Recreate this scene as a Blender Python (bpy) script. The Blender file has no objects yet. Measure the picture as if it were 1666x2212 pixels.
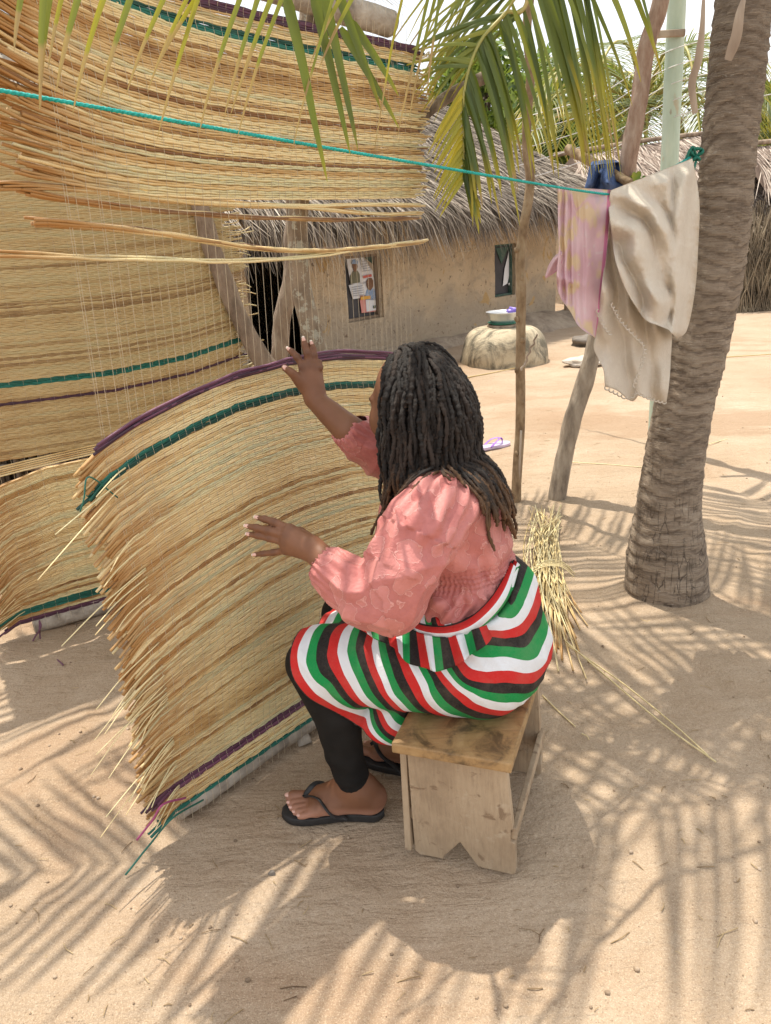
import bpy, math, random
import numpy as np
from mathutils import Vector, Matrix, noise as mnoise

R = random.Random(7)
NP = np.random.RandomState(11)
scn = bpy.context.scene
COL = scn.collection
rad = math.radians

# ------------------------------------------------------------------ camera
CAM_H = 1.45
FPX, WPX, HPX = 1728.0, 1666.0, 2212.0
PITCH = math.atan((1106 - 480) / FPX)
ROLL = 0.055
cP, sP, cR, sR = math.cos(PITCH), math.sin(PITCH), math.cos(ROLL), math.sin(ROLL)
cam_d = bpy.data.cameras.new('camera')
cam = bpy.data.objects.new('camera', cam_d)
COL.objects.link(cam)
X0, Y0, Z0 = Vector((1, 0, 0)), Vector((0, sP, cP)), Vector((0, cP, -sP))
RT, UP = X0 * cR - Y0 * sR, X0 * sR + Y0 * cR
M = Matrix((RT, UP, -Z0)).transposed().to_4x4()
M.translation = (0, 0, CAM_H)
cam.matrix_world = M
cam_d.sensor_fit = 'HORIZONTAL'
cam_d.sensor_width = 36
cam_d.lens = FPX / WPX * 36
cam_d.clip_start = 0.05
cam_d.clip_end = 600
scn.camera = cam

# ------------------------------------------------------------------ sky, sun, exposure
SUN_EL, SHX, SHY = rad(72.5), 0.50, -0.86          # shadows fall to the right and towards the camera
SUN_DIR = Vector((-SHX * math.cos(SUN_EL), -SHY * math.cos(SUN_EL), math.sin(SUN_EL))).normalized()
world = bpy.data.worlds.new('World')
scn.world = world
world.use_nodes = True
nt = world.node_tree
for n in list(nt.nodes):
    nt.nodes.remove(n)
w_out = nt.nodes.new('ShaderNodeOutputWorld')
w_bg = nt.nodes.new('ShaderNodeBackground')
w_sky = nt.nodes.new('ShaderNodeTexSky')
w_sky.sky_type = 'NISHITA'
w_sky.sun_disc = False
w_sky.sun_elevation = SUN_EL
w_sky.sun_rotation = math.atan2(SUN_DIR.x, SUN_DIR.y)
w_sky.dust_density = 4.0
w_sky.air_density = 1.0
w_tc = nt.nodes.new('ShaderNodeTexCoord')
w_ns = nt.nodes.new('ShaderNodeTexNoise')
w_ns.inputs['Scale'].default_value = 2.2
w_ns.inputs['Detail'].default_value = 6
w_rmp = nt.nodes.new('ShaderNodeMapRange')
w_rmp.inputs['From Min'].default_value = 0.35
w_rmp.inputs['From Max'].default_value = 0.65
w_rmp.inputs['To Min'].default_value = 0.55
w_rmp.inputs['To Max'].default_value = 0.92
w_mix = nt.nodes.new('ShaderNodeMix')
w_mix.data_type = 'RGBA'
w_mix.inputs['B'].default_value = (8.6, 8.7, 8.8, 1)     # bright thin white cloud over the blue
nt.links.new(w_tc.outputs['Generated'], w_ns.inputs['Vector'])
nt.links.new(w_ns.outputs['Fac'], w_rmp.inputs['Value'])
nt.links.new(w_rmp.outputs['Result'], w_mix.inputs['Factor'])
nt.links.new(w_sky.outputs['Color'], w_mix.inputs['A'])
nt.links.new(w_mix.outputs['Result'], w_bg.inputs['Color'])
nt.links.new(w_bg.outputs['Background'], w_out.inputs['Surface'])
w_bg.inputs['Strength'].default_value = 0.13

sun_d = bpy.data.lights.new('sun', 'SUN')
sun_d.energy = 4.0
sun_d.angle = rad(0.5)
sun_d.color = (1.0, 0.93, 0.81)
sun = bpy.data.objects.new('sun', sun_d)
COL.objects.link(sun)
sun.rotation_euler = (-SUN_DIR).to_track_quat('-Z', 'Y').to_euler()
sun.location = (-3, 5, 9)

vs = scn.view_settings
vs.view_transform = 'Standard'
vs.look = 'None'
vs.gamma = 1
vs.exposure = 0.52
try:
    vs.use_curve_mapping = False
except Exception:
    pass

# ------------------------------------------------------------------ helpers
def ray(u, v):
    a, b = (u - WPX / 2) / FPX, -(v - HPX / 2) / FPX
    x, y = a * cR + b * sR, -a * sR + b * cR
    return Vector((x, cP + y * sP, -sP + y * cP))

def P(u, v, Y):                    # the point of a sight line at world depth Y
    d = ray(u, v)
    t = Y / d.y
    return Vector((d.x * t, Y, CAM_H + d.z * t))

def G(u, v, z=0.0):                # the point of a sight line at height z
    d = ray(u, v)
    t = (z - CAM_H) / d.z
    return Vector((d.x * t, d.y * t, z))

def proj(q):
    y_, zz_ = q[1], q[2] - CAM_H
    dep = y_ * cP - zz_ * sP
    x, u_ = q[0] / dep, (zz_ * cP + y_ * sP) / dep
    return WPX / 2 + FPX * (x * cR - u_ * sR), HPX / 2 - FPX * (x * sR + u_ * cR)

def nz(p, s=1.0, o=0.0):
    return mnoise.noise(Vector((p[0] * s + o, p[1] * s - o, p[2] * s + 2 * o)))

def tag(o, label=None, cat=None, group=None, kind=None):
    if label: o['label'] = label
    if cat: o['category'] = cat
    if group: o['group'] = group
    if kind: o['kind'] = kind
    return o

def par(o, root):
    o.parent = root
    o.matrix_parent_inverse = Matrix.Translation(root.location).inverted()
    return o

def empty(name, loc=(0, 0, 0)):
    o = bpy.data.objects.new(name, None)
    o.empty_display_size = 0.1
    o.location = loc
    COL.objects.link(o)
    return o

def obj(name, geo, mat, parent=None, smooth=True, **attrs):
    V, F = geo[0], geo[1]
    me = bpy.data.meshes.new(name)
    V = np.asarray(V, dtype=np.float32).reshape(-1, 3)
    if isinstance(F, np.ndarray) and F.ndim == 2:
        nf, k = F.shape
        me.vertices.add(len(V)); me.vertices.foreach_set('co', V.ravel())
        me.loops.add(nf * k); me.loops.foreach_set('vertex_index', F.astype(np.int32).ravel())
        me.polygons.add(nf)
        me.polygons.foreach_set('loop_start', np.arange(0, nf * k, k, dtype=np.int32))
        me.update(calc_edges=True)
        me.validate()
    else:
        me.from_pydata(V.tolist(), [], [list(f) for f in F])
        me.update()
    if smooth:
        me.polygons.foreach_set('use_smooth', np.ones(len(me.polygons), dtype=bool))
    for k2, a in attrs.items():
        a = np.asarray(a, dtype=np.float32)
        if a.ndim == 0:
            a = np.full(len(V), float(a), dtype=np.float32)
        at = me.attributes.new(k2, 'FLOAT', 'POINT')
        at.data.foreach_set('value', a)
    o = bpy.data.objects.new(name, me)
    COL.objects.link(o)
    if mat: me.materials.append(mat)
    if parent: par(o, parent)
    return o

def join(parts):                   # parts: list of (V, F[, attrs...]) with quad arrays or lists
    Vs, Fs, n = [], [], 0
    for g in parts:
        V = np.asarray(g[0], dtype=np.float32).reshape(-1, 3)
        Vs.append(V)
        for f in g[1]:
            Fs.append([int(i) + n for i in f])
        n += len(V)
    return np.concatenate(Vs), Fs

def joinq(parts):
    Vs, Fs, n = [], [], 0
    for g in parts:
        V = np.asarray(g[0], dtype=np.float32).reshape(-1, 3)
        Vs.append(V); Fs.append(np.asarray(g[1]) + n); n += len(V)
    return np.concatenate(Vs), np.concatenate(Fs)

def spline(pts, n):                # Catmull-Rom through pts, n samples
    p = np.asarray([tuple(q) for q in pts], dtype=float)
    if len(p) == 2:
        t = np.linspace(0, 1, n)[:, None]
        return p[0] * (1 - t) + p[1] * t
    q = np.vstack([2 * p[0] - p[1], p, 2 * p[-1] - p[-2]])
    L = np.concatenate([[0], np.cumsum(np.linalg.norm(np.diff(p, axis=0), axis=1))])
    s = np.linspace(0, L[-1], n)
    i = np.clip(np.searchsorted(L, s, side='right') - 1, 0, len(p) - 2)
    t = ((s - L[i]) / (L[i + 1] - L[i] + 1e-12))[:, None]
    a, b, c2, d = q[i], q[i + 1], q[i + 2], q[i + 3]
    return 0.5 * ((2 * b) + (c2 - a) * t + (2 * a - 5 * b + 4 * c2 - d) * t ** 2 + (3 * b - a - 3 * c2 + d) * t ** 3)

def frames(p):
    n = len(p)
    T = np.gradient(p, axis=0)
    T /= np.linalg.norm(T, axis=1)[:, None] + 1e-12
    up = np.array([0, 0, 1.0]) if abs(T[0, 2]) < 0.9 else np.array([0, 1.0, 0])
    A = np.zeros_like(T)
    a = np.cross(up, T[0]); a /= np.linalg.norm(a)
    for i in range(n):
        a = a - T[i] * np.dot(a, T[i])
        a /= np.linalg.norm(a) + 1e-12
        A[i] = a
    B = np.cross(T, A)
    return T, A, B

def tube(pts, r, sides=6, caps=True, flat=1.0, twist=None):
    p = np.asarray(pts, dtype=float)
    n = len(p)
    r = np.broadcast_to(np.asarray(r, dtype=float), (n,)) if np.ndim(r) < 2 else np.asarray(r)
    T, A, B = frames(p)
    th = np.linspace(0, 2 * np.pi, sides, endpoint=False)
    if r.ndim == 1:
        r = np.repeat(r[:, None], sides, axis=1)
    V = p[:, None, :] + A[:, None, :] * (np.cos(th)[None, :, None] * r[:, :, None]) \
        + B[:, None, :] * (np.sin(th)[None, :, None] * r[:, :, None] * flat)
    V = V.reshape(-1, 3)
    i = np.arange(n - 1)[:, None] * sides
    j = np.arange(sides)[None, :]
    k = (j + 1) % sides
    F = np.stack([i + j, i + k, i + sides + k, i + sides + j], axis=-1).reshape(-1, 4)
    if not caps:
        return V, F
    F = F.tolist()
    F.append(list(range(sides))[::-1])
    F.append([(n - 1) * sides + q for q in range(sides)])
    return V, F

def along(n, sides):
    return np.repeat(np.linspace(0, 1, n), sides)

def grid_faces(nu, nv):            # vertex index = i*nv + j
    i = np.arange(nu - 1)[:, None] * nv
    j = np.arange(nv - 1)[None, :]
    return np.stack([i + j, i + nv + j, i + nv + j + 1, i + j + 1], axis=-1).reshape(-1, 4)

def box(c, sx, sy, sz, ax=None, bev=0.0):
    """box centred at c with full sizes, axes ax (3 vectors), small chamfer"""
    ax = ax or (Vector((1, 0, 0)), Vector((0, 1, 0)), Vector((0, 0, 1)))
    c = Vector(c)
    if bev <= 0:
        V = [c + ax[0] * (sx / 2 * a) + ax[1] * (sy / 2 * b) + ax[2] * (sz / 2 * d)
             for d in (-1, 1) for b in (-1, 1) for a in (-1, 1)]
        F = [(0, 2, 3, 1), (4, 5, 7, 6), (0, 1, 5, 4), (2, 6, 7, 3), (0, 4, 6, 2), (1, 3, 7, 5)]
        return [tuple(v) for v in V], F
    import bmesh
    bm = bmesh.new()
    bmesh.ops.create_cube(bm, size=1)
    for v in bm.verts:
        v.co = Vector((v.co.x * sx, v.co.y * sy, v.co.z * sz))
    bmesh.ops.bevel(bm, geom=list(bm.edges), offset=bev, segments=2, affect='EDGES', profile=0.6)
    V = [tuple(c + ax[0] * v.co.x + ax[1] * v.co.y + ax[2] * v.co.z) for v in bm.verts]
    bm.verts.index_update()
    F = [[v.index for v in f.verts] for f in bm.faces]
    bm.free()
    return V, F

# ------------------------------------------------------------------ materials
def mat_new(name):
    m = bpy.data.materials.new(name)
    m.use_nodes = True
    nt = m.node_tree
    b = nt.nodes['Principled BSDF']
    return m, nt, b

class N:                            # tiny node-building helper
    def __init__(s, nt): s.nt = nt
    def node(s, t, **kw):
        n = s.nt.nodes.new(t)
        for k, v in kw.items():
            if hasattr(n, k) and not k[0].isupper():
                setattr(n, k, v)
            else:
                n.inputs[k.replace('_', ' ')].default_value = v
        return n
    def link(s, a, b): s.nt.links.new(a, b)
    def obco(s, scale=(1, 1, 1), rot=(0, 0, 0)):
        tc = s.node('ShaderNodeTexCoord')
        mp = s.node('ShaderNodeMapping')
        mp.inputs['Scale'].default_value = scale
        mp.inputs['Rotation'].default_value = rot
        s.link(tc.outputs['Object'], mp.inputs['Vector'])
        return mp.outputs['Vector']
    def noise(s, vec, scale, detail=4, rough=0.55, dist=0.0):
        n = s.node('ShaderNodeTexNoise')
        n.inputs['Scale'].default_value = scale
        n.inputs['Detail'].default_value = detail
        n.inputs['Roughness'].default_value = rough
        n.inputs['Distortion'].default_value = dist
        if vec is not None: s.link(vec, n.inputs['Vector'])
        return n.outputs['Fac']
    def voro(s, vec, scale, feature='F1', out='Distance', rnd=1.0):
        n = s.node('ShaderNodeTexVoronoi')
        n.feature = feature
        n.inputs['Scale'].default_value = scale
        n.inputs['Randomness'].default_value = rnd
        if vec is not None: s.link(vec, n.inputs['Vector'])
        return n.outputs[out]
    def attr(s, name):
        n = s.node('ShaderNodeAttribute')
        n.attribute_name = name
        return n.outputs['Fac']
    def ramp(s, fac, stops, interp='LINEAR'):
        n = s.node('ShaderNodeValToRGB')
        cr = n.color_ramp
        cr.interpolation = interp
        while len(cr.elements) < len(stops): cr.elements.new(0.5)
        for e, (p, c) in zip(cr.elements, stops):
            e.position = p
            e.color = (c[0], c[1], c[2], 1) if not isinstance(c, (int, float)) else (c, c, c, 1)
        s.link(fac, n.inputs['Fac'])
        return n.outputs['Color']
    def mix(s, fac, a, b, mode='MIX'):
        n = s.node('ShaderNodeMix')
        n.data_type = 'RGBA'
        n.blend_type = mode
        for val, name in ((fac, 'Factor'), (a, 'A'), (b, 'B')):
            sock = n.inputs[name]
            if isinstance(val, (int, float)): sock.default_value = val if name == 'Factor' else (val, val, val, 1)
            elif isinstance(val, tuple): sock.default_value = (val[0], val[1], val[2], 1)
            else: s.link(val, sock)
        return n.outputs['Result']
    def math(s, op, a, b=None, clamp=False):
        n = s.node('ShaderNodeMath')
        n.operation = op
        n.use_clamp = clamp
        for i, val in enumerate((a, b)):
            if val is None: continue
            if isinstance(val, (int, float)): n.inputs[i].default_value = val
            else: s.link(val, n.inputs[i])
        return n.outputs[0]
    def mr(s, v, a, b, c=0.0, d=1.0):
        n = s.node('ShaderNodeMapRange')
        s.link(v, n.inputs['Value'])
        for k, x in zip(('From Min', 'From Max', 'To Min', 'To Max'), (a, b, c, d)):
            n.inputs[k].default_value = x
        return n.outputs['Result']
    def bump(s, h, b, strength=0.5, dist=0.01):
        n = s.node('ShaderNodeBump')
        n.inputs['Strength'].default_value = strength
        n.inputs['Distance'].default_value = dist
        s.link(h, n.inputs['Height'])
        s.link(n.outputs['Normal'], b.inputs['Normal'])
        return n
    def rnd(s):
        n = s.node('ShaderNodeObjectInfo')
        return n.outputs['Random']

def simple(name, cols, scale=8, rough=0.8, bump=0.3, bdist=0.005, stretch=(1, 1, 1), bscale=None, detail=5):
    """noise between two or more colours, with relief"""
    m, nt, b = mat_new(name)
    n = N(nt)
    v = n.obco(stretch)
    f = n.noise(v, scale, detail)
    k = len(cols)
    stops = [(0.3 + 0.4 * i / max(1, k - 1), c) for i, c in enumerate(cols)]
    n.link(n.ramp(f, stops), b.inputs['Base Color'])
    b.inputs['Roughness'].default_value = rough
    if bump:
        n.bump(n.noise(v, bscale or scale * 4, 4), b, bump, bdist)
    return m

def reed_mat(name, stops, endcol=(0.36, 0.165, 0.038), dyed=False):
    m, nt, b = mat_new(name)
    n = N(nt)
    rn, al = n.attr('rnd'), n.attr('along')
    v = n.obco((1, 1, 1))
    var = n.noise(v, 9, 3)
    f = n.math('ADD', rn, n.math('MULTIPLY', n.math('SUBTRACT', var, 0.5), 0.55))
    c = n.ramp(f, stops)
    if not dyed:
        e = n.mr(n.math('ADD', al, n.math('MULTIPLY', n.noise(v, 14, 2), 0.16)), 0.12, 0.32, 0.92, 0.0)
        e2 = n.math('MULTIPLY', e, n.mr(n.attr('rnd2'), 0.05, 0.6, 0.2, 1.0))
        c = n.mix(e2, c, endcol)
    sp = n.noise(n.obco((60, 60, 60)), 6, 2)
    c = n.mix(n.mr(sp, 0.58, 0.72, 0, 0.45), c, (0.12, 0.06, 0.025) if not dyed else (0.02, 0.02, 0.02))
    n.link(c, b.inputs['Base Color'])
    b.inputs['Roughness'].default_value = 0.5
    st = n.noise(n.obco((110, 110, 500)), 3, 2)
    n.bump(st, b, 0.35, 0.0012)
    return m

M_REED = reed_mat('reed_straw', [(0.0, (0.22, 0.11, 0.04)), (0.12, (0.46, 0.27, 0.095)), (0.28, (0.70, 0.51, 0.235)),
                                 (0.55, (0.82, 0.66, 0.36)), (0.8, (0.70, 0.61, 0.34)), (1.0, (0.56, 0.54, 0.33))])
M_REED_DK = reed_mat('reed_brown', [(0.0, (0.13, 0.06, 0.028)), (0.3, (0.25, 0.115, 0.04)), (0.5, (0.52, 0.32, 0.12)),
                                    (0.75, (0.66, 0.47, 0.22)), (1.0, (0.47, 0.40, 0.21))])
M_REED_OLD = reed_mat('reed_weathered', [(0.0, (0.28, 0.17, 0.07)), (0.3, (0.48, 0.34, 0.155)), (0.6, (0.58, 0.44, 0.22)),
                                         (1.0, (0.50, 0.42, 0.225))])
M_GREEN = reed_mat('reed_dyed_green', [(0.2, (0.005, 0.05, 0.035)), (0.6, (0.01, 0.12, 0.085)), (0.9, (0.01, 0.17, 0.13))], dyed=True)
M_PURPLE = reed_mat('reed_dyed_purple', [(0.1, (0.05, 0.02, 0.035)), (0.5, (0.12, 0.04, 0.075)), (0.9, (0.22, 0.08, 0.14))], dyed=True)
M_PINK = reed_mat('reed_dyed_pink', [(0.1, (0.25, 0.03, 0.11)), (0.9, (0.42, 0.09, 0.22))], dyed=True)
M_THREAD = simple('cotton_thread', [(0.48, 0.39, 0.26), (0.62, 0.52, 0.37)], 30, 0.8, 0)
# ================================================================== GROUND
FEET = [(R.uniform(-1.5, 3.0), R.uniform(1.0, 6.0), R.uniform(0, 6.28)) for _ in range(95)]
FEET = [f for f in FEET if not (-0.45 < f[0] < 0.6 and 1.35 < f[1] < 2.2) and not (0.8 < f[0] < 1.5 and 2.5 < f[1] < 3.3)]
def ground_h(x, y):
    h = 0.012 * nz((x, y, 0), 2.1, 3.3) + 0.010 * nz((x, y, 0), 6.0, 8.1) + 0.005 * nz((x, y, 0), 15.0, 1.7)
    for (fx, fy, fa) in FEET:
        dx, dy = x - fx, y - fy
        if abs(dx) < 0.3 and abs(dy) < 0.3:
            a, b = dx * math.cos(fa) + dy * math.sin(fa), -dx * math.sin(fa) + dy * math.cos(fa)
            q = (a / 0.125) ** 2 + (b / 0.05) ** 2
            h += -0.010 * math.exp(-q * 1.2) + 0.006 * math.exp(-(math.sqrt(q) - 1.25) ** 2 * 9)
    dt = math.hypot(x - 1.09, y - 2.86)
    if dt < 0.8: h += (0.028 + 0.012 * nz((x * 7, y * 7, 2), 1.0)) * math.exp(-(max(0, dt - 0.13) / 0.10) ** 2)
    return h - 0.004

gx = np.concatenate([[-160, -80, -40, -20, -10, -6], np.arange(-4, -1.5, 0.1), np.arange(-1.5, 3.0, 0.022), np.arange(3.0, 5.01, 0.1), [6, 8, 10, 13, 18, 30, 60, 160]])
gy = np.concatenate([[-30, -10, -4, -1], np.arange(0.2, 0.9, 0.1), np.arange(0.9, 5.0, 0.022), np.arange(5.0, 9.01, 0.08), [9.5, 10.5, 12, 14, 17, 22, 30, 50, 90, 180]])
V = [(x, y, ground_h(x, y) if (-4.2 < x < 5.2 and 0 < y < 9.2) else -0.004) for x in gx for y in gy]
m, nt, b = mat_new('sandy_earth'); n = N(nt)
v = n.obco()
big = n.noise(v, 0.55, 5, 0.55, 0.6)
med = n.noise(v, 4.5, 6, 0.6)
c = n.ramp(big, [(0.34, (0.36, 0.272, 0.192)), (0.5, (0.445, 0.345, 0.25)), (0.66, (0.49, 0.39, 0.295))])
c = n.mix(n.mr(med, 0.42, 0.64, 0.0, 0.5), c, (0.35, 0.25, 0.165))
swp = n.noise(n.obco((1.2, 7, 1), (0, 0, 0.7)), 3.0, 5, 0.6, 0.8)
c = n.mix(n.mr(swp, 0.5, 0.68, 0.0, 0.35), c, (0.34, 0.25, 0.17))
# hard bare earth, redder, in the middle of the yard
vs_ = n.obco((0.55, 1.1, 1))
patch = n.noise(vs_, 0.9, 5, 0.6, 0.9)
c = n.mix(n.mr(patch, 0.53, 0.60, 0.0, 0.7), c, (0.33, 0.215, 0.135))
# one damp, trodden brown patch in the yard behind the palm
ml = n.node('ShaderNodeVectorMath'); ml.operation = 'LENGTH'
mpp = n.node('ShaderNodeMapping'); mpp.inputs['Location'].default_value = (-2.2 / 1.6, -5.55 / 0.55, 0); mpp.inputs['Scale'].default_value = (1 / 1.6, 1 / 0.55, 0)
tcc = n.node('ShaderNodeTexCoord'); n.link(tcc.outputs['Object'], mpp.inputs['Vector']); n.link(mpp.outputs['Vector'], ml.inputs[0])
wet = n.mr(n.math('ADD', ml.outputs['Value'], n.math('MULTIPLY', n.noise(n.obco((0.6, 1.6, 1)), 2.4, 6, 0.65, 0.6), 1.6)), 1.35, 1.6, 0.75, 0.0)
c = n.mix(wet, c, (0.31, 0.205, 0.13))
fine = n.noise(v, 95, 4, 0.7)
c = n.mix(n.mr(fine, 0.35, 0.7, 0.0, 0.5), c, (0.31, 0.215, 0.13))
gr = n.noise(v, 330, 2, 0.7)
c = n.mix(n.mr(gr, 0.5, 0.75, 0.0, 0.6), c, (0.70, 0.56, 0.41))
dk = n.noise(v, 210, 2, 0.6)
c = n.mix(n.mr(dk, 0.6, 0.75, 0.0, 0.75), c, (0.17, 0.11, 0.065))
n.link(c, b.inputs['Base Color'])
b.inputs['Roughness'].default_value = 0.95
b.inputs['Specular IOR Level'].default_value = 0.15
hh = n.math('ADD', n.math('MULTIPLY', n.noise(v, 28, 6, 0.65), 1.0), n.math('ADD', n.math('MULTIPLY', fine, 0.35), n.math('MULTIPLY', swp, 1.2)))
n.bump(hh, b, 0.9, 0.016)
M_SAND = m
ground = obj('ground', (V, grid_faces(len(gx), len(gy))), M_SAND)
tag(ground, kind='structure')

# pebbles and grit lying on the sand
def blob(c, r, seed, sq=(1, 1, 0.7), n1=7, n2=5, rough=0.25):
    rr = random.Random(seed)
    Vv, Ff = [], []
    off = rr.random() * 50
    for i in range(n2 + 1):
        ph = math.pi * i / n2
        for j in range(n1):
            t = 2 * math.pi * j / n1
            d = Vector((math.sin(ph) * math.cos(t), math.sin(ph) * math.sin(t), math.cos(ph)))
            k = r * (1 + rough * 1.6 * nz(d * 1.3, 1.0, off))
            Vv.append((c[0] + d.x * k * sq[0], c[1] + d.y * k * sq[1], c[2] + d.z * k * sq[2]))
    for i in range(n2):
        for j in range(n1):
            a, b2 = i * n1 + j, i * n1 + (j + 1) % n1
            Ff.append((a, a + n1, b2 + n1, b2))
    return np.array(Vv), np.array(Ff)

M_STONE = simple('grit', [(0.12, 0.08, 0.05), (0.33, 0.24, 0.16), (0.5, 0.4, 0.3)], 30, 0.9, 0.4)
ps = []
for i in range(1500):
    y = 0.9 + 5.5 * R.random() ** 1.6
    x = (R.random() - 0.45) * (1.2 + y * 1.1)
    r = 0.0016 + 0.0055 * R.random() ** 5
    ps.append(blob((x, y, ground_h(x, y) + r * 0.3), r, i, n1=5, n2=3))
tag(obj('grit', joinq(ps), M_STONE), kind='stuff', label='loose grit and pebbles scattered over the sand', cat='grit')
fl = []
for i in range(650):                # bits of chaff, broken straw and leaf litter
    y = 0.95 + 6.0 * R.random() ** 1.5
    x = (R.random() - 0.42) * (1.2 + y * 1.1)
    a = R.random() * 6.28; L = 0.006 + 0.022 * R.random() ** 2
    z = ground_h(x, y) + 0.0022
    dx, dy = math.cos(a) * L, math.sin(a) * L
    bend = (R.random() - 0.5) * L * 0.5
    fl.append(tube([(x - dx, y - dy, z), (x + bend * dy / L, y - bend * dx / L, z + 0.002), (x + dx, y + dy, z)], 0.0007 + 0.0007 * R.random(), 3, False))
M_CHAFF = simple('chaff', [(0.10, 0.055, 0.03), (0.32, 0.22, 0.11), (0.55, 0.42, 0.24)], 6, 0.8, 0)
tag(obj('straw_litter', joinq(fl), M_CHAFF), kind='stuff', label='broken straw and leaf litter strewn over the sand', cat='litter')

# ================================================================== MUD HOUSE
WA = Vector((0.83, 9.875, 0)); WB = Vector((2.515, 11.509, 0))
wd = (WB - WA).normalized()                 # along the facade, to the right and away
wn = Vector((wd.y, -wd.x, 0))               # out of the facade towards the camera
def W(s, z, o=0.0):                          # s metres along the facade from WA
    p = WA + wd * s + wn * o
    return Vector((p.x, p.y, z))
def W_hit(u, v, o=0.0):                      # facade coordinates of a point seen in the photo
    d = ray(u, v)
    t = ((WA + wn * o).dot(wn)) / d.dot(wn)
    p = Vector((0, 0, CAM_H)) + d * t
    return (p - WA).dot(wd), p.z
S_R = (WB - WA).length + 0.05
S_L = -7.0
WALL_H = 1.95

m, nt, b = mat_new('mud_plaster'); n = N(nt)
v = n.obco()
c = n.ramp(n.noise(v, 1.3, 6, 0.6), [(0.3, (0.48, 0.35, 0.22)), (0.5, (0.62, 0.47, 0.305)), (0.7, (0.68, 0.53, 0.36))])
c = n.mix(n.mr(n.noise(v, 2.6, 6, 0.65, 0.8), 0.50, 0.64, 0, 0.8), c, (0.38, 0.30, 0.215))
# grey damp rendering along the foot of the wall
sx = n.node('ShaderNodeSeparateXYZ'); n.link(v, sx.inputs[0])
foot = n.mr(n.math('ADD', sx.outputs['Z'], n.math('MULTIPLY', n.noise(v, 1.7, 5, 0.6), 0.8)), 0.75, 1.1, 0.8, 0.0)
c = n.mix(foot, c, (0.40, 0.325, 0.24))
c = n.mix(n.mr(n.noise(v, 3.2, 4, 0.5, 1.2), 0.64, 0.67, 0, 0.7), c, (0.52, 0.32, 0.11))   # patches where ochre mud shows
c = n.mix(n.mr(n.noise(v, 17, 4, 0.6), 0.62, 0.70, 0, 0.8), c, (0.16, 0.105, 0.065))         # pits
n.link(c, b.inputs['Base Color']); b.inputs['Roughness'].default_value = 0.95
n.bump(n.noise(v, 9, 8, 0.7), b, 1.0, 0.06)
M_MUD = m
M_TIMB = simple('grey_timber', [(0.13, 0.09, 0.06), (0.26, 0.19, 0.13), (0.36, 0.28, 0.2)], 12, 0.85, 0.6, 0.01, (1, 1, 0.25))
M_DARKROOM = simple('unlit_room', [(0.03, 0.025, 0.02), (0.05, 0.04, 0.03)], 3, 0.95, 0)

house = empty('mud_house', (WA.x, WA.y, 0))
tag(house, 'ochre mud house with shaggy grey thatch, dark doorway and two windows', 'house')

# openings: door, window one (posters), window two
dL, dT = W_hit(524, 528); dR, _ = W_hit(662, 545)
w1 = (W_hit(745, 556)[0], W_hit(830, 690)[0], W_hit(757, 697)[1], W_hit(820, 547)[1])
w2 = (W_hit(1069, 600)[0], W_hit(1115, 600)[0], W_hit(1090, 640)[1], W_hit(1090, 527)[1])
holes = [(dL, dR, -0.1, dT), (w1[0], w1[1], w1[2], w1[3]), (w2[0], w2[1], w2[2], w2[3])]
# front wall as a grid with the openings cut out, thick
ss = sorted(set([S_L, S_R] + [h[0] for h in holes] + [h[1] for h in holes] + list(np.arange(S_L, S_R, 0.16))))
zz = sorted(set([-0.1, WALL_H] + [h[2] for h in holes] + [h[3] for h in holes] + list(np.arange(-0.1, WALL_H, 0.14))))
def wav(s, z): return 0.018 * nz((s, z, 0), 1.7, 5) + 0.008 * nz((s, z, 0), 6, 9)
V, F, idx = [], [], {}
TH = 0.22
def vid(s, z, back):
    k = (round(s, 4), round(z, 4), back)
    if k not in idx:
        idx[k] = len(V); V.append(tuple(W(s, z, (-TH if back else wav(s, z)))))
    return idx[k]
def inhole(s, z): return any(h[0] - 1e-4 < s < h[1] + 1e-4 and h[2] - 1e-4 < z < h[3] + 1e-4 for h in holes)
cells = {}
for a in range(len(ss) - 1):
    for c_ in range(len(zz) - 1):
        if not inhole((ss[a] + ss[a + 1]) / 2, (zz[c_] + zz[c_ + 1]) / 2): cells[(a, c_)] = 1
for (a, c_) in cells:
    s0, s1, z0, z1 = ss[a], ss[a + 1], zz[c_], zz[c_ + 1]
    F.append((vid(s0, z0, 0), vid(s1, z0, 0), vid(s1, z1, 0), vid(s0, z1, 0)))
    F.append((vid(s0, z0, 1), vid(s0, z1, 1), vid(s1, z1, 1), vid(s1, z0, 1)))
    for (da, dc, q) in ((-1, 0, ((s0, z0), (s0, z1))), (1, 0, ((s1, z1), (s1, z0))), (0, -1, ((s1, z0), (s0, z0))), (0, 1, ((s0, z1), (s1, z1)))):
        if (a + da, c_ + dc) not in cells:
            (p, q2) = q
            F.append((vid(p[0], p[1], 0), vid(q2[0], q2[1], 0), vid(q2[0], q2[1], 1), vid(p[0], p[1], 1)))
obj('wall', (V, F), M_MUD, house, smooth=False)
# side wall and back walls (the room stays dark)
def wallbox(s0, s1, o0, o1, name, mat=M_MUD, z0=-0.1, z1=WALL_H):
    c = W((s0 + s1) / 2, (z0 + z1) / 2, (o0 + o1) / 2)
    return obj(name, box(c, s1 - s0, abs(o1 - o0), z1 - z0, (wd, wn, Vector((0, 0, 1)))), mat, house, smooth=False)
wallbox(S_R - 0.2, S_R - 0.003, -TH - 0.002, -3.2, 'wall')
wallbox(S_L + 0.003, S_L + 0.2, -TH - 0.002, -3.2, 'wall')
wallbox(S_L, S_R, -3.202, -3.4, 'wall')
wallbox(S_L + 0.205, S_R - 0.205, -3.19, -TH - 0.01, 'ceiling', M_DARKROOM, 1.9, 1.93)
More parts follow.
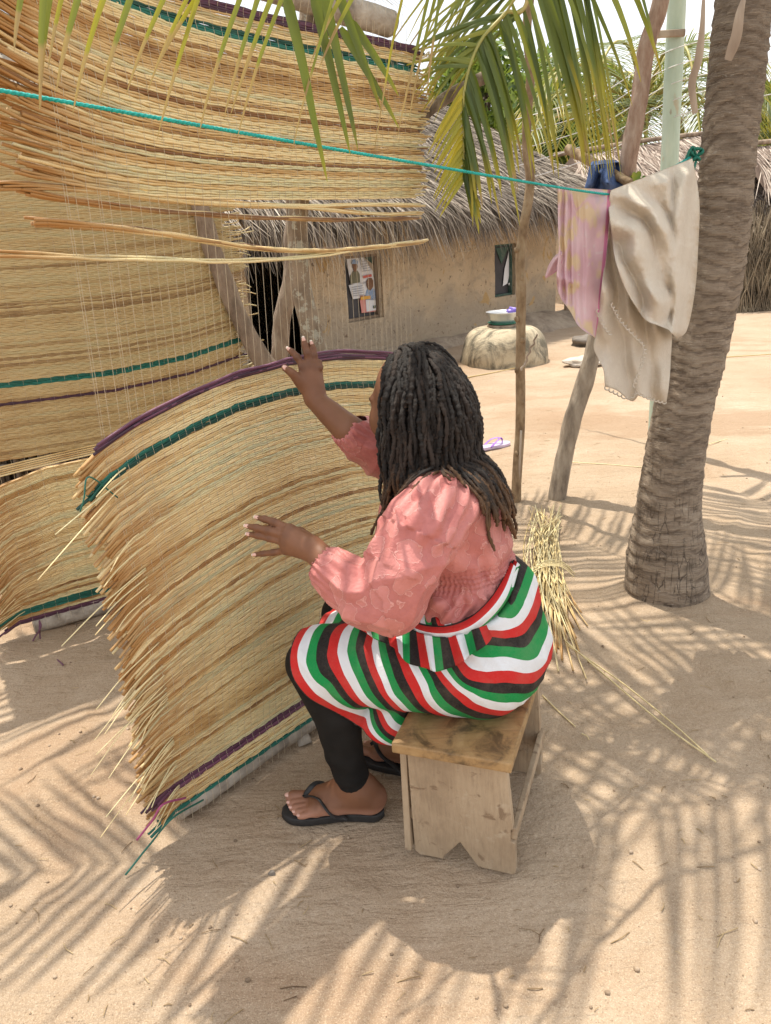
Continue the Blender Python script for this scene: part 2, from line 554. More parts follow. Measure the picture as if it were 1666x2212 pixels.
# low mud plinth along the foot of the wall, crumbled
pl = []
Vp = []
def smooth01(x): x = min(1, max(0, x)); return x * x * (3 - 2 * x)
ns = 140
for i in range(ns):
    s = S_L + (S_R + 1.0 - S_L) * i / (ns - 1)
    for (o, z) in ((0.0, 0.10), (0.05, 0.09), (0.11, 0.06), (0.17, 0.025), (0.24, -0.03)):
        k = (1 + 0.5 * nz((s, o, z), 2.3, 2)) * (1 + 1.5 * smooth01((s - S_R + 1.3) / 0.5))
        Vp.append(tuple(W(s, max(-0.03, z * (0.55 + 0.45 * k) + 0.02 * nz((s, o * 5, z), 7)), 0.005 + o * k)))
M_PLINTH = simple('crumbled_mud', [(0.20, 0.15, 0.11), (0.33, 0.26, 0.19), (0.42, 0.34, 0.25)], 5, 0.95, 0.9, 0.03)
obj('plinth', (Vp, grid_faces(ns, 5)), M_PLINTH, house)
# door frame boards
for (s, nm) in ((dL + 0.02, 0), (dR - 0.03, 1)):
    obj('door_jamb', box(W(s, dT / 2 - 0.02, -0.09), 0.055, 0.10, dT + 0.05, (wd, wn, Vector((0, 0, 1))), 0.006), M_TIMB, house, False)
obj('door_lintel', box(W((dL + dR) / 2, dT + 0.02, 0.012), dR - dL + 0.3, 0.08, 0.09, (wd, wn, Vector((0, 0, 1))), 0.01), M_TIMB, house, False)

# window one: green and slate boards in a rough frame, torn notices pasted on
def wp(mat_name, cols, rough=0.7, scale=10): return simple(mat_name, cols, scale, rough, 0.25)
M_SLATE = wp('slate_paint', [(0.045, 0.042, 0.045), (0.075, 0.07, 0.075)])
M_GPAINT = wp('green_paint', [(0.02, 0.06, 0.045), (0.05, 0.10, 0.075), (0.12, 0.15, 0.12)], 0.65, 14)
M_PAPER = wp('paper', [(0.72, 0.72, 0.74), (0.78, 0.78, 0.8)], 0.8)
M_PAPERB = wp('paper_brown', [(0.38, 0.30, 0.22), (0.48, 0.38, 0.28)], 0.8)
M_INK = wp('ink_grey', [(0.30, 0.30, 0.33), (0.42, 0.42, 0.45)])
M_RED = wp('ink_red', [(0.55, 0.10, 0.08), (0.62, 0.16, 0.12)])
M_ORANGE = wp('ink_orange', [(0.70, 0.35, 0.05), (0.75, 0.42, 0.08)])
M_PINKP = wp('paper_pink', [(0.62, 0.22, 0.20), (0.70, 0.32, 0.28)])
M_FACE = wp('portrait_brown', [(0.16, 0.08, 0.045), (0.26, 0.14, 0.08)])
M_BLUEP = wp('shirt_print', [(0.10, 0.22, 0.45), (0.45, 0.52, 0.62)], 0.8, 60)
M_KHAKI = wp('khaki_print', [(0.14, 0.14, 0.09), (0.22, 0.20, 0.13)], 0.8, 40)
AX = (wd, wn, Vector((0, 0, 1)))
def pane_window(w, nm):
    s0, s1, z0, z1 = w
    win = obj('window', box(W((s0 + s1) / 2, (z0 + z1) / 2, -0.13), s1 - s0 + 0.08, 0.03, z1 - z0 + 0.08, AX), M_SLATE, house, False)
    return win
def sheet(pts, o, mat, root, name, curl=0.0):
    """flat pasted sheet: list of (s, z) corners on the facade at offset o, thin"""
    k = len(pts)
    V = [tuple(W(s, z, o + 0.004)) for s, z in pts] + [tuple(W(s, z, o)) for s, z in pts]
    F = [list(range(k)), list(range(k, 2 * k))[::-1]] + [(i, i + k, (i + 1) % k + k, (i + 1) % k) for i in range(k)]
    return obj(name, (V, F), mat, root, smooth=False)
def frame_strips(w, root, mat, wth=0.045):
    s0, s1, z0, z1 = w
    for (cs, cz, a, bb) in (((s0 + s1) / 2, z0 + wth / 2, s1 - s0, wth), ((s0 + s1) / 2, z1 - wth / 2, s1 - s0, wth),
                            (s0 + wth / 2, (z0 + z1) / 2, wth, z1 - z0 - 2 * wth - 0.004), (s1 - wth / 2, (z0 + z1) / 2, wth, z1 - z0 - 2 * wth - 0.004)):
        obj('frame', box(W(cs, cz, -0.085), a, 0.05, bb, AX, 0.004), mat, root, False)
win1 = pane_window(w1, 1); frame_strips(w1, win1, M_TIMB, 0.03)
win2 = pane_window(w2, 2); frame_strips(w2, win2, M_GPAINT, 0.025)
def H1(u, v): return W_hit(u, v, -0.10)
sheet([H1(755, 562), H1(827, 545), H1(830, 600), H1(800, 600)], -0.110, M_GPAINT, win1, 'painted_panel')
sheet([H1(812, 620), H1(830, 615), H1(833, 685), H1(818, 687)], -0.110, M_GPAINT, win1, 'painted_panel')
# each notice is a thing of its own, pasted on the window boards
def notice(label, paper, extras):
    t = empty('notice', tuple(W_hit_p(*paper[0][0])))
    tag(t, label, 'notice', 'torn notices pasted on the windows')
    for i, (pts, mat, nm) in enumerate([(paper[0], paper[1], 'paper')] + extras):
        sheet([H1(*p) for p in pts], -0.099 + 0.0055 * i, mat, t, nm)
    return t
def W_hit_p(u, v):
    s, z = W_hit(u, v, -0.1); return W(s, z, -0.1)
notice('torn white notice with a portrait in a blue cap, high on the left window', ([(748, 558), (783, 552), (808, 590), (806, 612), (757, 613)], M_PAPER),
       [([(755, 596), (761, 586), (771, 584), (776, 592), (777, 610), (756, 613)], M_KHAKI, 'portrait_shirt'),
        ([(759, 571), (763, 566), (769, 567), (771, 575), (768, 586), (763, 587)], M_FACE, 'portrait_face'),
        ([(757, 570), (759, 562), (766, 560), (771, 565), (770, 570)], M_BLUEP, 'portrait_cap'),
        ([(781, 596), (799, 592), (800, 597), (782, 601)], M_RED, 'headline')] +
       [([(776, 565 + 5 * k), (790 + k, 562 + 5 * k), (790 + k, 563.5 + 5 * k), (776, 566.5 + 5 * k)], M_INK, 'text_line') for k in range(5)])
notice('white notice with a man in a blue patterned shirt, centre of the left window', ([(753, 616), (800, 606), (823, 588), (828, 637), (762, 646)], M_PAPER),
       [([(788, 640), (791, 627), (797, 622), (806, 623), (811, 630), (812, 648), (790, 648)], M_BLUEP, 'portrait_shirt'),
        ([(790, 607), (794, 600), (801, 600), (805, 608), (804, 620), (799, 627), (794, 625), (790, 617)], M_FACE, 'portrait_face')] +
       [([(757, 620 + 4.6 * k), (782, 616 + 4.6 * k), (782, 617.4 + 4.6 * k), (757, 621.4 + 4.6 * k)], M_INK, 'text_line') for k in range(5)] +
       [([(813, 610 + 4.6 * k), (825, 607 + 4.6 * k), (825, 608.4 + 4.6 * k), (813, 611.4 + 4.6 * k)], M_INK, 'text_line') for k in range(4)])
notice('pink and white card with an orange strip, lowest on the left window', ([(776, 638), (812, 635), (814, 672), (781, 676)], M_PINKP),
       [([(789, 647), (812, 644), (814, 669), (791, 673)], M_PAPER, 'white_panel'),
        ([(777, 641), (798, 638), (799, 645), (778, 648)], M_ORANGE, 'orange_strip'),
        ([(804, 660), (809, 659), (809, 665), (805, 666)], M_GPAINT, 'stamp')])
notice('loose flap of brown torn paper hanging over the left window', ([(782, 552), (794, 562), (826, 588), (820, 592), (812, 604), (806, 598), (806, 590)], M_PAPERB), [])
notice('narrow torn white notice with a red corner mark on the right window', ([(1102, 532), (1110, 530), (1112, 570), (1100, 590), (1096, 612), (1086, 618), (1090, 580)], M_PAPER),
       [([(1104, 532), (1109, 531), (1110, 537), (1105, 538)], M_RED, 'red_corner'),
        ([(1097, 611), (1112, 609), (1112, 614), (1097, 616)], M_PAPER, 'lower_strip')])
sheet([W_hit(1071, 536, -0.1), W_hit(1100, 532, -0.1), W_hit(1084, 570, -0.1)], -0.105, M_GPAINT, win2, 'painted_panel')

# chalked figures on the wall between the windows
def chalk(paths, mat):
    ps = []
    for p in paths:
        q = [W(W_hit(u, v)[0], W_hit(u, v)[1], wav(*W_hit(u, v)) + 0.004) for u, v in p]
        ps.append(tube(spline(q, 14), 0.0045, 4, False))
    return joinq(ps)
M_CHALK = simple('chalk', [(0.62, 0.54, 0.42), (0.72, 0.64, 0.52)], 40, 0.95, 0)
def oval(u, v, a, b2): return [(u + a * math.cos(t), v + b2 * math.sin(t)) for t in np.linspace(0, 2 * math.pi, 9)]
obj('chalk_number', chalk([oval(992, 534, 4, 11), oval(1001, 533, 4, 11),
                           [(1018, 524), (1010, 525), (1010, 532), (1017, 533), (1016, 541), (1009, 542)],
                           [(1028, 521), (1022, 530), (1023, 539), (1029, 537), (1028, 531), (1023, 533)]], M_CHALK), M_CHALK, house)

# ------------------------------------------------------------------ thatch
m, nt, b = mat_new('thatch'); n = N(nt)
rn = n.attr('rnd')
c = n.ramp(rn, [(0.0, (0.065, 0.050, 0.038)), (0.3, (0.165, 0.128, 0.096)), (0.65, (0.28, 0.228, 0.175)), (0.9, (0.41, 0.35, 0.28)), (1.0, (0.54, 0.475, 0.385))])
n.link(c, b.inputs['Base Color']); b.inputs['Roughness'].default_value = 0.9
M_THATCH = m
m2, nt, b = mat_new('thatch_pale'); n = N(nt)
c = n.ramp(n.attr('rnd'), [(0.0, (0.16, 0.11, 0.085)), (0.3, (0.33, 0.25, 0.195)), (0.65, (0.47, 0.38, 0.31)), (1.0, (0.66, 0.57, 0.47))])
n.link(c, b.inputs['Base Color']); b.inputs['Roughness'].default_value = 0.9
M_THATCH2 = m2

def straws(quad, count, length, width, seed, fringe=0, lift=0.05, droop=0.0, base=0.0):
    """strands over the patch (eaveL, eaveR, ridgeR, ridgeL), plus a hanging fringe along the eave"""
    rs = np.random.RandomState(seed)
    q = [np.array(p, dtype=float) for p in quad]
    tot = count + fringe
    a = rs.rand(tot)
    bq = np.concatenate([rs.rand(count) ** 0.8, -0.03 + 0.10 * rs.rand(fringe)])
    pos = (q[0] * (1 - a)[:, None] + q[1] * a[:, None]) * (1 - bq)[:, None] + (q[3] * (1 - a)[:, None] + q[2] * a[:, None]) * bq[:, None]
    dn = (q[0] - q[3]) * (1 - a)[:, None] + (q[1] - q[2]) * a[:, None]
    dn /= np.linalg.norm(dn, axis=1)[:, None]
    side = q[1] - q[0]; side /= np.linalg.norm(side)
    nor = np.cross(np.broadcast_to(side, dn.shape), -dn); nor /= np.linalg.norm(nor, axis=1)[:, None]
    nor *= np.sign(nor[:, 2:3])
    L = length * (0.45 + 0.9 * rs.rand(tot)); w = width * (0.5 + rs.rand(tot))
    fr = np.arange(tot) >= count
    ang = rs.randn(tot) * 0.20
    ang = ang + 0.35 * np.sin(a * 23 + seed) * np.sin(bq * 9 + seed * 2) * (~fr)
    d = dn * np.cos(ang)[:, None] + side * np.sin(ang)[:, None]
    d[fr] = d[fr] * 0.6 + np.array([0, 0, -1.0]) * (0.3 + 0.8 * rs.rand(fr.sum()))[:, None]
    d /= np.linalg.norm(d, axis=1)[:, None]
    wv = np.cross(d, nor); wv /= np.linalg.norm(wv, axis=1)[:, None]
    lf = lift * rs.rand(tot) ** 2
    p0 = pos + nor * (base + 0.35 * lf)[:, None]
    p1 = pos + d * (L * 0.5)[:, None] + nor * (base + lf)[:, None]
    p2 = pos + d * L[:, None] + nor * (base + lf * (0.7 + 0.7 * rs.rand(tot)))[:, None] - np.array([0, 0, 1.0]) * (L * droop * rs.rand(tot) + fr * L * 0.15)[:, None]
    hw = (w / 2)[:, None]
    V = np.stack([p0 - wv * hw, p0 + wv * hw, p1 - wv * hw * 0.9, p1 + wv * hw * 0.9, p2 - wv * hw * 0.25, p2 + wv * hw * 0.25], axis=1).reshape(-1, 3)
    i = np.arange(tot)[:, None, None] * 6
    F = (i + np.array([[0, 1, 3, 2], [2, 3, 5, 4]])[None]).reshape(-1, 4)
    rn = np.clip(rs.rand(tot) ** 1.2 + 0.12 * np.sin(a * 31) * np.cos(bq * 17), 0, 1)
    rn[fr] *= 0.75
    return V, F, np.repeat(rn, 6)

def slab(quad, th):
    q = [Vector(p) for p in quad]
    nrm = (q[1] - q[0]).cross(q[3] - q[0]).normalized()
    if nrm.z < 0: nrm = -nrm
    V = [tuple(p) for p in q] + [tuple(p - nrm * th) for p in q]
    return V, [(0, 1, 2, 3), (7, 6, 5, 4), (0, 4, 5, 1), (1, 5, 6, 2), (2, 6, 7, 3), (3, 7, 4, 0)]

RIDGE_Z, EAVE_Z = 3.22, 1.62
eL, eR = W(S_L - 0.4, EAVE_Z, 0.48), W(S_R + 0.55, EAVE_Z + 0.02, 0.48)
rL, rR = W(S_L + 1.2, RIDGE_Z, -1.7), W(S_R - 1.75, RIDGE_Z + 0.05, -1.7)
bR, bL = W(S_R + 0.55, EAVE_Z, -3.9), W(S_L - 0.4, EAVE_Z, -3.9)
roof = obj('roof', join([slab((eL, eR, rR, rL), 0.14), slab((eR, bR, rR, rR + Vector((0.001, 0.001, 0))), 0.14), slab((bR, bL, rL, rR), 0.14)]), M_THATCH, house, False, rnd=0.1)
a_ = straws((eL, eR, rR, rL), 25000, 0.42, 0.013, 3, 3200, 0.07, 0.1, 0.01)
b_ = straws((eR, bR, rR + Vector((0.02, 0.02, 0)), rR), 3500, 0.42, 0.013, 4, 500, 0.07, 0.1, 0.01)
V, F = joinq([a_, b_])
tag(obj('thatch', (V, F), M_THATCH, roof, False, rnd=np.concatenate([a_[2], b_[2]])), kind='stuff')
# shaggy tufts hanging off the eave
tufts = []
for k in range(26):
    f = 0.40 + 0.6 * R.random()
    p = eL.lerp(eR, f)
    q = (p - wd * 0.14, p + wd * 0.14, p + wd * 0.12 - wn * 0.25 + Vector((0, 0, 0.2)), p - wd * 0.12 - wn * 0.25 + Vector((0, 0, 0.2)))
    tufts.append(straws(q, 10, 0.28, 0.012, 50 + k, 90, 0.05, 0.4, 0))
V, F = joinq(tufts)
tag(obj('eave_fringe', (V, F), M_THATCH, roof, False, rnd=np.concatenate([t[2] for t in tufts]) * 0.8), kind='stuff')

# ================================================================== HUT BEHIND THE WASHING
def hut(name, label, ridge0, ridge1, eave_drop, run, wall_o, mat, cnt, seed, wallmat=M_MUD, fr=500, lngth=0.5):
    r0, r1 = Vector(ridge0), Vector(ridge1)
    d = (r1 - r0); d.z = 0; d.normalize()
    nrm = Vector((d.y, -d.x, 0))
    if nrm.y > 0: nrm = -nrm
    e0, e1 = r0 + nrm * run - d * 0.25, r1 + nrm * run + d * 0.25
    e0.z = r0.z - eave_drop; e1.z = r1.z - eave_drop
    f0, f1 = r0 - nrm * run - d * 0.25, r1 - nrm * run + d * 0.25
    f0.z = e0.z; f1.z = e1.z
    t = empty(name, (r0.x, r0.y, 0))
    tag(t, label, 'hut')
    rf = obj('roof', join([slab((e0, e1, r1, r0), 0.12), slab((f1, f0, r0, r1), 0.12)]), mat, t, False, rnd=0.15)
    A = straws((e0, e1, r1, r0), cnt, lngth, 0.016, seed, fr, 0.06, 0.1)
    tag(obj('thatch', A[:2], mat, rf, False, rnd=A[2]), kind='stuff')
    rp = spline([r0 - d * 0.3 + Vector((0, 0, 0.03)), r0.lerp(r1, 0.5) + Vector((0, 0, 0.06)), r1 + d * 0.3 + Vector((0, 0, 0.03))], 12)
    obj('ridge_pole', tube(rp, 0.035, 7), M_TIMB, rf)
    c = (r0 + r1) / 2
    L = (r1 - r0).length
    obj('wall', box((c.x, c.y, e0.z / 2 + 0.05), L, 2 * (run - wall_o), e0.z + 0.3, (d, nrm, Vector((0, 0, 1)))), wallmat, t, False)
    return t
hut('thatched_hut', 'low pale thatched hut behind the washing line, long straight ridge pole on top',
    P(1235, 338, 13.6), P(1560, 285, 14.4), 1.25, 2.0, 0.5, M_THATCH2, 9000, 21)
hut('thatched_hut', 'thatched hut with dry brush walls at the far right edge of the yard',
    P(1612, 318, 12.6), P(1850, 300, 13.6), 1.15, 1.3, 0.35, M_THATCH2, 6000, 23, M_PLINTH, 1500, 0.6)
# brush wall of that hut: dry sticks and fronds leaning against it, too many to count
br = []
for i in range(900):
    u = 1595 + 90 * R.random()
    base = G(u, 657 - 4 * R.random()); 
    base.y = 11.4 + 0.7 * R.random(); base.x = (u - 833) / FPX * base.y * 1.0
    h = 0.25 + 1.25 * R.random()
    lean = (R.random() - 0.5) * 0.9
    p1 = base + Vector((lean * h, 0.35 * R.random(), h)); mid = (base + p1) / 2 + Vector((0.1 * (R.random() - 0.5), 0, 0.12 * R.random()))
    br.append(tube(spline([base, mid, p1], 5), 0.004 + 0.006 * R.random(), 3, False))
M_BRUSH = simple('dry_brush', [(0.10, 0.075, 0.05), (0.27, 0.21, 0.14), (0.42, 0.35, 0.24)], 3, 0.9, 0)
tag(obj('dry_brush', joinq(br), M_BRUSH), 'dry sticks and old fronds heaped against the right hut', 'brush', kind='stuff')
# ================================================================== COCONUT PALM (near trunk)
m, nt, b = mat_new('palm_bark'); n = N(nt)
v = n.obco()
c = n.ramp(n.noise(n.obco((1, 1, 2.2)), 7, 7, 0.68, 0.4), [(0.32, (0.15, 0.11, 0.08)), (0.48, (0.31, 0.24, 0.175)), (0.66, (0.45, 0.365, 0.28))])
rg = n.attr('ring')
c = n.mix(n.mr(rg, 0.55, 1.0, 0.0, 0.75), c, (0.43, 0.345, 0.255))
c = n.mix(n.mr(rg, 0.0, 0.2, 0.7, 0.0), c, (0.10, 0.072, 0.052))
fib = n.noise(n.obco((2.6, 2.6, 30)), 5.0, 8, 0.75, 0.35)
c = n.mix(n.mr(fib, 0.52, 0.64, 0, 0.55), c, (0.11, 0.08, 0.06))
c = n.mix(n.mr(fib, 0.28, 0.40, 0.55, 0), c, (0.46, 0.375, 0.285))
crw = n.node('ShaderNodeVectorMath'); crw.operation = 'MULTIPLY_ADD'
crn = n.node('ShaderNodeTexNoise'); crn.inputs['Scale'].default_value = 18; n.link(v, crn.inputs['Vector'])
n.link(crn.outputs['Color'], crw.inputs[0]); crw.inputs[1].default_value = (0.5, 0.5, 0.5); n.link(n.obco((46, 46, 6)), crw.inputs[2])
cr = n.voro(crw.outputs[0], 1.0, 'DISTANCE_TO_EDGE')
sz = n.node('ShaderNodeSeparateXYZ'); n.link(v, sz.inputs[0])
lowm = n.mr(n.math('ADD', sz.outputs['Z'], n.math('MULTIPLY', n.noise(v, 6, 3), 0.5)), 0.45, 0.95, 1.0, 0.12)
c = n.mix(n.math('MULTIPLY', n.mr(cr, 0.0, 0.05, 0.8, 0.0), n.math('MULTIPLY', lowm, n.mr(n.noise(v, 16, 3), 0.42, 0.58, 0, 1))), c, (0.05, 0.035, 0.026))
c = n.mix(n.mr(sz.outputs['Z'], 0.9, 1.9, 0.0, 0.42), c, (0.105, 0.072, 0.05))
c = n.mix(n.mr(n.noise(n.obco((3, 3, 46)), 6.0, 5, 0.7, 0.6), 0.56, 0.62, 0, 0.5), c, (0.50, 0.405, 0.30))
c = n.mix(n.mr(n.noise(v, 5, 3, 0.5), 0.68, 0.75, 0, 0.7), c, (0.06, 0.045, 0.034))
c = n.mix(n.mr(n.noise(n.obco((1, 1, 2)), 26, 5, 0.7), 0.63, 0.68, 0, 0.55), c, (0.5, 0.45, 0.38))
n.link(c, b.inputs['Base Color']); b.inputs['Roughness'].default_value = 0.92
hh = n.math('SUBTRACT', n.math('SUBTRACT', n.noise(n.obco((1, 1, 1.8)), 34, 7, 0.7), n.math('MULTIPLY', fib, 1.3)), n.math('MULTIPLY', n.mr(cr, 0.0, 0.06, 0.8, 0.0), n.math('MULTIPLY', lowm, n.mr(n.noise(v, 16, 3), 0.42, 0.58, 0, 1))))
n.bump(hh, b, 0.85, 0.012)
M_PALM = m

TY = 2.86
edges = [(1300, 1348, 1528), (1200, 1354, 1523), (1100, 1374, 1514), (1000, 1394, 1521), (880, 1416, 1541), (760, 1446, 1571),
         (600, 1478, 1602), (450, 1502, 1622), (300, 1518, 1634), (150, 1533, 1651), (0, 1546, 1668)]
cs, rsd = [], []
for (v_, a_, b_) in edges:
    p = P((a_ + b_) / 2, v_, TY)
    dep = p.y * cP + (CAM_H - p.z) * sP
    cs.append(p); rsd.append((b_ - a_) / 2 / FPX * dep * 0.985)
z_first = cs[0].z
cs.insert(0, cs[0] + (cs[0] - cs[1]) * 0.6); rsd.insert(0, rsd[0] * 1.03)
cs[0].z = -0.12
top = cs[-1]
cs += [top + Vector((0.03, 0.02, 0.5)), top + Vector((0.05, 0.05, 1.0)), top + Vector((0.05, 0.06, 1.45))]
rsd += [0.098, 0.094, 0.09]
CROWN = cs[-1]
nring, nsd = 520, 40
pp = spline(cs, nring)
Lr = np.concatenate([[0], np.cumsum(np.linalg.norm(np.diff(np.array([tuple(c) for c in cs]), axis=0), axis=1))])
Ls = np.linspace(0, Lr[-1], nring)
rr0 = np.interp(Ls, Lr, rsd)
# leaf-scar rings: irregular spacing, each one slants and wanders
scar, z_ = [], 0.0
while z_ < Lr[-1]:
    scar.append(z_); z_ += 0.030 + 0.028 * R.random() + 0.015 * max(0, 0.6 - z_)
scar = np.array(scar)
RR = np.zeros((nring, nsd)); RG = np.zeros((nring, nsd))
for j in range(nsd):
    th = 2 * math.pi * j / nsd
    for i in range(nring):
        s = Ls[i] + 0.045 * nz((math.cos(th) * 1.1, math.sin(th) * 1.1, Ls[i] * 3.0), 1.0, 3) + 0.012 * nz((math.cos(th) * 4, math.sin(th) * 4, Ls[i] * 9.0), 1.0, 8) + 0.010 * math.sin(th + 0.8)
        k = int(np.searchsorted(scar, s)) - 1
        k = max(0, min(len(scar) - 2, k)); 
        f = (s - scar[k]) / (scar[k + 1] - scar[k])
        amp = 0.0030 + 0.0065 * abs(nz((k * 1.7, math.cos(th) * 0.9, math.sin(th) * 0.9), 1.0, 6)) + (0.0015 if Ls[i] > 0.9 else 0)
        saw = (1 - f) ** 1.5 if f > 0.08 else f / 0.08
        RG[i, j] = saw
        RR[i, j] = rr0[i] + amp * (saw - 0.35) + 0.008 * nz((math.cos(th) * 1.2, math.sin(th) * 1.2, Ls[i] * 2.2), 1.0, 12) \
            + 0.003 * nz((math.cos(th) * 6, math.sin(th) * 6, Ls[i] * 30), 1.0, 2)
palm = empty('coconut_palm', (cs[1].x, TY, 0))
tag(palm, 'near coconut palm with thick ringed trunk, its green fronds hanging over the yard', 'palm tree', 'coconut palms')
V, F = tube(pp, RR, nsd)
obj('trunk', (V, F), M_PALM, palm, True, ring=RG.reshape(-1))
# dry sheath strips hanging on the trunk
M_HUSK = simple('dry_husk', [(0.20, 0.145, 0.105), (0.34, 0.265, 0.20), (0.50, 0.42, 0.33)], 10, 0.85, 0.5, 0.004, (1, 1, 0.3))
def strip(pts, w, name, mat, root, curl=0.3, n=18):
    p = spline(pts, n)
    T, A, B = frames(p)
    V = []
    for i in range(n):
        f = i / (n - 1)
        ww = w * (math.sin(math.pi * min(1, 0.25 + 0.75 * (1 - f))) ** 0.7) * (1 + 0.25 * nz((i * 0.3, w * 90, 0)))
        for k in (-1, -0.35, 0.35, 1):
            V.append(p[i] + A[i] * ww * k + B[i] * ww * curl * (k * k))
    return obj(name, (V, grid_faces(n, 4)), mat, root)
strip([P(1612, -20, 2.72), P(1600, 30, 2.70), P(1592, 80, 2.70), P(1574, 130, 2.71)], 0.017, 'husk_strip', M_HUSK, palm)
strip([P(1522, -30, 2.72), P(1518, 60, 2.71), P(1510, 130, 2.72), P(1496, 180, 2.73), P(1503, 245, 2.74)], 0.012, 'husk_strip', M_HUSK, palm)

# ------------------------------------------------------------------ leaves
def leaf_mat(name, stops, trans=0.35, tip=(0.40, 0.27, 0.12)):
    m, nt, b = mat_new(name); n = N(nt)
    c = n.ramp(n.attr('rnd'), stops)
    al = n.attr('along')
    v = n.obco()
    c = n.mix(n.mr(n.math('ADD', al, n.math('MULTIPLY', n.noise(v, 7, 2), 0.3)), 0.72, 1.0, 0, 0.85), c, (0.42, 0.34, 0.03))
    dry = n.math('ADD', n.attr('dry'), 0.0)
    c = n.mix(n.mr(n.math('SUBTRACT', n.math('ADD', al, n.math('MULTIPLY', n.noise(v, 11, 2), 0.08)), dry), 0.0, 0.05, 0, 1), c, tip)
    n.link(c, b.inputs['Base Color'])
    b.inputs['Roughness'].default_value = 0.42
    tr = n.node('ShaderNodeBsdfTranslucent')
    n.link(n.mix(0.25, c, (0.6, 0.65, 0.05), 'MIX'), tr.inputs['Color'])
    mx = n.node('ShaderNodeMixShader'); mx.inputs[0].default_value = trans
    n.link(b.outputs[0], mx.inputs[1]); n.link(tr.outputs[0], mx.inputs[2])
    n.link(mx.outputs[0], nt.nodes['Material Output'].inputs['Surface'])
    return m
M_LEAF = leaf_mat('palm_leaflet', [(0, (0.06, 0.095, 0.02)), (0.45, (0.12, 0.165, 0.03)), (0.75, (0.24, 0.26, 0.035)), (1.0, (0.50, 0.40, 0.02))])
M_LEAF_FAR = leaf_mat('far_palm_leaflet', [(0, (0.07, 0.10, 0.035)), (0.5, (0.13, 0.17, 0.055)), (1.0, (0.26, 0.27, 0.08))])
M_LEAF_DRY = leaf_mat('dry_leaflet', [(0, (0.16, 0.11, 0.08)), (0.5, (0.31, 0.24, 0.18)), (1.0, (0.46, 0.38, 0.3))], 0.15)
M_RACHIS = simple('leaf_rib', [(0.22, 0.22, 0.05), (0.36, 0.33, 0.09), (0.42, 0.30, 0.1)], 5, 0.5, 0.2, 0.002)

def leaflet(base, d0, L, w, grav, rs, nseg=8, fold=0.55, side=None, bend=1.0):
    """one leaflet: a folded strip that starts along d0 and falls; returns V, F, along"""
    p = np.array(base, float); d = np.array(d0, float); d /= np.linalg.norm(d)
    pts = [p.copy()]
    for i in range(nseg):
        g = grav * (0.35 + 1.3 * i / nseg)
        d = d + np.array([0, 0, -1.0]) * g + (rs.rand(3) - 0.5) * 0.035 * bend
        d /= np.linalg.norm(d)
        p = p + d * L / nseg
        pts.append(p.copy())
    p = np.array(pts)
    T, A, B = frames(p)
    if side is not None:
        s = np.array(side, float)
        A = s - T * (T @ s)[:, None]; A /= np.linalg.norm(A, axis=1)[:, None] + 1e-9
        B = np.cross(T, A)
    f = np.linspace(0, 1, nseg + 1)
    ww = w * 0.5 * np.clip(np.minimum(0.45 + f * 6, 1) * np.clip(1 - f, 0, 1) ** 0.55 + 0.04, 0.05, 1)
    V = np.stack([p - A * ww[:, None] + B * (ww * fold)[:, None], p, p + A * ww[:, None] + B * (ww * fold)[:, None]], axis=1).reshape(-1, 3)
    return V, grid_faces(nseg + 1, 3), np.repeat(f, 3)

def frond(root, path, N_, len_f, width, seed, left=True, right=True, separate=True, mat=None, grav=0.22, spread=0.9, fwd=0.55,
          r0=0.012, r1=0.003, start=0.06, dryp=0.25, up=0.1, rnd_bias=0.0, only=None, nseg=8, sidevec=None):
    rs = np.random.RandomState(seed)
    mat = mat or M_LEAF
    p = spline(path, 60)
    T, A, B = frames(p)
    fr = obj('frond', tube(p, np.linspace(r0, r1, 60), 7), M_RACHIS, root)
    parts = []
    for i in range(N_):
        f = start + (1 - start) * (i + 0.5) / N_
        k = min(59, int(f * 59))
        t = T[k]
        if sidevec is not None: s = np.array(sidevec, float)
        else: s = np.cross(t, np.array([0, 0, 1.0])); 
        s = s / (np.linalg.norm(s) + 1e-9)
        for sg in ((-1,) if left else ()) + ((1,) if right else ()):
            ff = min(1, max(0, f + (rs.rand() - 0.5) * 0.01))
            base = p[k] + (T[k] * 0.003)
            d0 = s * sg * spread * (0.85 + 0.3 * rs.rand()) + t * (fwd + 0.5 * max(0, f - 0.75) * 3) + np.array([0, 0, up])
            L = len_f(f) * (0.85 + 0.28 * rs.rand())
            V, F, al = leaflet(base, d0, L, width * (0.8 + 0.4 * rs.rand()), grav * (0.7 + 0.6 * rs.rand()), rs, nseg, side=np.cross(d0, np.array([0, 0, 1.0])) if nseg < 8 else t)
            rv = min(1, max(0, 0.1 + 0.62 * rs.rand() + rnd_bias + (0.25 if rs.rand() < 0.12 else 0)))
            dr = 1.3 if rs.rand() > dryp else 0.45 + 0.45 * rs.rand()
            if separate: obj('leaflet', (V, F), mat, fr, True, rnd=rv, along=al, dry=dr)
            else: parts.append((V, F, al, rv, dr))
    if parts:
        V, F = joinq(parts)
        o = obj('leaflet', (V, F), mat, fr, True, rnd=np.concatenate([np.full(len(q[0]), q[3]) for q in parts]),
                along=np.concatenate([q[2] for q in parts]), dry=np.concatenate([np.full(len(q[0]), q[4]) for q in parts]))
        tag(o, kind='stuff')
    return fr

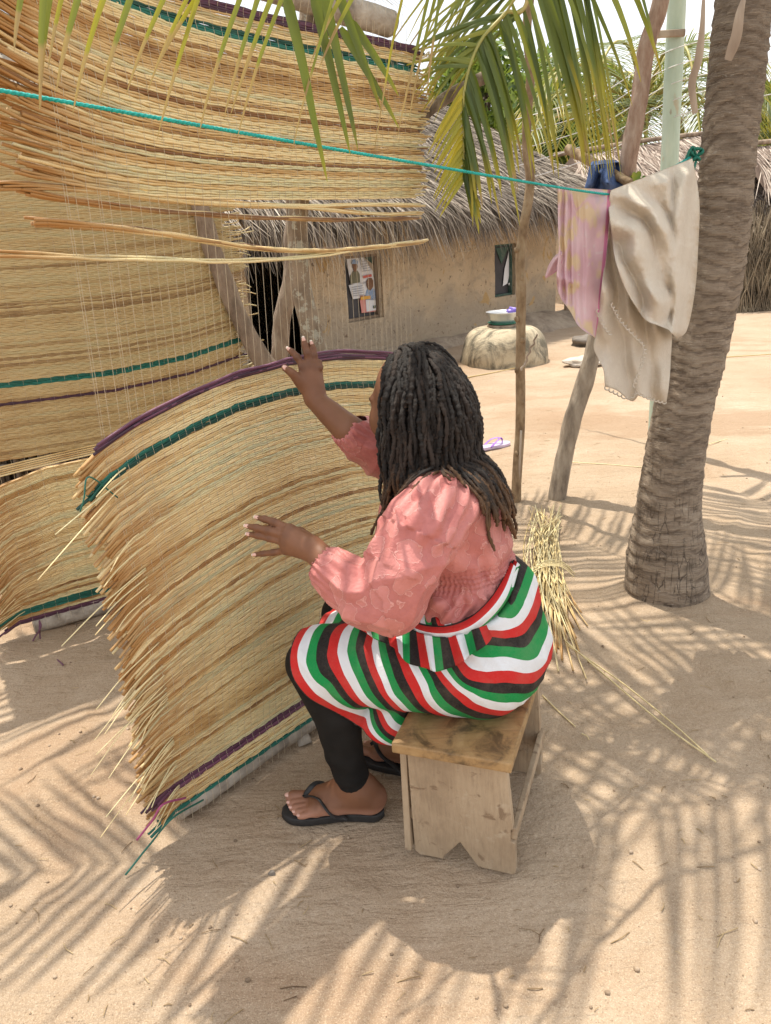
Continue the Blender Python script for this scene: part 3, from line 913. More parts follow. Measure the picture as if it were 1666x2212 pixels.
# frond drooping into the middle of the picture
C0 = np.array(CROWN)
pathC = [CROWN, (0.80, 2.78, 3.35), (0.58, 2.66, 2.7), P(1150, -40, 2.5), P(1090, 30, 2.45), P(1035, 95, 2.42), P(1004, 190, 2.40), P(1002, 290, 2.40), P(1003, 392, 2.41)]
rsC = np.random.RandomState(5)
pC = spline(pathC, 300)
frC = obj('frond', tube(pC, np.linspace(0.016, 0.0025, 300), 7), M_RACHIS, palm)
def hang(i, d0, L, w, grav, rv, dr, fr, pC=pC, rs=rsC, nseg=9, side=None, fold=0.5):
    V, F, al = leaflet(pC[i], d0, L, w, grav, rs, nseg, fold, side)
    obj('leaflet', (V, F), M_LEAF, fr, True, rnd=rv, along=al, dry=dr)
iv = [i for i in range(300)]
zC = pC[:, 2]
i_in = int(np.argmax(zC < 2.45))
for i in range(i_in, 299):
    u_, v_ = proj(pC[i])
    f = (i - i_in) / (299 - i_in)
    # right side: a dense dark curtain hanging almost straight down
    for _ in range(1):
        if rsC.rand() < (0.62 if v_ > 60 else 0.40):
            vt = 330 + 160 * rsC.rand() if v_ < 120 else (400 + 100 * rsC.rand() if v_ < 300 else v_ + 60 + 60 * rsC.rand())
            ut = (u_ + (6 + 34 * rsC.rand()) * (1.0 if v_ > 60 else 1.5))
            if ut > 1085: vt = min(vt, 345 + 35 * rsC.rand())
            tip = np.array(P(ut, vt, float(pC[i][1]) - 0.05 + 0.1 * rsC.rand())); vec = tip - pC[i]; L = np.linalg.norm(vec)
            d = vec / L + np.array([0.35, 0, 0.15]) * (0.6 if v_ < 200 else 0.15)
            hang(i, d, L * 1.05, 0.017 * (0.8 + 0.4 * rsC.rand()), 0.07, 0.02 + 0.5 * rsC.rand() ** 1.5, 1.3 if rsC.rand() > 0.25 else 0.86, frC, side=(1, 1.2 * (rsC.rand() - 0.5), 0))
    if v_ < 150 and rsC.rand() < 0.55:     # left side of the upper part: a fan reaching down to the left
        a = rsC.rand()
        tip = np.array(P(838 + 60 * a + 40 * rsC.rand(), 95 + 165 * a + 30 * rsC.rand(), float(pC[i][1]) + 0.10 * rsC.rand())); vec = tip - pC[i]; L = np.linalg.norm(vec) * (0.62 + 0.42 * rsC.rand())
        hang(i, vec / np.linalg.norm(vec) + np.array([0, 0, 0.22]), L * 1.04, 0.013, 0.055, 0.25 + 0.6 * rsC.rand(), 1.3 if rsC.rand() > 0.3 else 0.84, frC, side=(0, 0.35, 1))
    elif v_ > 175 and i % 2 == 0:           # left side of the hanging tip: short, light from behind put into the yellow colour
        d = np.array([-0.62, 0.1 * (rsC.rand() - 0.5), -0.80])
        hang(i, d, (0.185 - 0.05 * (v_ - 175) / 215) * (0.75 + 0.35 * rsC.rand()), 0.0115, 0.02, 0.78 + 0.22 * rsC.rand(), 0.92 + 0.3 * rsC.rand(), frC, side=(0.8, 0, 0.5))
# frond passing to the right, its leaflets hanging into the picture from above
pathR = [CROWN, (1.05, 2.55, 3.45), (0.95, 2.35, 2.95), P(1420, -160, 2.25), P(1330, -120, 2.25), P(1225, -70, 2.3), P(1130, -20, 2.36), P(1085, 40, 2.4)]
pR = spline(pathR, 260)
frR = obj('frond', tube(pR, np.linspace(0.016, 0.003, 260), 7), M_RACHIS, palm)
i_in = int(np.argmax(pR[:, 2] < 2.45))
for i in range(i_in, 259, 5):
    u_, v_ = proj(pR[i])
    if u_ > 1405 or v_ > 30: continue
    for _ in range(1):
        vt = np.interp(u_, [1080, 1130, 1230, 1300, 1400], [320, 350, 290, 215, 120]) * (0.70 + 0.36 * rsC.rand())
        ut = u_ + (0.14 + 0.16 * rsC.rand()) * (vt - v_) - 10
        if ut > 1425: continue
        vt = min(vt, float(np.interp(ut, [1150, 1225, 1300, 1400], [375, 335, 262, 180])))
        tip = np.array(P(ut, vt, float(pR[i][1]) - 0.06 + 0.14 * rsC.rand())); vec = tip - pR[i]; L = np.linalg.norm(vec)
        hang(i, vec / L + np.array([0.16, 0, 0.12]), L * 1.03, 0.0155 * (0.75 + 0.4 * rsC.rand()), 0.06, 0.05 + 0.75 * rsC.rand(), 1.3 if rsC.rand() > 0.5 else 0.84 + 0.1 * rsC.rand(), frR, pR, side=(1, 1.0 * (rsC.rand() - 0.5), 0))
# frond passing above the top edge to the left, dried tips hanging in front of the upper mat
pathL = [CROWN, (0.80, 2.6, 3.5), (0.40, 2.3, 2.9), P(1000, -190, 1.95), P(800, -90, 1.72), P(560, -60, 1.5), P(330, -55, 1.33), P(90, -60, 1.2), P(-20, -45, 1.13)]
pL = spline(pathL, 260)
frL = obj('frond', tube(pL, np.linspace(0.016, 0.003, 260), 7), M_RACHIS, palm)
tips = [(125, 170), (215, 330), (298, 470), (300, 100), (385, 450), (440, 450), (530, 390), (590, 440), (655, 545), (650, 420), (755, 170), (830, 470), (840, 350), (905, 360), (975, 330), (985, 360), (1060, 500), (700, 240)]
lf = [(60, 115, 0.12), (85, 225, 0.10), (100, 235, 0.14), (150, 200, 0.13), (240, 225, 0.17), (300, 210, 0.18), (365, 300, 0.17), (345, 205, 0.13), (372, 160, 0.16), (455, 290, 0.2),
      (485, 255, 0.19), (518, 250, 0.18), (130, 150, 0.16), (198, 245, 0.13), (545, 300, 0.17), (660, 330, 0.2), (700, 140, 0.18), (735, 150, 0.18), (815, 330, 0.18), (880, 300, 0.2), (915, 260, 0.2), (940, 210, 0.22)]
for (u, vt, L0) in lf:
    i = int(np.argmin([abs(WPX / 2 + FPX * 0 - 0) if False else (Vector(q) - P(u, -60, max(1.12, min(1.95, 1.13 + 0.0009 * u)))).length for q in pL]))
    tip = P(u - 20 + 40 * rsC.rand() - 15, vt, float(pL[i][1]) - 0.02)
    vec = np.array(tip) - pL[i]
    L = np.linalg.norm(vec)
    dr = 0.5 + 0.12 * rsC.rand()
    hang(i, vec + np.array([0, 0, 0.04]), L * 1.02, 0.0062 + 0.004 * rsC.rand(), 0.03, 0.6 + 0.3 * rsC.rand(), dr, frL, pL, side=(1, 0.4, 0), nseg=10)
for (ub, vb, ut, vt, Y_) in [(612, -30, 709, 395, 1.62), (672, -30, 760, 335, 1.70), (690, -40, 780, 320, 1.72), (735, 60, 862, 275, 1.9), (750, 40, 860, 210, 1.92), (722, -30, 820, 240, 1.85)]:
    pb = P(ub, vb, Y_); pt_ = P(ut, vt, Y_ + 0.05)
    i = int(np.argmin([np.linalg.norm(q - np.array(pb)) for q in pL]))
    vec = np.array(pt_ - pb)
    V, F, al = leaflet(np.array(pb), vec + np.array([0, 0, 0.02]), np.linalg.norm(vec), 0.021, 0.015, rsC, 10, 0.5, (1, 0.3, 0.3))
    obj('leaflet', (V, F), M_LEAF, frL, True, rnd=0.12 + 0.2 * rsC.rand(), along=al * 0.75, dry=1.3)
# the rest of the crown, over the yard and out of the frame: it throws the dappled shade
CR = CROWN
others = [((-2.0, -0.42, 0.35), 2.9), ((-0.9, 1.5, 0.4), 2.3), ((-1.9, 0.62, 0.35), 3.2), ((-2.0, 0.26, 0.42), 3.4), ((1.3, 1.2, 0.4), 2.2),
          ((1.4, -1.6, 0.3), 2.0), ((2.0, -0.3, 0.4), 2.2), ((0.2, 2.0, 1.2), 2.0), ((0.5, 0.3, 2.0), 1.8)]
for k, (dv, L) in enumerate(others):
    d = Vector(dv).normalized()
    hd = Vector((d.x, d.y, 0)).normalized()
    path = [CR, CR + d * L * 0.3 + Vector((0, 0, 0.15)), CR + hd * L * 0.62 + Vector((0, 0, 0.2 * d.z - 0.1)), CR + hd * L * 0.95 + Vector((0, 0, -0.6))]
    frond(palm, path, 46, lambda f: 0.58 * (0.45 + 0.9 * math.sin(math.pi * min(1, f * 0.8 + 0.12))), 0.032, 100 + k, separate=False, nseg=6, grav=0.10, up=0.15, dryp=0.4)

# ------------------------------------------------------------------ far coconut palm
fp = P(1392, 228, 19.0)
far = empty('coconut_palm', (fp.x, fp.y, 0))
tag(far, 'distant coconut palm with full crown above the pale hut roof', 'palm tree', 'coconut palms')
ptr = [Vector((P(1300, 430, 19.0).x, 19.0, 0)), P(1318, 400, 19), P(1352, 320, 19), fp + Vector((0, 0, -0.1))]
V, F = tube(spline(ptr, 60), np.linspace(0.26, 0.20, 60) * (1 + 0.06 * np.sin(np.arange(60) * 1.9)), 14)
obj('trunk', (V, F), M_PALM, far, True, ring=np.tile(np.linspace(0, 1, 14), 60))
rsF = np.random.RandomState(77)
for k in range(16):
    a = 2 * math.pi * k / 16 + 0.2 * rsF.rand()
    el = [0.9, 0.25, 1.3, -0.2][k % 4]
    d = Vector((math.cos(a), math.sin(a), 0))
    L = 2.9 + 0.8 * rsF.rand()
    path = [fp, fp + d * L * 0.3 + Vector((0, 0, L * 0.22 * el + 0.12)), fp + d * L * 0.65 + Vector((0, 0, L * 0.20 * el)), fp + d * L * 0.92 + Vector((0, 0, L * (0.06 * el - 0.33)))]
    frond(far, path, 46, lambda f: 0.95 * (0.4 + 0.9 * math.sin(math.pi * min(1, f * 0.85 + 0.1))), 0.042, 300 + k, separate=False, mat=M_LEAF_FAR, nseg=5, grav=0.16, r0=0.045, r1=0.012, dryp=0.15)
for k in range(5):                   # spent fronds hanging against the trunk
    d = Vector((math.cos(k * 1.5), math.sin(k * 1.5), 0))
    frond(far, [fp, fp + d * 0.6 + Vector((0, 0, -0.1)), fp + d * 0.9 + Vector((0, 0, -1.0)), fp + d * 0.8 + Vector((0, 0, -2.0))], 26, lambda f: 0.6, 0.05, 400 + k, separate=False, mat=M_LEAF_FAR, nseg=4, grav=0.3, r0=0.04, r1=0.01, dryp=0.8)
# another palm, only its crown edge shows at the right border
fp2 = P(1760, 330, 20.0)
far2 = empty('coconut_palm', (fp2.x, fp2.y, 0))
tag(far2, 'distant coconut palm cut off by the right edge, right of the near trunk', 'palm tree', 'coconut palms')
V, F = tube(spline([Vector((fp2.x, 20, 0)), fp2], 20), 0.2, 12)
obj('trunk', (V, F), M_PALM, far2, True, ring=0.5)
for k in range(14):
    a = 2 * math.pi * k / 14
    d = Vector((math.cos(a), math.sin(a), 0)); L = 3.0 + 0.6 * rsF.rand(); el = [0.9, 0.1, 0.5][k % 3]
    path = [fp2, fp2 + d * L * 0.3 + Vector((0, 0, L * 0.22 * el + 0.1)), fp2 + d * L * 0.65 + Vector((0, 0, L * 0.18 * el)), fp2 + d * L * 0.92 + Vector((0, 0, L * (0.04 * el - 0.36)))]
    frond(far2, path, 44, lambda f: 0.9 * (0.4 + 0.9 * math.sin(math.pi * min(1, f * 0.85 + 0.1))), 0.06, 500 + k, separate=False, mat=M_LEAF_FAR, nseg=5, grav=0.16, r0=0.045, r1=0.012, dryp=0.15)

# ------------------------------------------------------------------ broadleaf trees beyond the houses
M_TREE = leaf_mat('broad_leaf', [(0, (0.045, 0.085, 0.02)), (0.5, (0.10, 0.17, 0.035)), (1.0, (0.20, 0.29, 0.06))], 0.35)
def broadleaf(c, rx, rz, label, seed, cnt=5200, lw=0.16):
    rs = np.random.RandomState(seed)
    t = empty('broadleaf_tree', (c.x, c.y, 0))
    tag(t, label, 'tree', 'broadleaf trees beyond the houses')
    tr = [Vector((c.x, c.y, 0)), Vector((c.x + 0.2, c.y, c.z * 0.5)), c]
    limbs = [tube(spline(tr, 14), np.linspace(0.22, 0.1, 14), 9)]
    cl = []
    for k in range(34):
        d = rs.randn(3); d /= np.linalg.norm(d)
        q = np.array(c) + d * np.array([rx, rx, rz]) * (0.45 + 0.55 * rs.rand())
        cl.append((q, 0.35 + 0.55 * rs.rand()))
        if k < 16: limbs.append(tube(spline([c + Vector((0, 0, -rz * 0.5)), (np.array(c) + q) / 2 + rs.randn(3) * 0.2, q], 8), np.linspace(0.07, 0.02, 8), 6))
    obj('trunk', join(limbs), M_POST0, t)
    per = cnt // len(cl)
    ctr, rv = [], []
    for q, r in cl:
        d = rs.randn(per, 3); d /= np.linalg.norm(d, axis=1)[:, None]
        ctr.append(q + d * r * (rs.rand(per, 1) ** 0.5)); rv.append(np.clip(0.5 + 0.3 * rs.randn(per), 0, 1))
    ctr = np.concatenate(ctr); rv = np.concatenate(rv); n_ = len(ctr)
    a = rs.randn(n_, 3); a /= np.linalg.norm(a, axis=1)[:, None]
    b_ = np.cross(a, rs.randn(n_, 3)); b_ /= np.linalg.norm(b_, axis=1)[:, None]
    s = (lw * (0.6 + 0.7 * rs.rand(n_)))[:, None]
    V = np.stack([ctr - a * s, ctr + b_ * s * 0.4, ctr + a * s, ctr - b_ * s * 0.4], axis=1).reshape(-1, 3)
    F = np.arange(4 * n_).reshape(-1, 4)
    tag(obj('crown', (V, F), M_TREE, t, False, rnd=np.repeat(rv, 4), along=0.2, dry=1.3), kind='stuff')
M_POST0 = simple('tree_bark', [(0.10, 0.075, 0.055), (0.22, 0.17, 0.13)], 8, 0.9, 0.5)
broadleaf(P(1165, 250, 24), 1.7, 1.5, 'bright green leafy tree behind the right slope of the mud house roof', 1)
broadleaf(P(1045, 215, 26), 1.8, 1.5, 'leafy green tree behind the left part of the mud house roof', 2)
broadleaf(P(1260, 300, 30), 1.6, 1.3, 'darker green tree low between the mud house and the pale hut', 3)
broadleaf(P(1640, 285, 30), 1.6, 2.0, 'green tree beyond the right hut at the right edge', 4)
# ivy-like leaves behind the cloths
# ================================================================== LOOMS AND MATS
class Loom:
    def __init__(s, p, q):
        s.p = Vector((p[0], p[1], 0))
        e = Vector((q[0] - p[0], q[1] - p[1], 0)); e.normalize()
        s.e = e
        s.n = Vector((e.y, -e.x, 0))         # towards the camera
        s.E, s.Nn, s.Pp = np.array(e), np.array(s.n), np.array(s.p)
    def pt(s, t, z, o=0.0):
        v = s.p + s.e * t + s.n * o
        return Vector((v.x, v.y, z))
    def pts(s, t, z, o):
        t, z, o = np.broadcast_arrays(np.asarray(t, float), np.asarray(z, float), np.asarray(o, float))
        P_ = s.Pp + t[:, None] * s.E + o[:, None] * s.Nn
        P_[:, 2] = z
        return P_

L1 = Loom((-0.573, 1.724), (-0.287, 2.053))
L2 = Loom((-1.411, 2.837), (-1.107, 3.023))
M_LOG = simple('weathered_log', [(0.19, 0.155, 0.12), (0.36, 0.31, 0.255), (0.48, 0.43, 0.365)], 18, 0.85, 0.7, 0.008, (1, 1, 1))
m, nt, b = mat_new('post_bark'); n = N(nt)
v = n.obco((1, 1, 0.35))
c = n.ramp(n.noise(v, 16, 6, 0.65), [(0.3, (0.12, 0.085, 0.06)), (0.5, (0.27, 0.20, 0.145)), (0.68, (0.38, 0.30, 0.225))])
n.link(c, b.inputs['Base Color']); b.inputs['Roughness'].default_value = 0.9
n.bump(n.noise(v, 40, 6, 0.7), b, 0.9, 0.015)
M_POST = m
m, nt, b = mat_new('lichen_bark'); n = N(nt)
v = n.obco((1, 1, 0.6))
c = n.ramp(n.noise(v, 16, 6, 0.65), [(0.3, (0.15, 0.11, 0.075)), (0.6, (0.30, 0.235, 0.165))])
c = n.mix(n.mr(n.noise(n.obco(), 38, 5, 0.7), 0.52, 0.58, 0, 0.8), c, (0.42, 0.41, 0.33))
n.link(c, b.inputs['Base Color']); b.inputs['Roughness'].default_value = 0.9
n.bump(n.noise(v, 40, 6, 0.7), b, 0.8, 0.012)
M_LICHEN = m

def rough_pole(pts, r0, r1, seed, sides=14, n=60, knob=0.12, wob=0.012):
    p = spline(pts, n)
    off = seed * 7.3
    for i in range(n):
        p[i] += np.array([nz((i * 0.11, off, 0), 1.0), nz((i * 0.11, off, 5), 1.0), 0]) * wob
    rr = np.zeros((n, sides))
    for i in range(n):
        f = i / (n - 1)
        for j in range(sides):
            t = 2 * math.pi * j / sides
            rr[i, j] = (r0 * (1 - f) + r1 * f) * (1 + knob * nz((math.cos(t) * 0.9, math.sin(t) * 0.9, i * 0.16), 1.0, off)
                                                  + knob * 0.6 * nz((math.cos(t) * 3, math.sin(t) * 3, i * 0.3), 1.0, off + 3))
    return tube(p, rr, sides)

SP = 0.046
def reed_geo(loom, t0, t1, zf, of, r, phase, seed, sides=4, pinch=True, droop0=0.0, per=6, jit=0.0007):
    """one reed of a mat: pinched where the warp threads hold it"""
    n = max(12, int((t1 - t0) / SP * per)) if pinch else max(10, int((t1 - t0) / 0.03))
    t = np.linspace(t0, t1, n)
    z = zf(t); o = of(t)
    rs = np.random.RandomState(seed)
    ph = rs.rand(4) * 6.28
    z = z + jit * (np.sin(t * 21 + ph[0]) + 0.7 * np.sin(t * 47 + ph[1]))
    o = o + 0.0012 * np.sin(t * 33 + ph[2])
    if pinch:
        md = np.abs(np.sin(np.pi * (t / SP + phase)))
        rad_ = r * (0.80 + 0.36 * md ** 0.6)
        o = o + 0.0022 * md
        out = (t < -0.045)
        rad_ = np.where(out, r * 0.95, rad_)
    else:
        rad_ = np.full(n, r)
    if droop0:
        k = np.clip(-0.045 - t, 0, None)
        z = z - droop0 * k * (0.3 + 3 * k)
    return tube(loom.pts(t, z, o), rad_, sides), n

def lay_reeds(loom, root, rows, zf_w, of_w, t_range, r, mats, seed, sides=4, name='reed', group=None, ends=(0.06, 0.07), droop=0.3, per=3, pitch=0.0098):
    """rows: list of (w, material or None). zf_w(t, w) and of_w(t, w) give the sheet."""
    rs = random.Random(seed)
    nr_ = np.random.RandomState(seed)
    for i, (w, forced) in enumerate(rows):
        base = 0.5 + 0.5 * nz((w * 9, seed, 0), 1.6)
        brnd = 0.68 * rs.random() + 0.40 * base
        dk_ = rs.random() < 0.065
        for q in range(per):
            back = per == 3 and q == 2
            t0 = t_range[0] - ends[0] * (0.25 + 0.75 * rs.random()) - 0.01
            t1 = t_range[1] + ends[1] * rs.random()
            rnd_ = min(1, max(0, 0.85 * brnd + 0.28 * rs.random() - 0.03))
            if dk_: rnd_ *= 0.25
            if back: rnd_ *= 0.4  # reed behind the gap coloured darker, for the shade between bundles
            n = int((t1 - t0) / SP * 7)
            t = np.linspace(t0, t1, n)
            md = np.abs(np.sin(np.pi * (t / SP + 0.5 * (i % 2)))) ** 0.75          # 0 where a thread holds the bundle
            out = t < -0.048
            md = np.where(out, 0.75, md)
            k = pitch * 0.5 if back else ((q - 0.5) * pitch * 0.5 if per == 3 else (q - (per - 1) / 2) * (pitch / per))
            ph = nr_.rand(4) * 6.28
            z = zf_w(t, w) + (k if back else k * (0.80 + 0.16 * md)) + 0.0005 * (np.sin(t * 40 + ph[0]) + np.sin(t * 95 + ph[1]))
            o = of_w(t, w) + 0.0022 * md - (0.0034 if back else 0) + 0.0006 * np.sin(t * 60 + ph[2])
            e = np.clip(-0.045 - t, 0, None)
            sl = droop * (0.5 + 0.8 * rs.random())
            z = z - sl * e + (rs.random() - 0.5) * 0.08 * e
            o = o + (rs.random() - 0.4) * 0.25 * e
            rr_ = r * (0.88 + 0.28 * rs.random()) * (0.90 + 0.14 * md) * (1 + 0.32 * np.exp(-np.clip(t + 0.05, 0, 9) / 0.10))
            V, F = tube(loom.pts(t, z, o), rr_, sides)
            obj(name, (V, F), forced or mats, root, True, rnd=rnd_, rnd2=rs.random(), along=along(n, sides))

# ------------------------------------------------------------------ loom one (in front)
loom1 = empty('mat_loom', tuple(L1.pt(0.5, 0)))
tag(loom1, 'near mat loom with top beam, thin white threads and a grey log on the ground', 'loom', 'mat looms')
obj('bottom_log', rough_pole([L1.pt(-0.02, 0.036), L1.pt(0.5, 0.04), L1.pt(1.2, 0.038)], 0.031, 0.033, 1, 12, 70, 0.12, 0.004), M_LOG, loom1)
obj('bottom_log', rough_pole([L1.pt(0.42, -0.005, 0.03), L1.pt(0.43, 0.02, 0.0), L1.pt(0.44, 0.03, -0.05)], 0.022, 0.02, 2, 9, 14), M_LOG, loom1)
obj('top_beam', rough_pole([L1.pt(-0.75, 2.0, 0.0), L1.pt(0.3, 1.985, 0.0), L1.pt(1.0, 1.952, 0)], 0.036, 0.034, 3, 14, 90, 0.08, 0.004), M_LOG, loom1)
obj('post', rough_pole([L1.pt(0.80, -0.05, -0.10), L1.pt(0.775, 0.9, -0.11), L1.pt(0.70, 1.30, -0.12), L1.pt(0.715, 1.6, -0.1), L1.pt(0.775, 2.05, -0.07)], 0.034, 0.026, 4, 14, 70, 0.13), M_LICHEN, loom1)
obj('post', rough_pole([L1.pt(-0.72, -0.05, -0.06), L1.pt(-0.71, 1.0, -0.065), L1.pt(-0.70, 2.06, -0.065)], 0.034, 0.03, 44, 12, 50, 0.13), M_LICHEN, loom1)
obj('brace', rough_pole([L1.pt(1.0, 1.62, -0.02), P(930, 235, 2.62), P(1066, 155, 2.75)], 0.017, 0.019, 5, 10, 40, 0.1, 0.006), M_POST, loom1)

def ztop1(t): return np.interp(t, [-0.25, -0.15, -0.07, 0.04, 0.18, 0.33, 0.5, 0.7, 0.93, 1.15], [0.93, 0.975, 1.01, 1.048, 1.078, 1.1, 1.104, 1.088, 1.05, 1.0])
def smooth(x): x = np.clip(x, 0, 1); return x * x * (3 - 2 * x)
def z_low1(t, w):
    D = ztop1(t) - 1.04
    return 0.066 + w * (1.04 - 0.066) + D * smooth(np.asarray(w) / 0.5) * 1.0
def o_low1(t, w):
    return 0.034 * math.sin(math.pi * min(1, w * 1.05)) + 0.012 * np.sin(np.asarray(t) * 4.3 + 1.0) * math.sin(math.pi * min(1, w)) - 0.05 * np.clip(0.02 - np.asarray(t), 0, 1) * w + 0.03 * (1 - min(1, w / 0.08)) 
mat1 = empty('woven_mat', tuple(L1.pt(0.5, 0.07)))
tag(mat1, 'large straw mat low on the near loom, purple edge along its arched top', 'mat', 'straw mats on the looms')
NR = 98
rows = []
for i in range(NR):
    w = i / (NR - 1)
    mm = None
    zz_ = 0.066 + w * 0.974
    if zz_ < 0.075: mm = M_GREEN
    elif 0.107 < zz_ < 0.127: mm = M_PURPLE
    elif 1.04 - 0.072 < zz_ < 1.04 - 0.052: mm = M_GREEN
    elif min(abs(zz_ - 0.935), abs(zz_ - 0.72), abs(zz_ - 0.66), abs(zz_ - 0.50), abs(zz_ - 0.245)) < 0.005: mm = M_REED_DK
    rows.append((w, mm))
lay_reeds(L1, mat1, rows, z_low1, o_low1, (-0.05, 1.05), 0.0027, M_REED, 5, 5, ends=(0.075, 0.08), droop=0.22)
# loose purple strands laid along the top edge
for k in range(7):
    lift = (0.006 + 0.004 * k) * 1.0
    f = lambda t, k=k, lift=lift: ztop1(t) + 0.006 + 0.0035 * (k % 3) + lift * 0.35 + (0.012 if k > 4 else 0.003) * np.sin(np.clip((t - 0.45) / 0.6, 0, 1) * np.pi)
    geo, ns_ = reed_geo(L1, -0.085 + 0.02 * R.random(), 1.1, f, lambda t, k=k: 0.010 + 0.003 * (k % 2) + 0 * t, 0.0035, 0, 900 + k, 5, False)
    obj('reed', geo, M_PURPLE, mat1, True, rnd=R.random(), rnd2=0.2, along=along(ns_, 5))
# loose straws fraying out of the left edge
def fray(loom, root, zf, cnt, seed, w_rng, len_rng, r=0.0022, sag=0.5, t_at=-0.04):
    rs = random.Random(seed)
    for i in range(cnt):
        w = w_rng[0] + (w_rng[1] - w_rng[0]) * rs.random()
        L = len_rng[0] + (len_rng[1] - len_rng[0]) * rs.random() ** 1.8
        z0 = float(zf(np.array([t_at]), w)[0])
        slope = 0.18 + sag * rs.random()
        o = 0.03 + 0.05 * rs.random()
        pts = [loom.pt(t_at + 0.02, z0 + 0.006, 0.028 + 0.02 * math.sin(3.14 * w)), loom.pt(t_at, z0, 0.03 + 0.02 * math.sin(3.14 * w)),
               loom.pt(t_at - L * 0.5, z0 - slope * L * 0.5, 0.03 + o * 0.4), loom.pt(t_at - L, z0 - slope * L * 1.0, 0.03 + o * 0.8)]
        nseg = 8
        obj('straw', tube(spline(pts, nseg), np.linspace(r, r * 0.75, nseg), 4), M_REED, root, True, rnd=0.45 + 0.4 * rs.random(), rnd2=0.0, along=0.7)
fray(L1, mat1, z_low1, 34, 31, (0.02, 0.95), (0.09, 0.25), 0.0020, 0.30)
def strand(pts, r, mat, root, n=24, name='strand'):
    p = spline(pts, n)
    for i in range(n):
        p[i] += np.array([nz((i * 0.2, 1, 2), 1), nz((i * 0.2, 4, 2), 1), 0]) * 0.0015
    obj(name, tube(p, r, 5), mat, root, True, rnd=0.6, rnd2=0, along=0.8)
strand([L1.pt(-0.02, 0.10, 0.05), P(352, 1738, 1.60), P(328, 1775, 1.59), P(295, 1815, 1.585)], 0.003, M_PINK, mat1)
strand([L1.pt(0.03, 0.06, 0.05), P(372, 1768, 1.60), P(320, 1830, 1.575), G(270, 1891, 0.006)], 0.0026, M_GREEN, mat1)
strand([L1.pt(-0.05, ztop1(0) - 0.12, 0.03), P(192, 1030, 1.62), P(183, 1075, 1.6), P(172, 1105, 1.6)], 0.0018, M_GREEN, mat1)

# upper mat, woven from the beam down
def z_up1(t, w):                   # w = 0 at the lowest woven row, 1 at the beam
    t = np.asarray(t, float)
    rise = (0.055 + 0.045 * math.sin(math.pi * min(1, w * 0.9))) * np.exp(-(t + 0.1) / 0.20)
    return 1.516 + 0.385 * w + rise - 0.018 * w * (t - 0.9)
def o_up1(t, w):
    t = np.asarray(t, float)
    return 0.012 + 0.014 * math.sin(math.pi * w) + 0.01 * np.sin(t * 5 + w * 3) + 0.03 * (1 - w) * np.clip(0.3 - t, 0, 1)
mat2 = empty('woven_mat', tuple(L1.pt(0.5, 1.95)))
tag(mat2, 'straw mat hanging from the near loom top beam, its lowest bundles still loose', 'mat', 'straw mats on the looms')
NU = 41
rows = []
for i in range(NU):
    w = i / (NU - 1)
    mm = None
    if w > 0.965: mm = M_PURPLE
    elif 0.845 < w < 0.89: mm = M_GREEN
    elif R.random() < 0.4: mm = M_REED_DK
    rows.append((w, mm))
lay_reeds(L1, mat2, rows, z_up1, o_up1, (-0.075, 1.06), 0.0027, M_REED, 6, 5, ends=(0.09, 0.07), droop=0.1)
# the last bundles, not yet pushed up into the cloth
def bundle(zpts, tpts, t0, t1, cnt, r, seed, mats, o=0.015):
    rs = random.Random(seed)
    for k in range(cnt):
        a = 6.283 * k / cnt
        dz, do = 0.7 * r * 1.6 * math.cos(a), r * 1.5 * math.sin(a)
        f = lambda t, dz=dz: np.interp(t, tpts, zpts) + dz + (rs.random() - 0.5) * 0.002
        zz_ = spline([(t, z, 0) for t, z in zip(tpts, zpts)], 40)
        f = lambda t, dz=dz, zz_=zz_: np.interp(t, zz_[:, 0], zz_[:, 1]) + dz * (0.8 + 0.9 * np.exp(-(np.asarray(t) - t0) / 0.15))
        geo, ns_ = reed_geo(L1, t0 - 0.03 * rs.random(), t1 + 0.05 * rs.random(), f, lambda t, do=do: o + do + 0 * t, r * (0.85 + 0.3 * rs.random()), 0, seed * 50 + k, 5, False, jit=0.001)
        obj('reed', geo, mats[k % len(mats)], mat2, True, rnd=rs.random(), rnd2=1.0, along=along(ns_, 5))
bundle([1.548, 1.546, 1.518, 1.496, 1.472, 1.470], [-0.20, -0.068, 0.254, 0.593, 0.9, 1.12], -0.16, 1.05, 7, 0.0030, 71, [M_REED])
bundle([1.585, 1.536, 1.51, 1.498, 1.496, 1.49], [-0.11, 0.06, 0.3, 0.593, 0.9, 1.12], -0.07, 1.06, 6, 0.0030, 72, [M_REED, M_REED])
bundle([1.545, 1.52, 1.49, 1.468, 1.458, 1.456], [-0.15, -0.02, 0.254, 0.593, 0.9, 1.12], -0.11, 1.05, 6, 0.0030, 73, [M_REED, M_REED_DK])
bundle([1.484, 1.458, 1.416, 1.390, 1.384, 1.39], [-0.105, 0.123, 0.37, 0.597, 0.9, 1.13], -0.105, 1.07, 7, 0.0036, 74, [M_REED_DK, M_REED])
bundle([1.432, 1.402, 1.381, 1.376, 1.384, 1.392], [-0.22, 0.113, 0.365, 0.597, 0.9, 1.16], -0.2, 1.05, 3, 0.0034, 75, [M_REED])
for k in range(16):                 # root ends sticking out of the left edge towards the camera's left
    w = 0.05 + 0.6 * R.random()
    z0 = float(z_up1(np.array([-0.1]), w)[0])
    pts = [L1.pt(-0.06, z0 - 0.005, 0.03), L1.pt(-0.14, z0 + 0.01, 0.035), L1.pt(-0.22 - 0.1 * R.random(), z0 + 0.03 * R.random(), 0.03)]
    obj('straw', tube(spline(pts, 8), 0.0032, 5), M_REED_DK, mat2, True, rnd=0.2 + 0.3 * R.random(), rnd2=1.0, along=0.05)
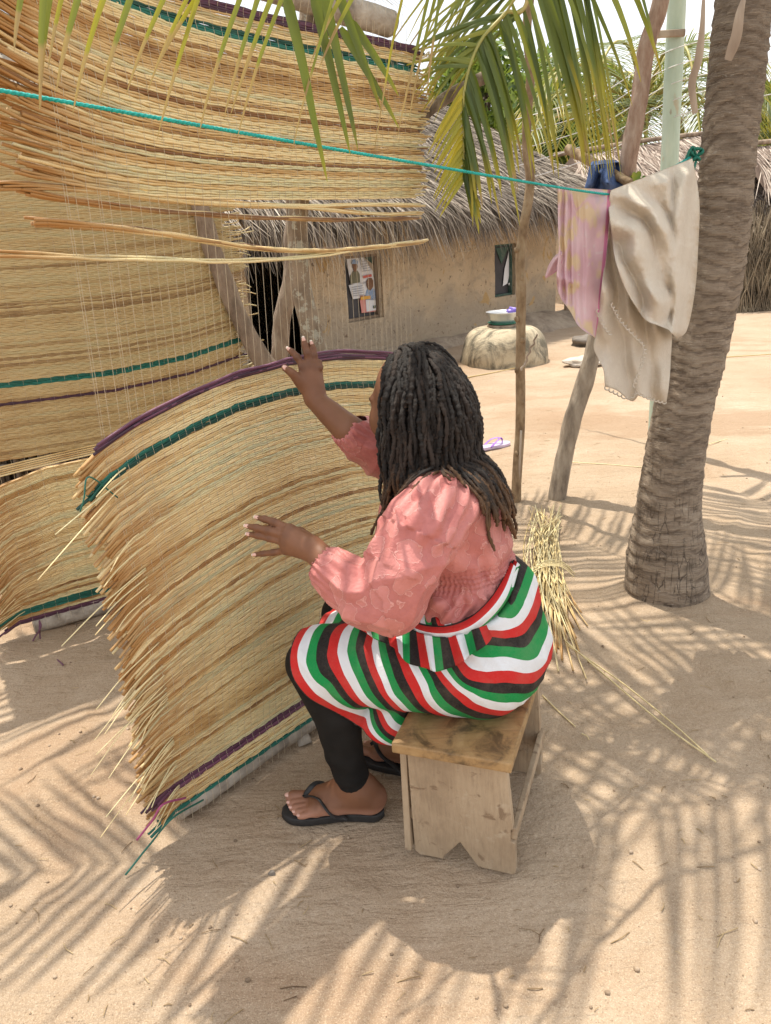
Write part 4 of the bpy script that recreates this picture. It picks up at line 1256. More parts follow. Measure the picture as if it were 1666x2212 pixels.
for k in range(26):                 # thin tips sticking out on the right
    w = R.random()
    z0 = float(z_up1(np.array([1.06]), w)[0])
    L = 0.03 + 0.07 * R.random()
    pts = [L1.pt(1.04, z0, 0.02), L1.pt(1.07 + L * 0.6, z0 + 0.012 * (R.random() - 0.3), 0.02), L1.pt(1.07 + L, z0 + 0.03 * (R.random() - 0.3), 0.02)]
    obj('straw', tube(spline(pts, 6), 0.0018, 4), M_REED, mat2, True, rnd=0.5 + 0.3 * R.random(), rnd2=0.0, along=0.6)

# warp threads
def warp(loom, root, ts, lowz, lowo, wl, upz, upo, wu, z_beam, gap=None, r=0.0006):
    for i, t in enumerate(ts):
        a = [loom.pts([t], lowz(np.array([t]), w), lowo(np.array([t]), w) + 0.0034 + 0.0014 * (k % 2))[0] for k, w in enumerate(np.linspace(wl[0], wl[1], 99))]
        bq = [loom.pts([t], upz(np.array([t]), w), upo(np.array([t]), w) + 0.0034 + 0.0016 * (k % 2))[0] for k, w in enumerate(np.linspace(wu[0], wu[1], 40))]
        a0, b0 = np.array(a[-1]), np.array(bq[0])
        g = [a0 + (b0 - a0) * f for f in (0.2, 0.4, 0.6, 0.8)]
        base = [np.array(loom.pt(t, 0.012, 0.033)), np.array(loom.pt(t, 0.05, 0.036))]
        pts = np.array(base + a + g + bq + [np.array(loom.pt(t + 0.003, z_beam - 0.02, 0.03)), np.array(loom.pt(t + 0.004, z_beam + 0.015, 0.037)), np.array(loom.pt(t + 0.004, z_beam + 0.042, 0.0))])
        obj('warp_thread', tube(pts, r, 3, False), M_THREAD, root)
ts1 = []
for k in range(47):
    t = -0.046 + k * 0.0235
    ts1.append(t + 0.002 * (R.random() - 0.5))
    if k in (0, 3, 40, 43): ts1.append(t + 0.006)
warp(L1, loom1, ts1, z_low1, o_low1, (0, 1.0), z_up1, o_up1, (0, 1), 1.97)

# ------------------------------------------------------------------ loom two (behind, at the left)
loom2 = empty('mat_loom', tuple(L2.pt(0.5, 0)))
tag(loom2, 'second mat loom behind the near one, with a crooked leaning post', 'loom', 'mat looms')
obj('bottom_log', rough_pole([L2.pt(-0.0, 0.032), L2.pt(0.5, 0.035), L2.pt(1.2, 0.034)], 0.036, 0.036, 11, 12, 60, 0.14, 0.006), M_LOG, loom2)
obj('top_beam', rough_pole([L2.pt(-0.5, 2.0, 0.0), L2.pt(0.3, 1.99, 0.0), L2.pt(1.2, 1.95, 0)], 0.036, 0.034, 13, 12, 60, 0.1, 0.004), M_LOG, loom2)
obj('post', rough_pole([L2.pt(1.25, -0.05, 0.08), L2.pt(1.13, 0.76, 0.07), L2.pt(1.055, 0.95, 0.07), L2.pt(0.955, 1.20, 0.06), L2.pt(0.885, 1.48, 0.06), L2.pt(0.84, 1.75, 0.05), L2.pt(0.82, 2.02, 0.045)], 0.046, 0.03, 14, 14, 80, 0.16), M_POST, loom2)
obj('post', rough_pole([P(612, 900, 3.9), P(606, 790, 3.9), P(612, 690, 3.9), P(628, 600, 3.9), P(630, 520, 3.9), P(640, 380, 3.9)], 0.046, 0.034, 15, 14, 70, 0.2), M_POST, loom2)
obj('post', rough_pole([L2.pt(-0.47, -0.05, -0.07), L2.pt(-0.46, 1.0, -0.07), L2.pt(-0.45, 2.06, -0.065)], 0.036, 0.03, 45, 12, 50, 0.13), M_POST, loom2)
mat3 = empty('woven_mat', tuple(L2.pt(0.5, 0.07)))
tag(mat3, 'small straw mat low on the loom behind, purple bottom edge on its log', 'mat', 'straw mats on the looms')
def z_low2(t, w):
    t = np.asarray(t, float)
    D = np.interp(t, [-0.2, -0.08, 0.0, 0.16, 0.34, 0.6, 1.1], [-0.13, -0.075, -0.035, 0.0, 0.004, 0.01, 0.0])
    return 0.062 + w * (0.645 - 0.062) + D * smooth(np.asarray(w) / 0.4)
def o_low2(t, w): return 0.03 * math.sin(math.pi * w) + 0.02 + 0 * np.asarray(t)
NL = 58
rows = []
for i in range(NL):
    w = i / (NL - 1); mm = None
    if w < 0.02: mm = M_PURPLE
    elif 0.07 < w < 0.11: mm = M_GREEN
    rows.append((w, mm))
lay_reeds(L2, mat3, rows, z_low2, o_low2, (-0.05, 1.05), 0.0029, M_REED, 8, 4, ends=(0.08, 0.05), droop=0.4, pitch=0.0104)
fray(L2, mat3, z_low2, 26, 33, (0.02, 0.9), (0.06, 0.2), 0.0020, 0.35)
strand([L2.pt(0.02, 0.07, 0.06), P(88, 1385, 2.76), P(100, 1400, 2.74), G(136, 1437, 0.006)], 0.003, M_PURPLE, mat3)
strand([L2.pt(0.02, 0.07, 0.06), P(88, 1355, 2.78), P(70, 1385, 2.74)], 0.003, M_PURPLE, mat3)
mat4 = empty('woven_mat', tuple(L2.pt(0.5, 1.95)))
tag(mat4, 'tall straw mat hanging on the loom behind, green stripe above a purple one', 'mat', 'straw mats on the looms')
def z_up2(t, w):
    t = np.asarray(t, float)
    D = np.interp(t, [-0.2, 0.05, 0.45, 0.75, 1.05], [0.012, 0.004, 0.0, 0.025, 0.085])
    return 0.705 + w * (1.93 - 0.705) + D * (1 - 0.9 * np.clip(w, 0, 1))
def o_up2(t, w): return 0.02 + 0.05 * math.sin(math.pi * min(1, w * 1.3)) * np.sin(np.asarray(t) * 3.0) + 0 * np.asarray(t)
NT = 118
rows = []
for i in range(NT):
    w = i / (NT - 1); mm = None
    z_ = 0.705 + w * 1.225
    if 0.960 < z_ < 0.982: mm = M_GREEN
    elif 0.895 < z_ < 0.910: mm = M_PURPLE
    rows.append((w, mm))
lay_reeds(L2, mat4, rows, z_up2, o_up2, (-0.12, 0.95), 0.0036, M_REED_OLD, 9, 4, ends=(0.03, 0.10), droop=0.0, per=2, pitch=0.0106)
for k in range(5):                   # reeds slipped down below the cloth
    z0 = 0.655 + 0.008 * k
    pts = [L2.pt(-0.2, z0 - 0.02, 0.03), L2.pt(0.1, z0 + 0.004, 0.03), L2.pt(0.45, z0 + 0.02, 0.03), L2.pt(0.9, z0 + 0.03, 0.03)]
    obj('reed', tube(spline(pts, 24), 0.0035, 5), M_REED, mat4, True, rnd=R.random(), rnd2=0.3, along=0.5)
for k in range(30):                  # broken tips along its right edge
    w = R.random() * 0.75
    z0 = float(z_up2(np.array([1.0]), w)[0]); L = 0.03 + 0.10 * R.random()
    pts = [L2.pt(0.95, z0, 0.03), L2.pt(0.98 + L * 0.6, z0 + 0.012 * (R.random() - 0.6), 0.033), L2.pt(0.98 + L, z0 + 0.03 * (R.random() - 0.6), 0.03 + 0.03 * R.random())]
    obj('straw', tube(spline(pts, 6), 0.002, 4), M_REED, mat4, True, rnd=0.3 + 0.5 * R.random(), rnd2=0.5, along=0.3)
warp(L2, loom2, [-0.046 + k * 0.0465 for k in range(23)], z_low2, o_low2, (0, 1.0), z_up2, o_up2, (0, 1), 1.97)

# added brush screen, its dark colour stands in for shade behind the second loom
shade_scr = empty('shade_screen', (-2.0, 4.1, 0)); tag(shade_scr, 'dark brush fence added for the shade behind the second loom, at the left edge', 'backdrop')
bs_ = []
rsq = np.random.RandomState(4)
for k in range(900):
    x = -3.6 + 2.75 * rsq.rand(); y = 3.95 + 0.30 * rsq.rand(); h = 0.75 + 0.45 * rsq.rand()
    ln = 0.35 * rsq.randn() * 0.4
    bs_.append(tube([(x, y, -0.03), (x + ln * 0.4, y + 0.04 * rsq.randn(), h * 0.5), (x + ln, y + 0.08 * rsq.randn(), h)], 0.006 + 0.010 * rsq.rand(), 4, False))
V, F = joinq(bs_)
M_DKBRUSH = simple('shade_dark_brush', [(0.05, 0.035, 0.025), (0.11, 0.08, 0.055), (0.17, 0.13, 0.09)], 3, 0.9, 0)  # dark browns carry the shade behind the loom
tag(obj('brush', (V, F), M_DKBRUSH, shade_scr), kind='stuff')
for z_ in (0.35, 0.85):
    obj('rail', rough_pole([(-3.7, 3.92, z_), (-2.2, 3.93, z_ + 0.03), (-0.85, 3.92, z_)], 0.02, 0.018, 61, 8, 40, 0.15), M_POST, shade_scr)
# ================================================================== POLES
def pole_thing(name, label, cat, pts, r0, r1, seed, mat, knob=0.12, group=None, n=80, wob=0.01, sides=14):
    t = empty(name, (pts[0].x, pts[0].y, 0))
    tag(t, label, cat, group)
    obj('shaft', rough_pole(pts, r0, r1, seed, sides, n, knob, wob), mat, t)
    return t
m, nt, b = mat_new('sapling_bark'); n = N(nt)
v = n.obco((1, 1, 0.5))
c = n.ramp(n.noise(v, 22, 6, 0.65), [(0.3, (0.14, 0.085, 0.045)), (0.5, (0.27, 0.185, 0.105)), (0.7, (0.38, 0.29, 0.185))])
n.link(c, b.inputs['Base Color']); b.inputs['Roughness'].default_value = 0.85
n.bump(n.noise(v, 50, 6, 0.7), b, 0.7, 0.01)
M_SAP = m
g0 = G(1118, 1082)
sp = pole_thing('sapling_pole', 'thin crooked upright sapling pole between the woman and the leaning post', 'pole',
           [Vector((g0.x, g0.y, -0.1)), g0] + [P(u, v_, 4.08) for u, v_ in ((1121, 980), (1124, 860), (1125, 740), (1127, 640), (1124, 560), (1132, 490), (1141, 430), (1143, 380), (1137, 330), (1140, 240), (1146, 150), (1140, 60), (1146, -60))],
           0.027, 0.020, 21, M_SAP, 0.14)
for k in range(7):                    # knots
    f = [980, 870, 800, 735, 690, 600, 540][k]
    c_ = P(1123 + (6 if k % 2 else -7), f, 4.06)
    obj('knot', blob(c_, 0.012, 70 + k, (1, 1, 1.2)), M_SAP, sp)
obj('split_strip', tube(spline([P(1126, 930, 4.05), P(1123, 1000, 4.05), P(1121, 1078, 4.05)], 12), 0.006, 6), M_HUSK, sp)
g0 = G(1200, 1076)
m, nt, b = mat_new('leaning_post_wood'); n = N(nt)
v = n.obco((1, 1, 0.3)); sx = n.node('ShaderNodeSeparateXYZ'); n.link(n.obco(), sx.inputs[0])
c = n.ramp(n.noise(v, 22, 6, 0.65), [(0.3, (0.15, 0.115, 0.085)), (0.5, (0.30, 0.245, 0.185)), (0.7, (0.42, 0.355, 0.275))])
c2 = n.ramp(n.noise(v, 18, 6, 0.65), [(0.3, (0.15, 0.085, 0.06)), (0.5, (0.31, 0.205, 0.15)), (0.7, (0.46, 0.36, 0.29))])
c = n.mix(n.mr(sx.outputs['Z'], 1.0, 1.5, 0, 1), c, c2)        # bark still on the upper part
n.link(c, b.inputs['Base Color']); b.inputs['Roughness'].default_value = 0.85
n.bump(n.noise(v, 50, 6, 0.7), b, 0.8, 0.012)
lp = pole_thing('leaning_post', 'thick grey crooked post leaning right, its top behind the washing', 'post',
           [Vector((g0.x - 0.01, g0.y, -0.1)), g0] + [P(u, v_, 4.08) for u, v_ in ((1214, 1000), (1238, 905), (1262, 835), (1283, 765), (1298, 690), (1318, 580), (1338, 470), (1352, 380), (1372, 260), (1388, 160), (1398, 90), (1422, 20), (1440, -80))],
           0.048, 0.036, 22, m, 0.16, n=110)
stick = pole_thing('drying_stick', 'short stick tied to the leaning post, a dark blue garment hung over it', 'stick',
           [P(1226, 322, 4.35), P(1290, 356, 4.15), P(1362, 395, 4.0)], 0.024, 0.020, 24, M_SAP, 0.1)
m, nt, b = mat_new('pale_green_paint'); n = N(nt)
v = n.obco((1, 1, 0.25))
c = n.ramp(n.noise(v, 10, 5, 0.6), [(0.3, (0.36, 0.45, 0.36)), (0.6, (0.47, 0.56, 0.46)), (0.75, (0.56, 0.62, 0.50))])
c = n.mix(n.mr(n.noise(n.obco((1, 1, 0.6)), 9, 3), 0.66, 0.72, 0, 0.7), c, (0.42, 0.33, 0.22))
n.link(c, b.inputs['Base Color']); b.inputs['Roughness'].default_value = 0.65
n.bump(n.noise(n.obco((1, 1, 0.1)), 60, 4), b, 0.5, 0.006)
pB = P(1445, 380, 5.0); pT = P(1463, 0, 5.0); dz = (pT - pB) / (pT.z - pB.z)
gp = pole_thing('painted_pole', 'straight pale green painted pole rising behind the washing next to the palm trunk', 'pole',
           [pB + dz * (-0.1 - pB.z), pB, pT, pB + dz * (4.2 - pB.z)], 0.054, 0.046, 25, m, 0.05, wob=0.004)
M_KNOT = simple('faded_knot', [(0.30, 0.30, 0.23), (0.40, 0.38, 0.30)], 30, 0.8, 0.3)
for (u, v_) in ((1464, 100), (1458, 160), (1453, 305), (1450, 240)):
    obj('knot', blob(P(u, v_, 4.962), 0.015, u, (0.6, 0.5, 1.5)), M_KNOT, gp)
obj('peg', box(P(1436, 73, 4.93), 0.22, 0.03, 0.035, None, 0.006), M_HUSK, gp)
# light wires on the pole
M_WIRE = simple('pale_wire', [(0.6, 0.6, 0.6), (0.75, 0.75, 0.75)], 10, 0.5, 0)
for k in range(5):
    w = obj('wire', tube(spline([P(1100, 262 + 34 * k, 6.2), P(1290, 205 + 33 * k, 5.5), P(1452 + 2 * k, 125 + 36 * k - 18, 4.94), P(1700, 60 + 34 * k, 4.2)], 40), 0.0026, 4), M_WIRE)
    tag(w, '%s of the five thin pale wires strung past the green pole' % ('highest', 'second highest', 'middle', 'second lowest', 'lowest')[k], 'wire', 'wires strung on the green pole')

# ================================================================== WASHING LINE
M_ROPE = simple('teal_rope', [(0.0, 0.17, 0.15), (0.0, 0.36, 0.32), (0.02, 0.46, 0.41)], 300, 0.5, 0.3, 0.002)
M_ROPE_DK = simple('green_rope', [(0.0, 0.10, 0.07), (0.01, 0.18, 0.12)], 200, 0.6, 0.3, 0.002)
rA, rS, rK = P(0, 195, 1.34), P(1330, 421, 2.45), P(1500, 334, 2.735)
rA2 = rA + (rA - rS) * 0.4
def rope(path, r, n=700, twist=55.0, mat=None, parent=None, name='rope', sides=9):
    p = spline(path, n)
    L = np.concatenate([[0], np.cumsum(np.linalg.norm(np.diff(p, axis=0), axis=1))])
    th = np.linspace(0, 2 * np.pi, sides, endpoint=False)
    rr = r * (1 + 0.20 * np.cos(3 * (th[None, :] + L[:, None] * twist)))
    return obj(name, tube(p, rr, sides), mat, parent)
line = empty('washing_line', tuple(rK)); tag(line, 'teal twisted rope strung across the yard, tied to the near palm trunk', 'rope')
rope([rA2, rA, rA.lerp(rS, 0.5) + Vector((0, 0, -0.004)), rS, rS.lerp(rK, 0.35) + Vector((0, 0, -0.01)), rK], 0.0031, 2600, 230, M_ROPE, line)
tc = P(1567, 332, TY)
rr_t = 0.118
ring = [tc + Vector((math.cos(a) * rr_t, math.sin(a) * rr_t, 0.01 * math.sin(a * 2))) for a in np.linspace(3.3, 0.9, 30)]
rope([rK] + ring, 0.0042, 500, 200, M_ROPE_DK, line, 'tied_loop')
kn = [rK + Vector((0.016 * math.sin(3 * t) * (1 + 0.3 * math.cos(2 * t)), -0.012 + 0.012 * math.cos(5 * t), 0.016 * math.cos(2 * t))) for t in np.linspace(0, 6.2, 40)]
rope(kn, 0.0045, 300, 200, M_ROPE_DK, line, 'knot')
rope([rK + Vector((-0.005, -0.01, 0)), rK + Vector((-0.03, -0.02, -0.012)), rK + Vector((-0.05, -0.02, -0.035)), rK + Vector((-0.04, -0.015, -0.05))], 0.0038, 80, 200, M_ROPE_DK, line, 'loose_end')
rope([rK + Vector((0.0, -0.015, 0.0)), rK + Vector((-0.02, -0.03, 0.02)), rK + Vector((-0.04, -0.03, -0.03)), rK + Vector((-0.015, -0.03, -0.06)), rK + Vector((0.0, -0.02, -0.02))], 0.0036, 80, 200, M_ROPE_DK, line, 'loose_end')

def seg_dist(pts, poly):
    best = np.full(len(pts), 1e9)
    for a, b_ in zip(poly[:-1], poly[1:]):
        a, b_ = np.array(a, float), np.array(b_, float); d = b_ - a
        t = np.clip(((pts - a) @ d) / (d @ d + 1e-9), 0, 1)
        best = np.minimum(best, np.linalg.norm(pts - a - t[:, None] * d, axis=1))
    return best

def cloth(name, left, right, nu, nv, Yf, folds, mat, parent, th=0.003, ripple=0.0, bottom=None, seed=0, ff=None, **at):
    """hanging sheet between two edge lines; folds = (polyline, height towards the viewer, width) in the cloth's own plane"""
    l = spline([(a, b_, 0) for a, b_ in left], nv); r = spline([(a, b_, 0) for a, b_ in right], nv)
    V = np.zeros((nu, nv, 3)); UVs = np.zeros((nu, nv, 2))
    for i in range(nu):
        f = i / (nu - 1)
        UVs[i] = (l * (1 - f) + r * f)[:, :2]
        if bottom: UVs[i, :, 1] += bottom(f) * (np.linspace(0, 1, nv) ** 2)
    q = UVs.reshape(-1, 2)
    off = np.zeros(len(q))
    for poly, h, w in folds:
        off += h * np.exp(-(seg_dist(q, poly) / w) ** 2)
    if ff is not None: off = off + ff(q) * np.clip(np.tile(np.linspace(0, 1, nv), nu) / 0.10 + 0.25, 0, 1)
    uu = np.repeat(np.linspace(0, 1, nu), nv); vv = np.tile(np.linspace(0, 1, nv), nu)
    if ripple: off += ripple * np.array([nz((a * 4, b_ * 3, seed), 1.0, seed) for a, b_ in zip(uu, vv)])
    P3 = np.array([tuple(P(a, b_, Yf(f, g) - o)) for (a, b_), f, g, o in zip(q, uu, vv, off)])
    back = P3 + np.array([0, th, 0])
    F = grid_faces(nu, nv)
    ef = []
    for i in range(nu - 1):
        for j in (0, nv - 1): ef.append((i * nv + j, (i + 1) * nv + j, (i + 1) * nv + j + len(P3), i * nv + j + len(P3)))
    for j in range(nv - 1):
        for i in (0, nu - 1): ef.append((i * nv + j, i * nv + j + 1, i * nv + j + 1 + len(P3), i * nv + j + len(P3)))
    return obj(name, (np.concatenate([P3, back]), np.concatenate([F, F[:, ::-1] + len(P3), np.array(ef)])), mat, parent, True,
               cu=np.tile(uu, 2), cv=np.tile(vv, 2))
def rope_y(u): return float(np.interp(u, [1205, 1330, 1500], [2.345, 2.45, 2.70]))

def pleat(x, k=1.0): return (0.5 - 0.5 * np.cos(2 * np.pi * x)) ** k
def wob2(q, s_, o_): return np.array([nz((a / s_, b_ / s_, o_), 1.0, o_) for a, b_ in q])
def blanket_folds(q):
    """swags that sweep from the top left round to the bottom right, and upright folds by the trunk"""
    r = np.hypot(q[:, 0] - 1270, (q[:, 1] - 640) * 0.80) + 34 * wob2(q, 120, 2.0) + 9 * wob2(q, 45, 4.0)
    amp = 0.5 + 0.9 * np.clip(wob2(q, 75, 6.0) + 0.45, 0, 1)
    A = 0.072 * amp * pleat(r / 58.0 + 0.12, 0.8) + 0.007 * amp * wob2(q * np.array([1, 0.6]), 22, 14.0)
    x = q[:, 0] + 0.10 * (q[:, 1] - 400) + 7 * wob2(q, 70, 8.0)
    Bv = 0.075 * pleat((x - 1448) / 62.0, 0.8) + 0.006 * wob2(q * np.array([1, 0.4]), 16, 15.0)
    w = np.clip((q[:, 0] - 1440 - 0.03 * (q[:, 1] - 400)) / 14, 0, 1)
    return A * (1 - w) + Bv * w + 0.0035 * wob2(q, 11, 11.0)
def drape_folds(q):
    x = q[:, 0] - 0.12 * (q[:, 1] - 600) + 9 * wob2(q, 60, 3.0)
    return 0.060 * pleat(x / 56.0 + 0.3, 0.8) * (0.5 + np.clip(wob2(q, 80, 5.0) + 0.4, 0, 1)) + 0.006 * wob2(q * np.array([1, 0.4]), 16, 12.0)
def scarf_folds(q):
    k = np.clip(1 - (q[:, 0] - 1200) / 75, 0, 1)
    return 0.026 * k * pleat((q[:, 0] + 5 * wob2(q, 50, 3.0)) / 15.0) + 0.010 * pleat((q[:, 0] + 10 * wob2(q, 60, 5.0)) / 38.0) + 0.020 * np.exp(-((q[:, 1] - 607 - 0.3 * (q[:, 0] - 1230)) / 9) ** 2) * k
# pink and yellow printed scarf
m, nt, b = mat_new('printed_voile'); n = N(nt)
cu, cv = n.attr('cu'), n.attr('cv')
v = n.obco((1, 1, 1))
wn_ = n.node('ShaderNodeTexNoise'); wn_.inputs['Scale'].default_value = 14; n.link(v, wn_.inputs['Vector'])
va = n.node('ShaderNodeVectorMath'); va.operation = 'MULTIPLY_ADD'; n.link(wn_.outputs['Color'], va.inputs[0]); va.inputs[1].default_value = (0.11, 0.11, 0.11); n.link(v, va.inputs[2])
fl_ = n.voro(va.outputs[0], 13.5, 'F1', 'Distance', 1.0)
c = n.ramp(n.noise(v, 9, 3), [(0.35, (0.70, 0.46, 0.51)), (0.6, (0.77, 0.58, 0.61)), (0.75, (0.62, 0.50, 0.58))])
c = n.mix(n.mr(fl_, 0.30, 0.46, 0.8, 0.0), c, (0.76, 0.62, 0.36))
c = n.mix(n.mr(n.voro(va.outputs[0], 24, 'F1', 'Distance'), 0.16, 0.20, 0.5, 0), c, (0.74, 0.62, 0.62))
bd = n.math('GREATER_THAN', cu, 0.93)
c = n.mix(n.math('MULTIPLY', bd, 0.75), c, (0.66, 0.16, 0.38))
n.link(c, b.inputs['Base Color']); b.inputs['Roughness'].default_value = 0.7
tr = n.node('ShaderNodeBsdfTranslucent'); n.link(c, tr.inputs['Color'])
mx = n.node('ShaderNodeMixShader'); mx.inputs[0].default_value = 0.35
n.link(b.outputs[0], mx.inputs[1]); n.link(tr.outputs[0], mx.inputs[2]); n.link(mx.outputs[0], nt.nodes['Material Output'].inputs['Surface'])
n.bump(n.noise(v, 300, 2), b, 0.2, 0.001)
M_SCARF = m
scarf = empty('scarf', tuple(P(1262, 408, rope_y(1262)))); tag(scarf, 'pink and yellow flowered scarf hanging on the teal line, its corner knotted', 'scarf')
cloth('cloth', [(1205, 402), (1206, 470), (1207, 540), (1203, 600), (1210, 640), (1232, 672), (1252, 706), (1284, 728)],
      [(1321, 410), (1317, 470), (1312, 530), (1306, 590), (1298, 650), (1293, 690), (1289, 712), (1286, 731)], 90, 90,
      lambda f, g: rope_y(1205 + 115 * f) - 0.008 - 0.012 * math.sin(math.pi * g),
      [], M_SCARF, scarf, ripple=0.010, seed=3, ff=scarf_folds)
cloth('cloth', [(1208, 404), (1214, 480), (1216, 560), (1222, 640)], [(1318, 411), (1312, 480), (1305, 560), (1292, 660)], 24, 30,
      lambda f, g: rope_y(1205 + 115 * f) + 0.012 + 0.006 * g, [], M_SCARF, scarf, ripple=0.01, seed=5)
cr_ = cloth('knotted_corner', [(1214, 541), (1200, 552), (1186, 572), (1178, 598)], [(1216, 556), (1212, 570), (1202, 586), (1180, 601)], 12, 18,
      lambda f, g: rope_y(1210) - 0.03 + 0.02 * g, [([(1214, 548), (1196, 566), (1180, 598)], 0.016, 5)], M_SCARF, scarf, seed=8)

# cream woven blanket
m, nt, b = mat_new('cream_cotton'); n = N(nt)
v = n.obco()
c = n.ramp(n.noise(v, 8, 5), [(0.3, (0.66, 0.575, 0.465)), (0.7, (0.76, 0.68, 0.57))])
jq = n.noise(v, 38, 4, 0.6, 2.0)
c = n.mix(n.mr(jq, 0.56, 0.60, 0, 0.30), c, (0.80, 0.73, 0.63))
n.link(c, b.inputs['Base Color']); b.inputs['Roughness'].default_value = 0.9; b.inputs['Sheen Weight'].default_value = 0.2
wv_ = n.math('MULTIPLY', n.noise(n.obco((340, 340, 340)), 1.0, 1), 1.0)
n.bump(n.math('ADD', wv_, n.math('ADD', n.math('MULTIPLY', jq, 0.6), n.math('MULTIPLY', n.noise(v, 24, 6, 0.6, 1.5), 1.6))), b, 0.6, 0.006)
tr = n.node('ShaderNodeBsdfTranslucent'); n.link(c, tr.inputs['Color'])
mx = n.node('ShaderNodeMixShader'); mx.inputs[0].default_value = 0.15
n.link(b.outputs[0], mx.inputs[1]); n.link(tr.outputs[0], mx.inputs[2]); n.link(mx.outputs[0], nt.nodes['Material Output'].inputs['Surface'])
M_CREAM = m
blank = empty('blanket', tuple(P(1410, 380, rope_y(1410)))); tag(blank, 'cream cotton blanket with scalloped edge bunched over the line against the palm trunk', 'blanket')
cloth('cloth', [(1320, 411), (1316, 445), (1322, 500), (1330, 560), (1350, 620), (1378, 668), (1396, 692), (1420, 702), (1445, 712)],
      [(1496, 342), (1506, 390), (1512, 450), (1509, 530), (1505, 600), (1497, 660), (1488, 702), (1479, 722), (1462, 730)], 110, 130,
      lambda f, g: rope_y(1320 + 180 * f) - 0.012 - 0.075 * math.sin(math.pi * min(1, 0.06 + f * 0.9)) * math.sin(math.pi * min(1, 0.10 + 0.80 * g)), [], M_CREAM, blank, ripple=0.010, seed=11, th=0.006, ff=blanket_folds)
low = cloth('cloth', [(1322, 414), (1314, 520), (1303, 600), (1296, 655), (1288, 720), (1284, 752), (1304, 795), (1308, 832)],
      [(1494, 345), (1490, 480), (1480, 600), (1456, 690), (1452, 740), (1449, 790), (1445, 835), (1440, 868)], 90, 90,
      lambda f, g: rope_y(1320 + 175 * f) + 0.020 - 0.01 * g, [], M_CREAM, blank, ripple=0.012, seed=12, th=0.005, ff=drape_folds,
      bottom=lambda f: 16 * math.exp(-((f - 0.42) / 0.16) ** 2) - 10 * math.exp(-((f - 0.56) / 0.06) ** 2) + 3)
lace = []
def scallop(path, Y_, n_):
    q = spline([(a, b_, 0) for a, b_ in path], n_ + 1)
    for i in range(n_):
        a, b_ = q[i][:2], q[i + 1][:2]
        mid = (a + b_) / 2; d = b_ - a; nn = np.array([-d[1], d[0]]); 
        k = 0.55
        loop = [a, a + nn * k * 0.8 + d * 0.1, mid + nn * k * 1.15, b_ + nn * k * 0.8 - d * 0.1, b_]
        lace.append(tube(spline([P(x, y, Y_) for x, y in loop], 9), 0.0022, 4, False))
scallop([(1324, 655), (1348, 696), (1394, 746), (1391, 783), (1372, 838)], 2.405, 22)
scallop([(1373, 844), (1405, 858), (1440, 868)], 2.43, 8)
scallop([(1293, 668), (1305, 700), (1322, 722)], 2.40, 7)
scallop([(1308, 834), (1340, 850), (1362, 858), (1374, 842)], 2.43, 8)
scallop([(1318, 455), (1312, 500), (1310, 545)], 2.42, 10)
tag(obj('lace_edging', joinq(lace), M_CREAM, blank), kind='stuff')

# dark blue garment on the stick
m, nt, b = mat_new('navy_cotton'); n = N(nt)
c = n.ramp(n.noise(n.obco(), 22, 5), [(0.3, (0.020, 0.045, 0.125)), (0.7, (0.050, 0.095, 0.23))])
n.link(c, b.inputs['Base Color']); b.inputs['Roughness'].default_value = 0.85
n.bump(n.noise(n.obco(), 90, 4), b, 0.5, 0.006)
blue = empty('garment', tuple(P(1305, 352, 4.1))); tag(blue, 'dark blue garment bunched over the stick above the washing line', 'garment')
cloth('cloth', [(1275, 357), (1272, 372), (1268, 392), (1264, 410), (1270, 440), (1272, 465)], [(1336, 350), (1344, 360), (1347, 385), (1346, 410), (1344, 440), (1340, 462)], 34, 34,
      lambda f, g: 4.06 - 0.07 * math.sin(math.pi * f) * math.sin(math.pi * min(1, 0.2 + g)),
      [([(1295, 352), (1297, 380), (1286, 405)], -0.05, 5), ([(1318, 350), (1312, 380), (1316, 410)], 0.06, 6), ([(1330, 352), (1334, 390)], -0.045, 5), ([(1284, 360), (1280, 400)], 0.05, 6), ([(1300, 372), (1306, 392), (1322, 400)], 0.05, 5)], m, blue, ripple=0.03, seed=21, th=0.01)
cloth('cloth', [(1276, 357), (1280, 349), (1290, 346)], [(1337, 350), (1330, 345), (1318, 345)], 20, 8, lambda f, g: 4.05 + 0.16 * g, [([(1300, 352), (1302, 346)], -0.02, 5)], m, blue, seed=22, th=0.01)
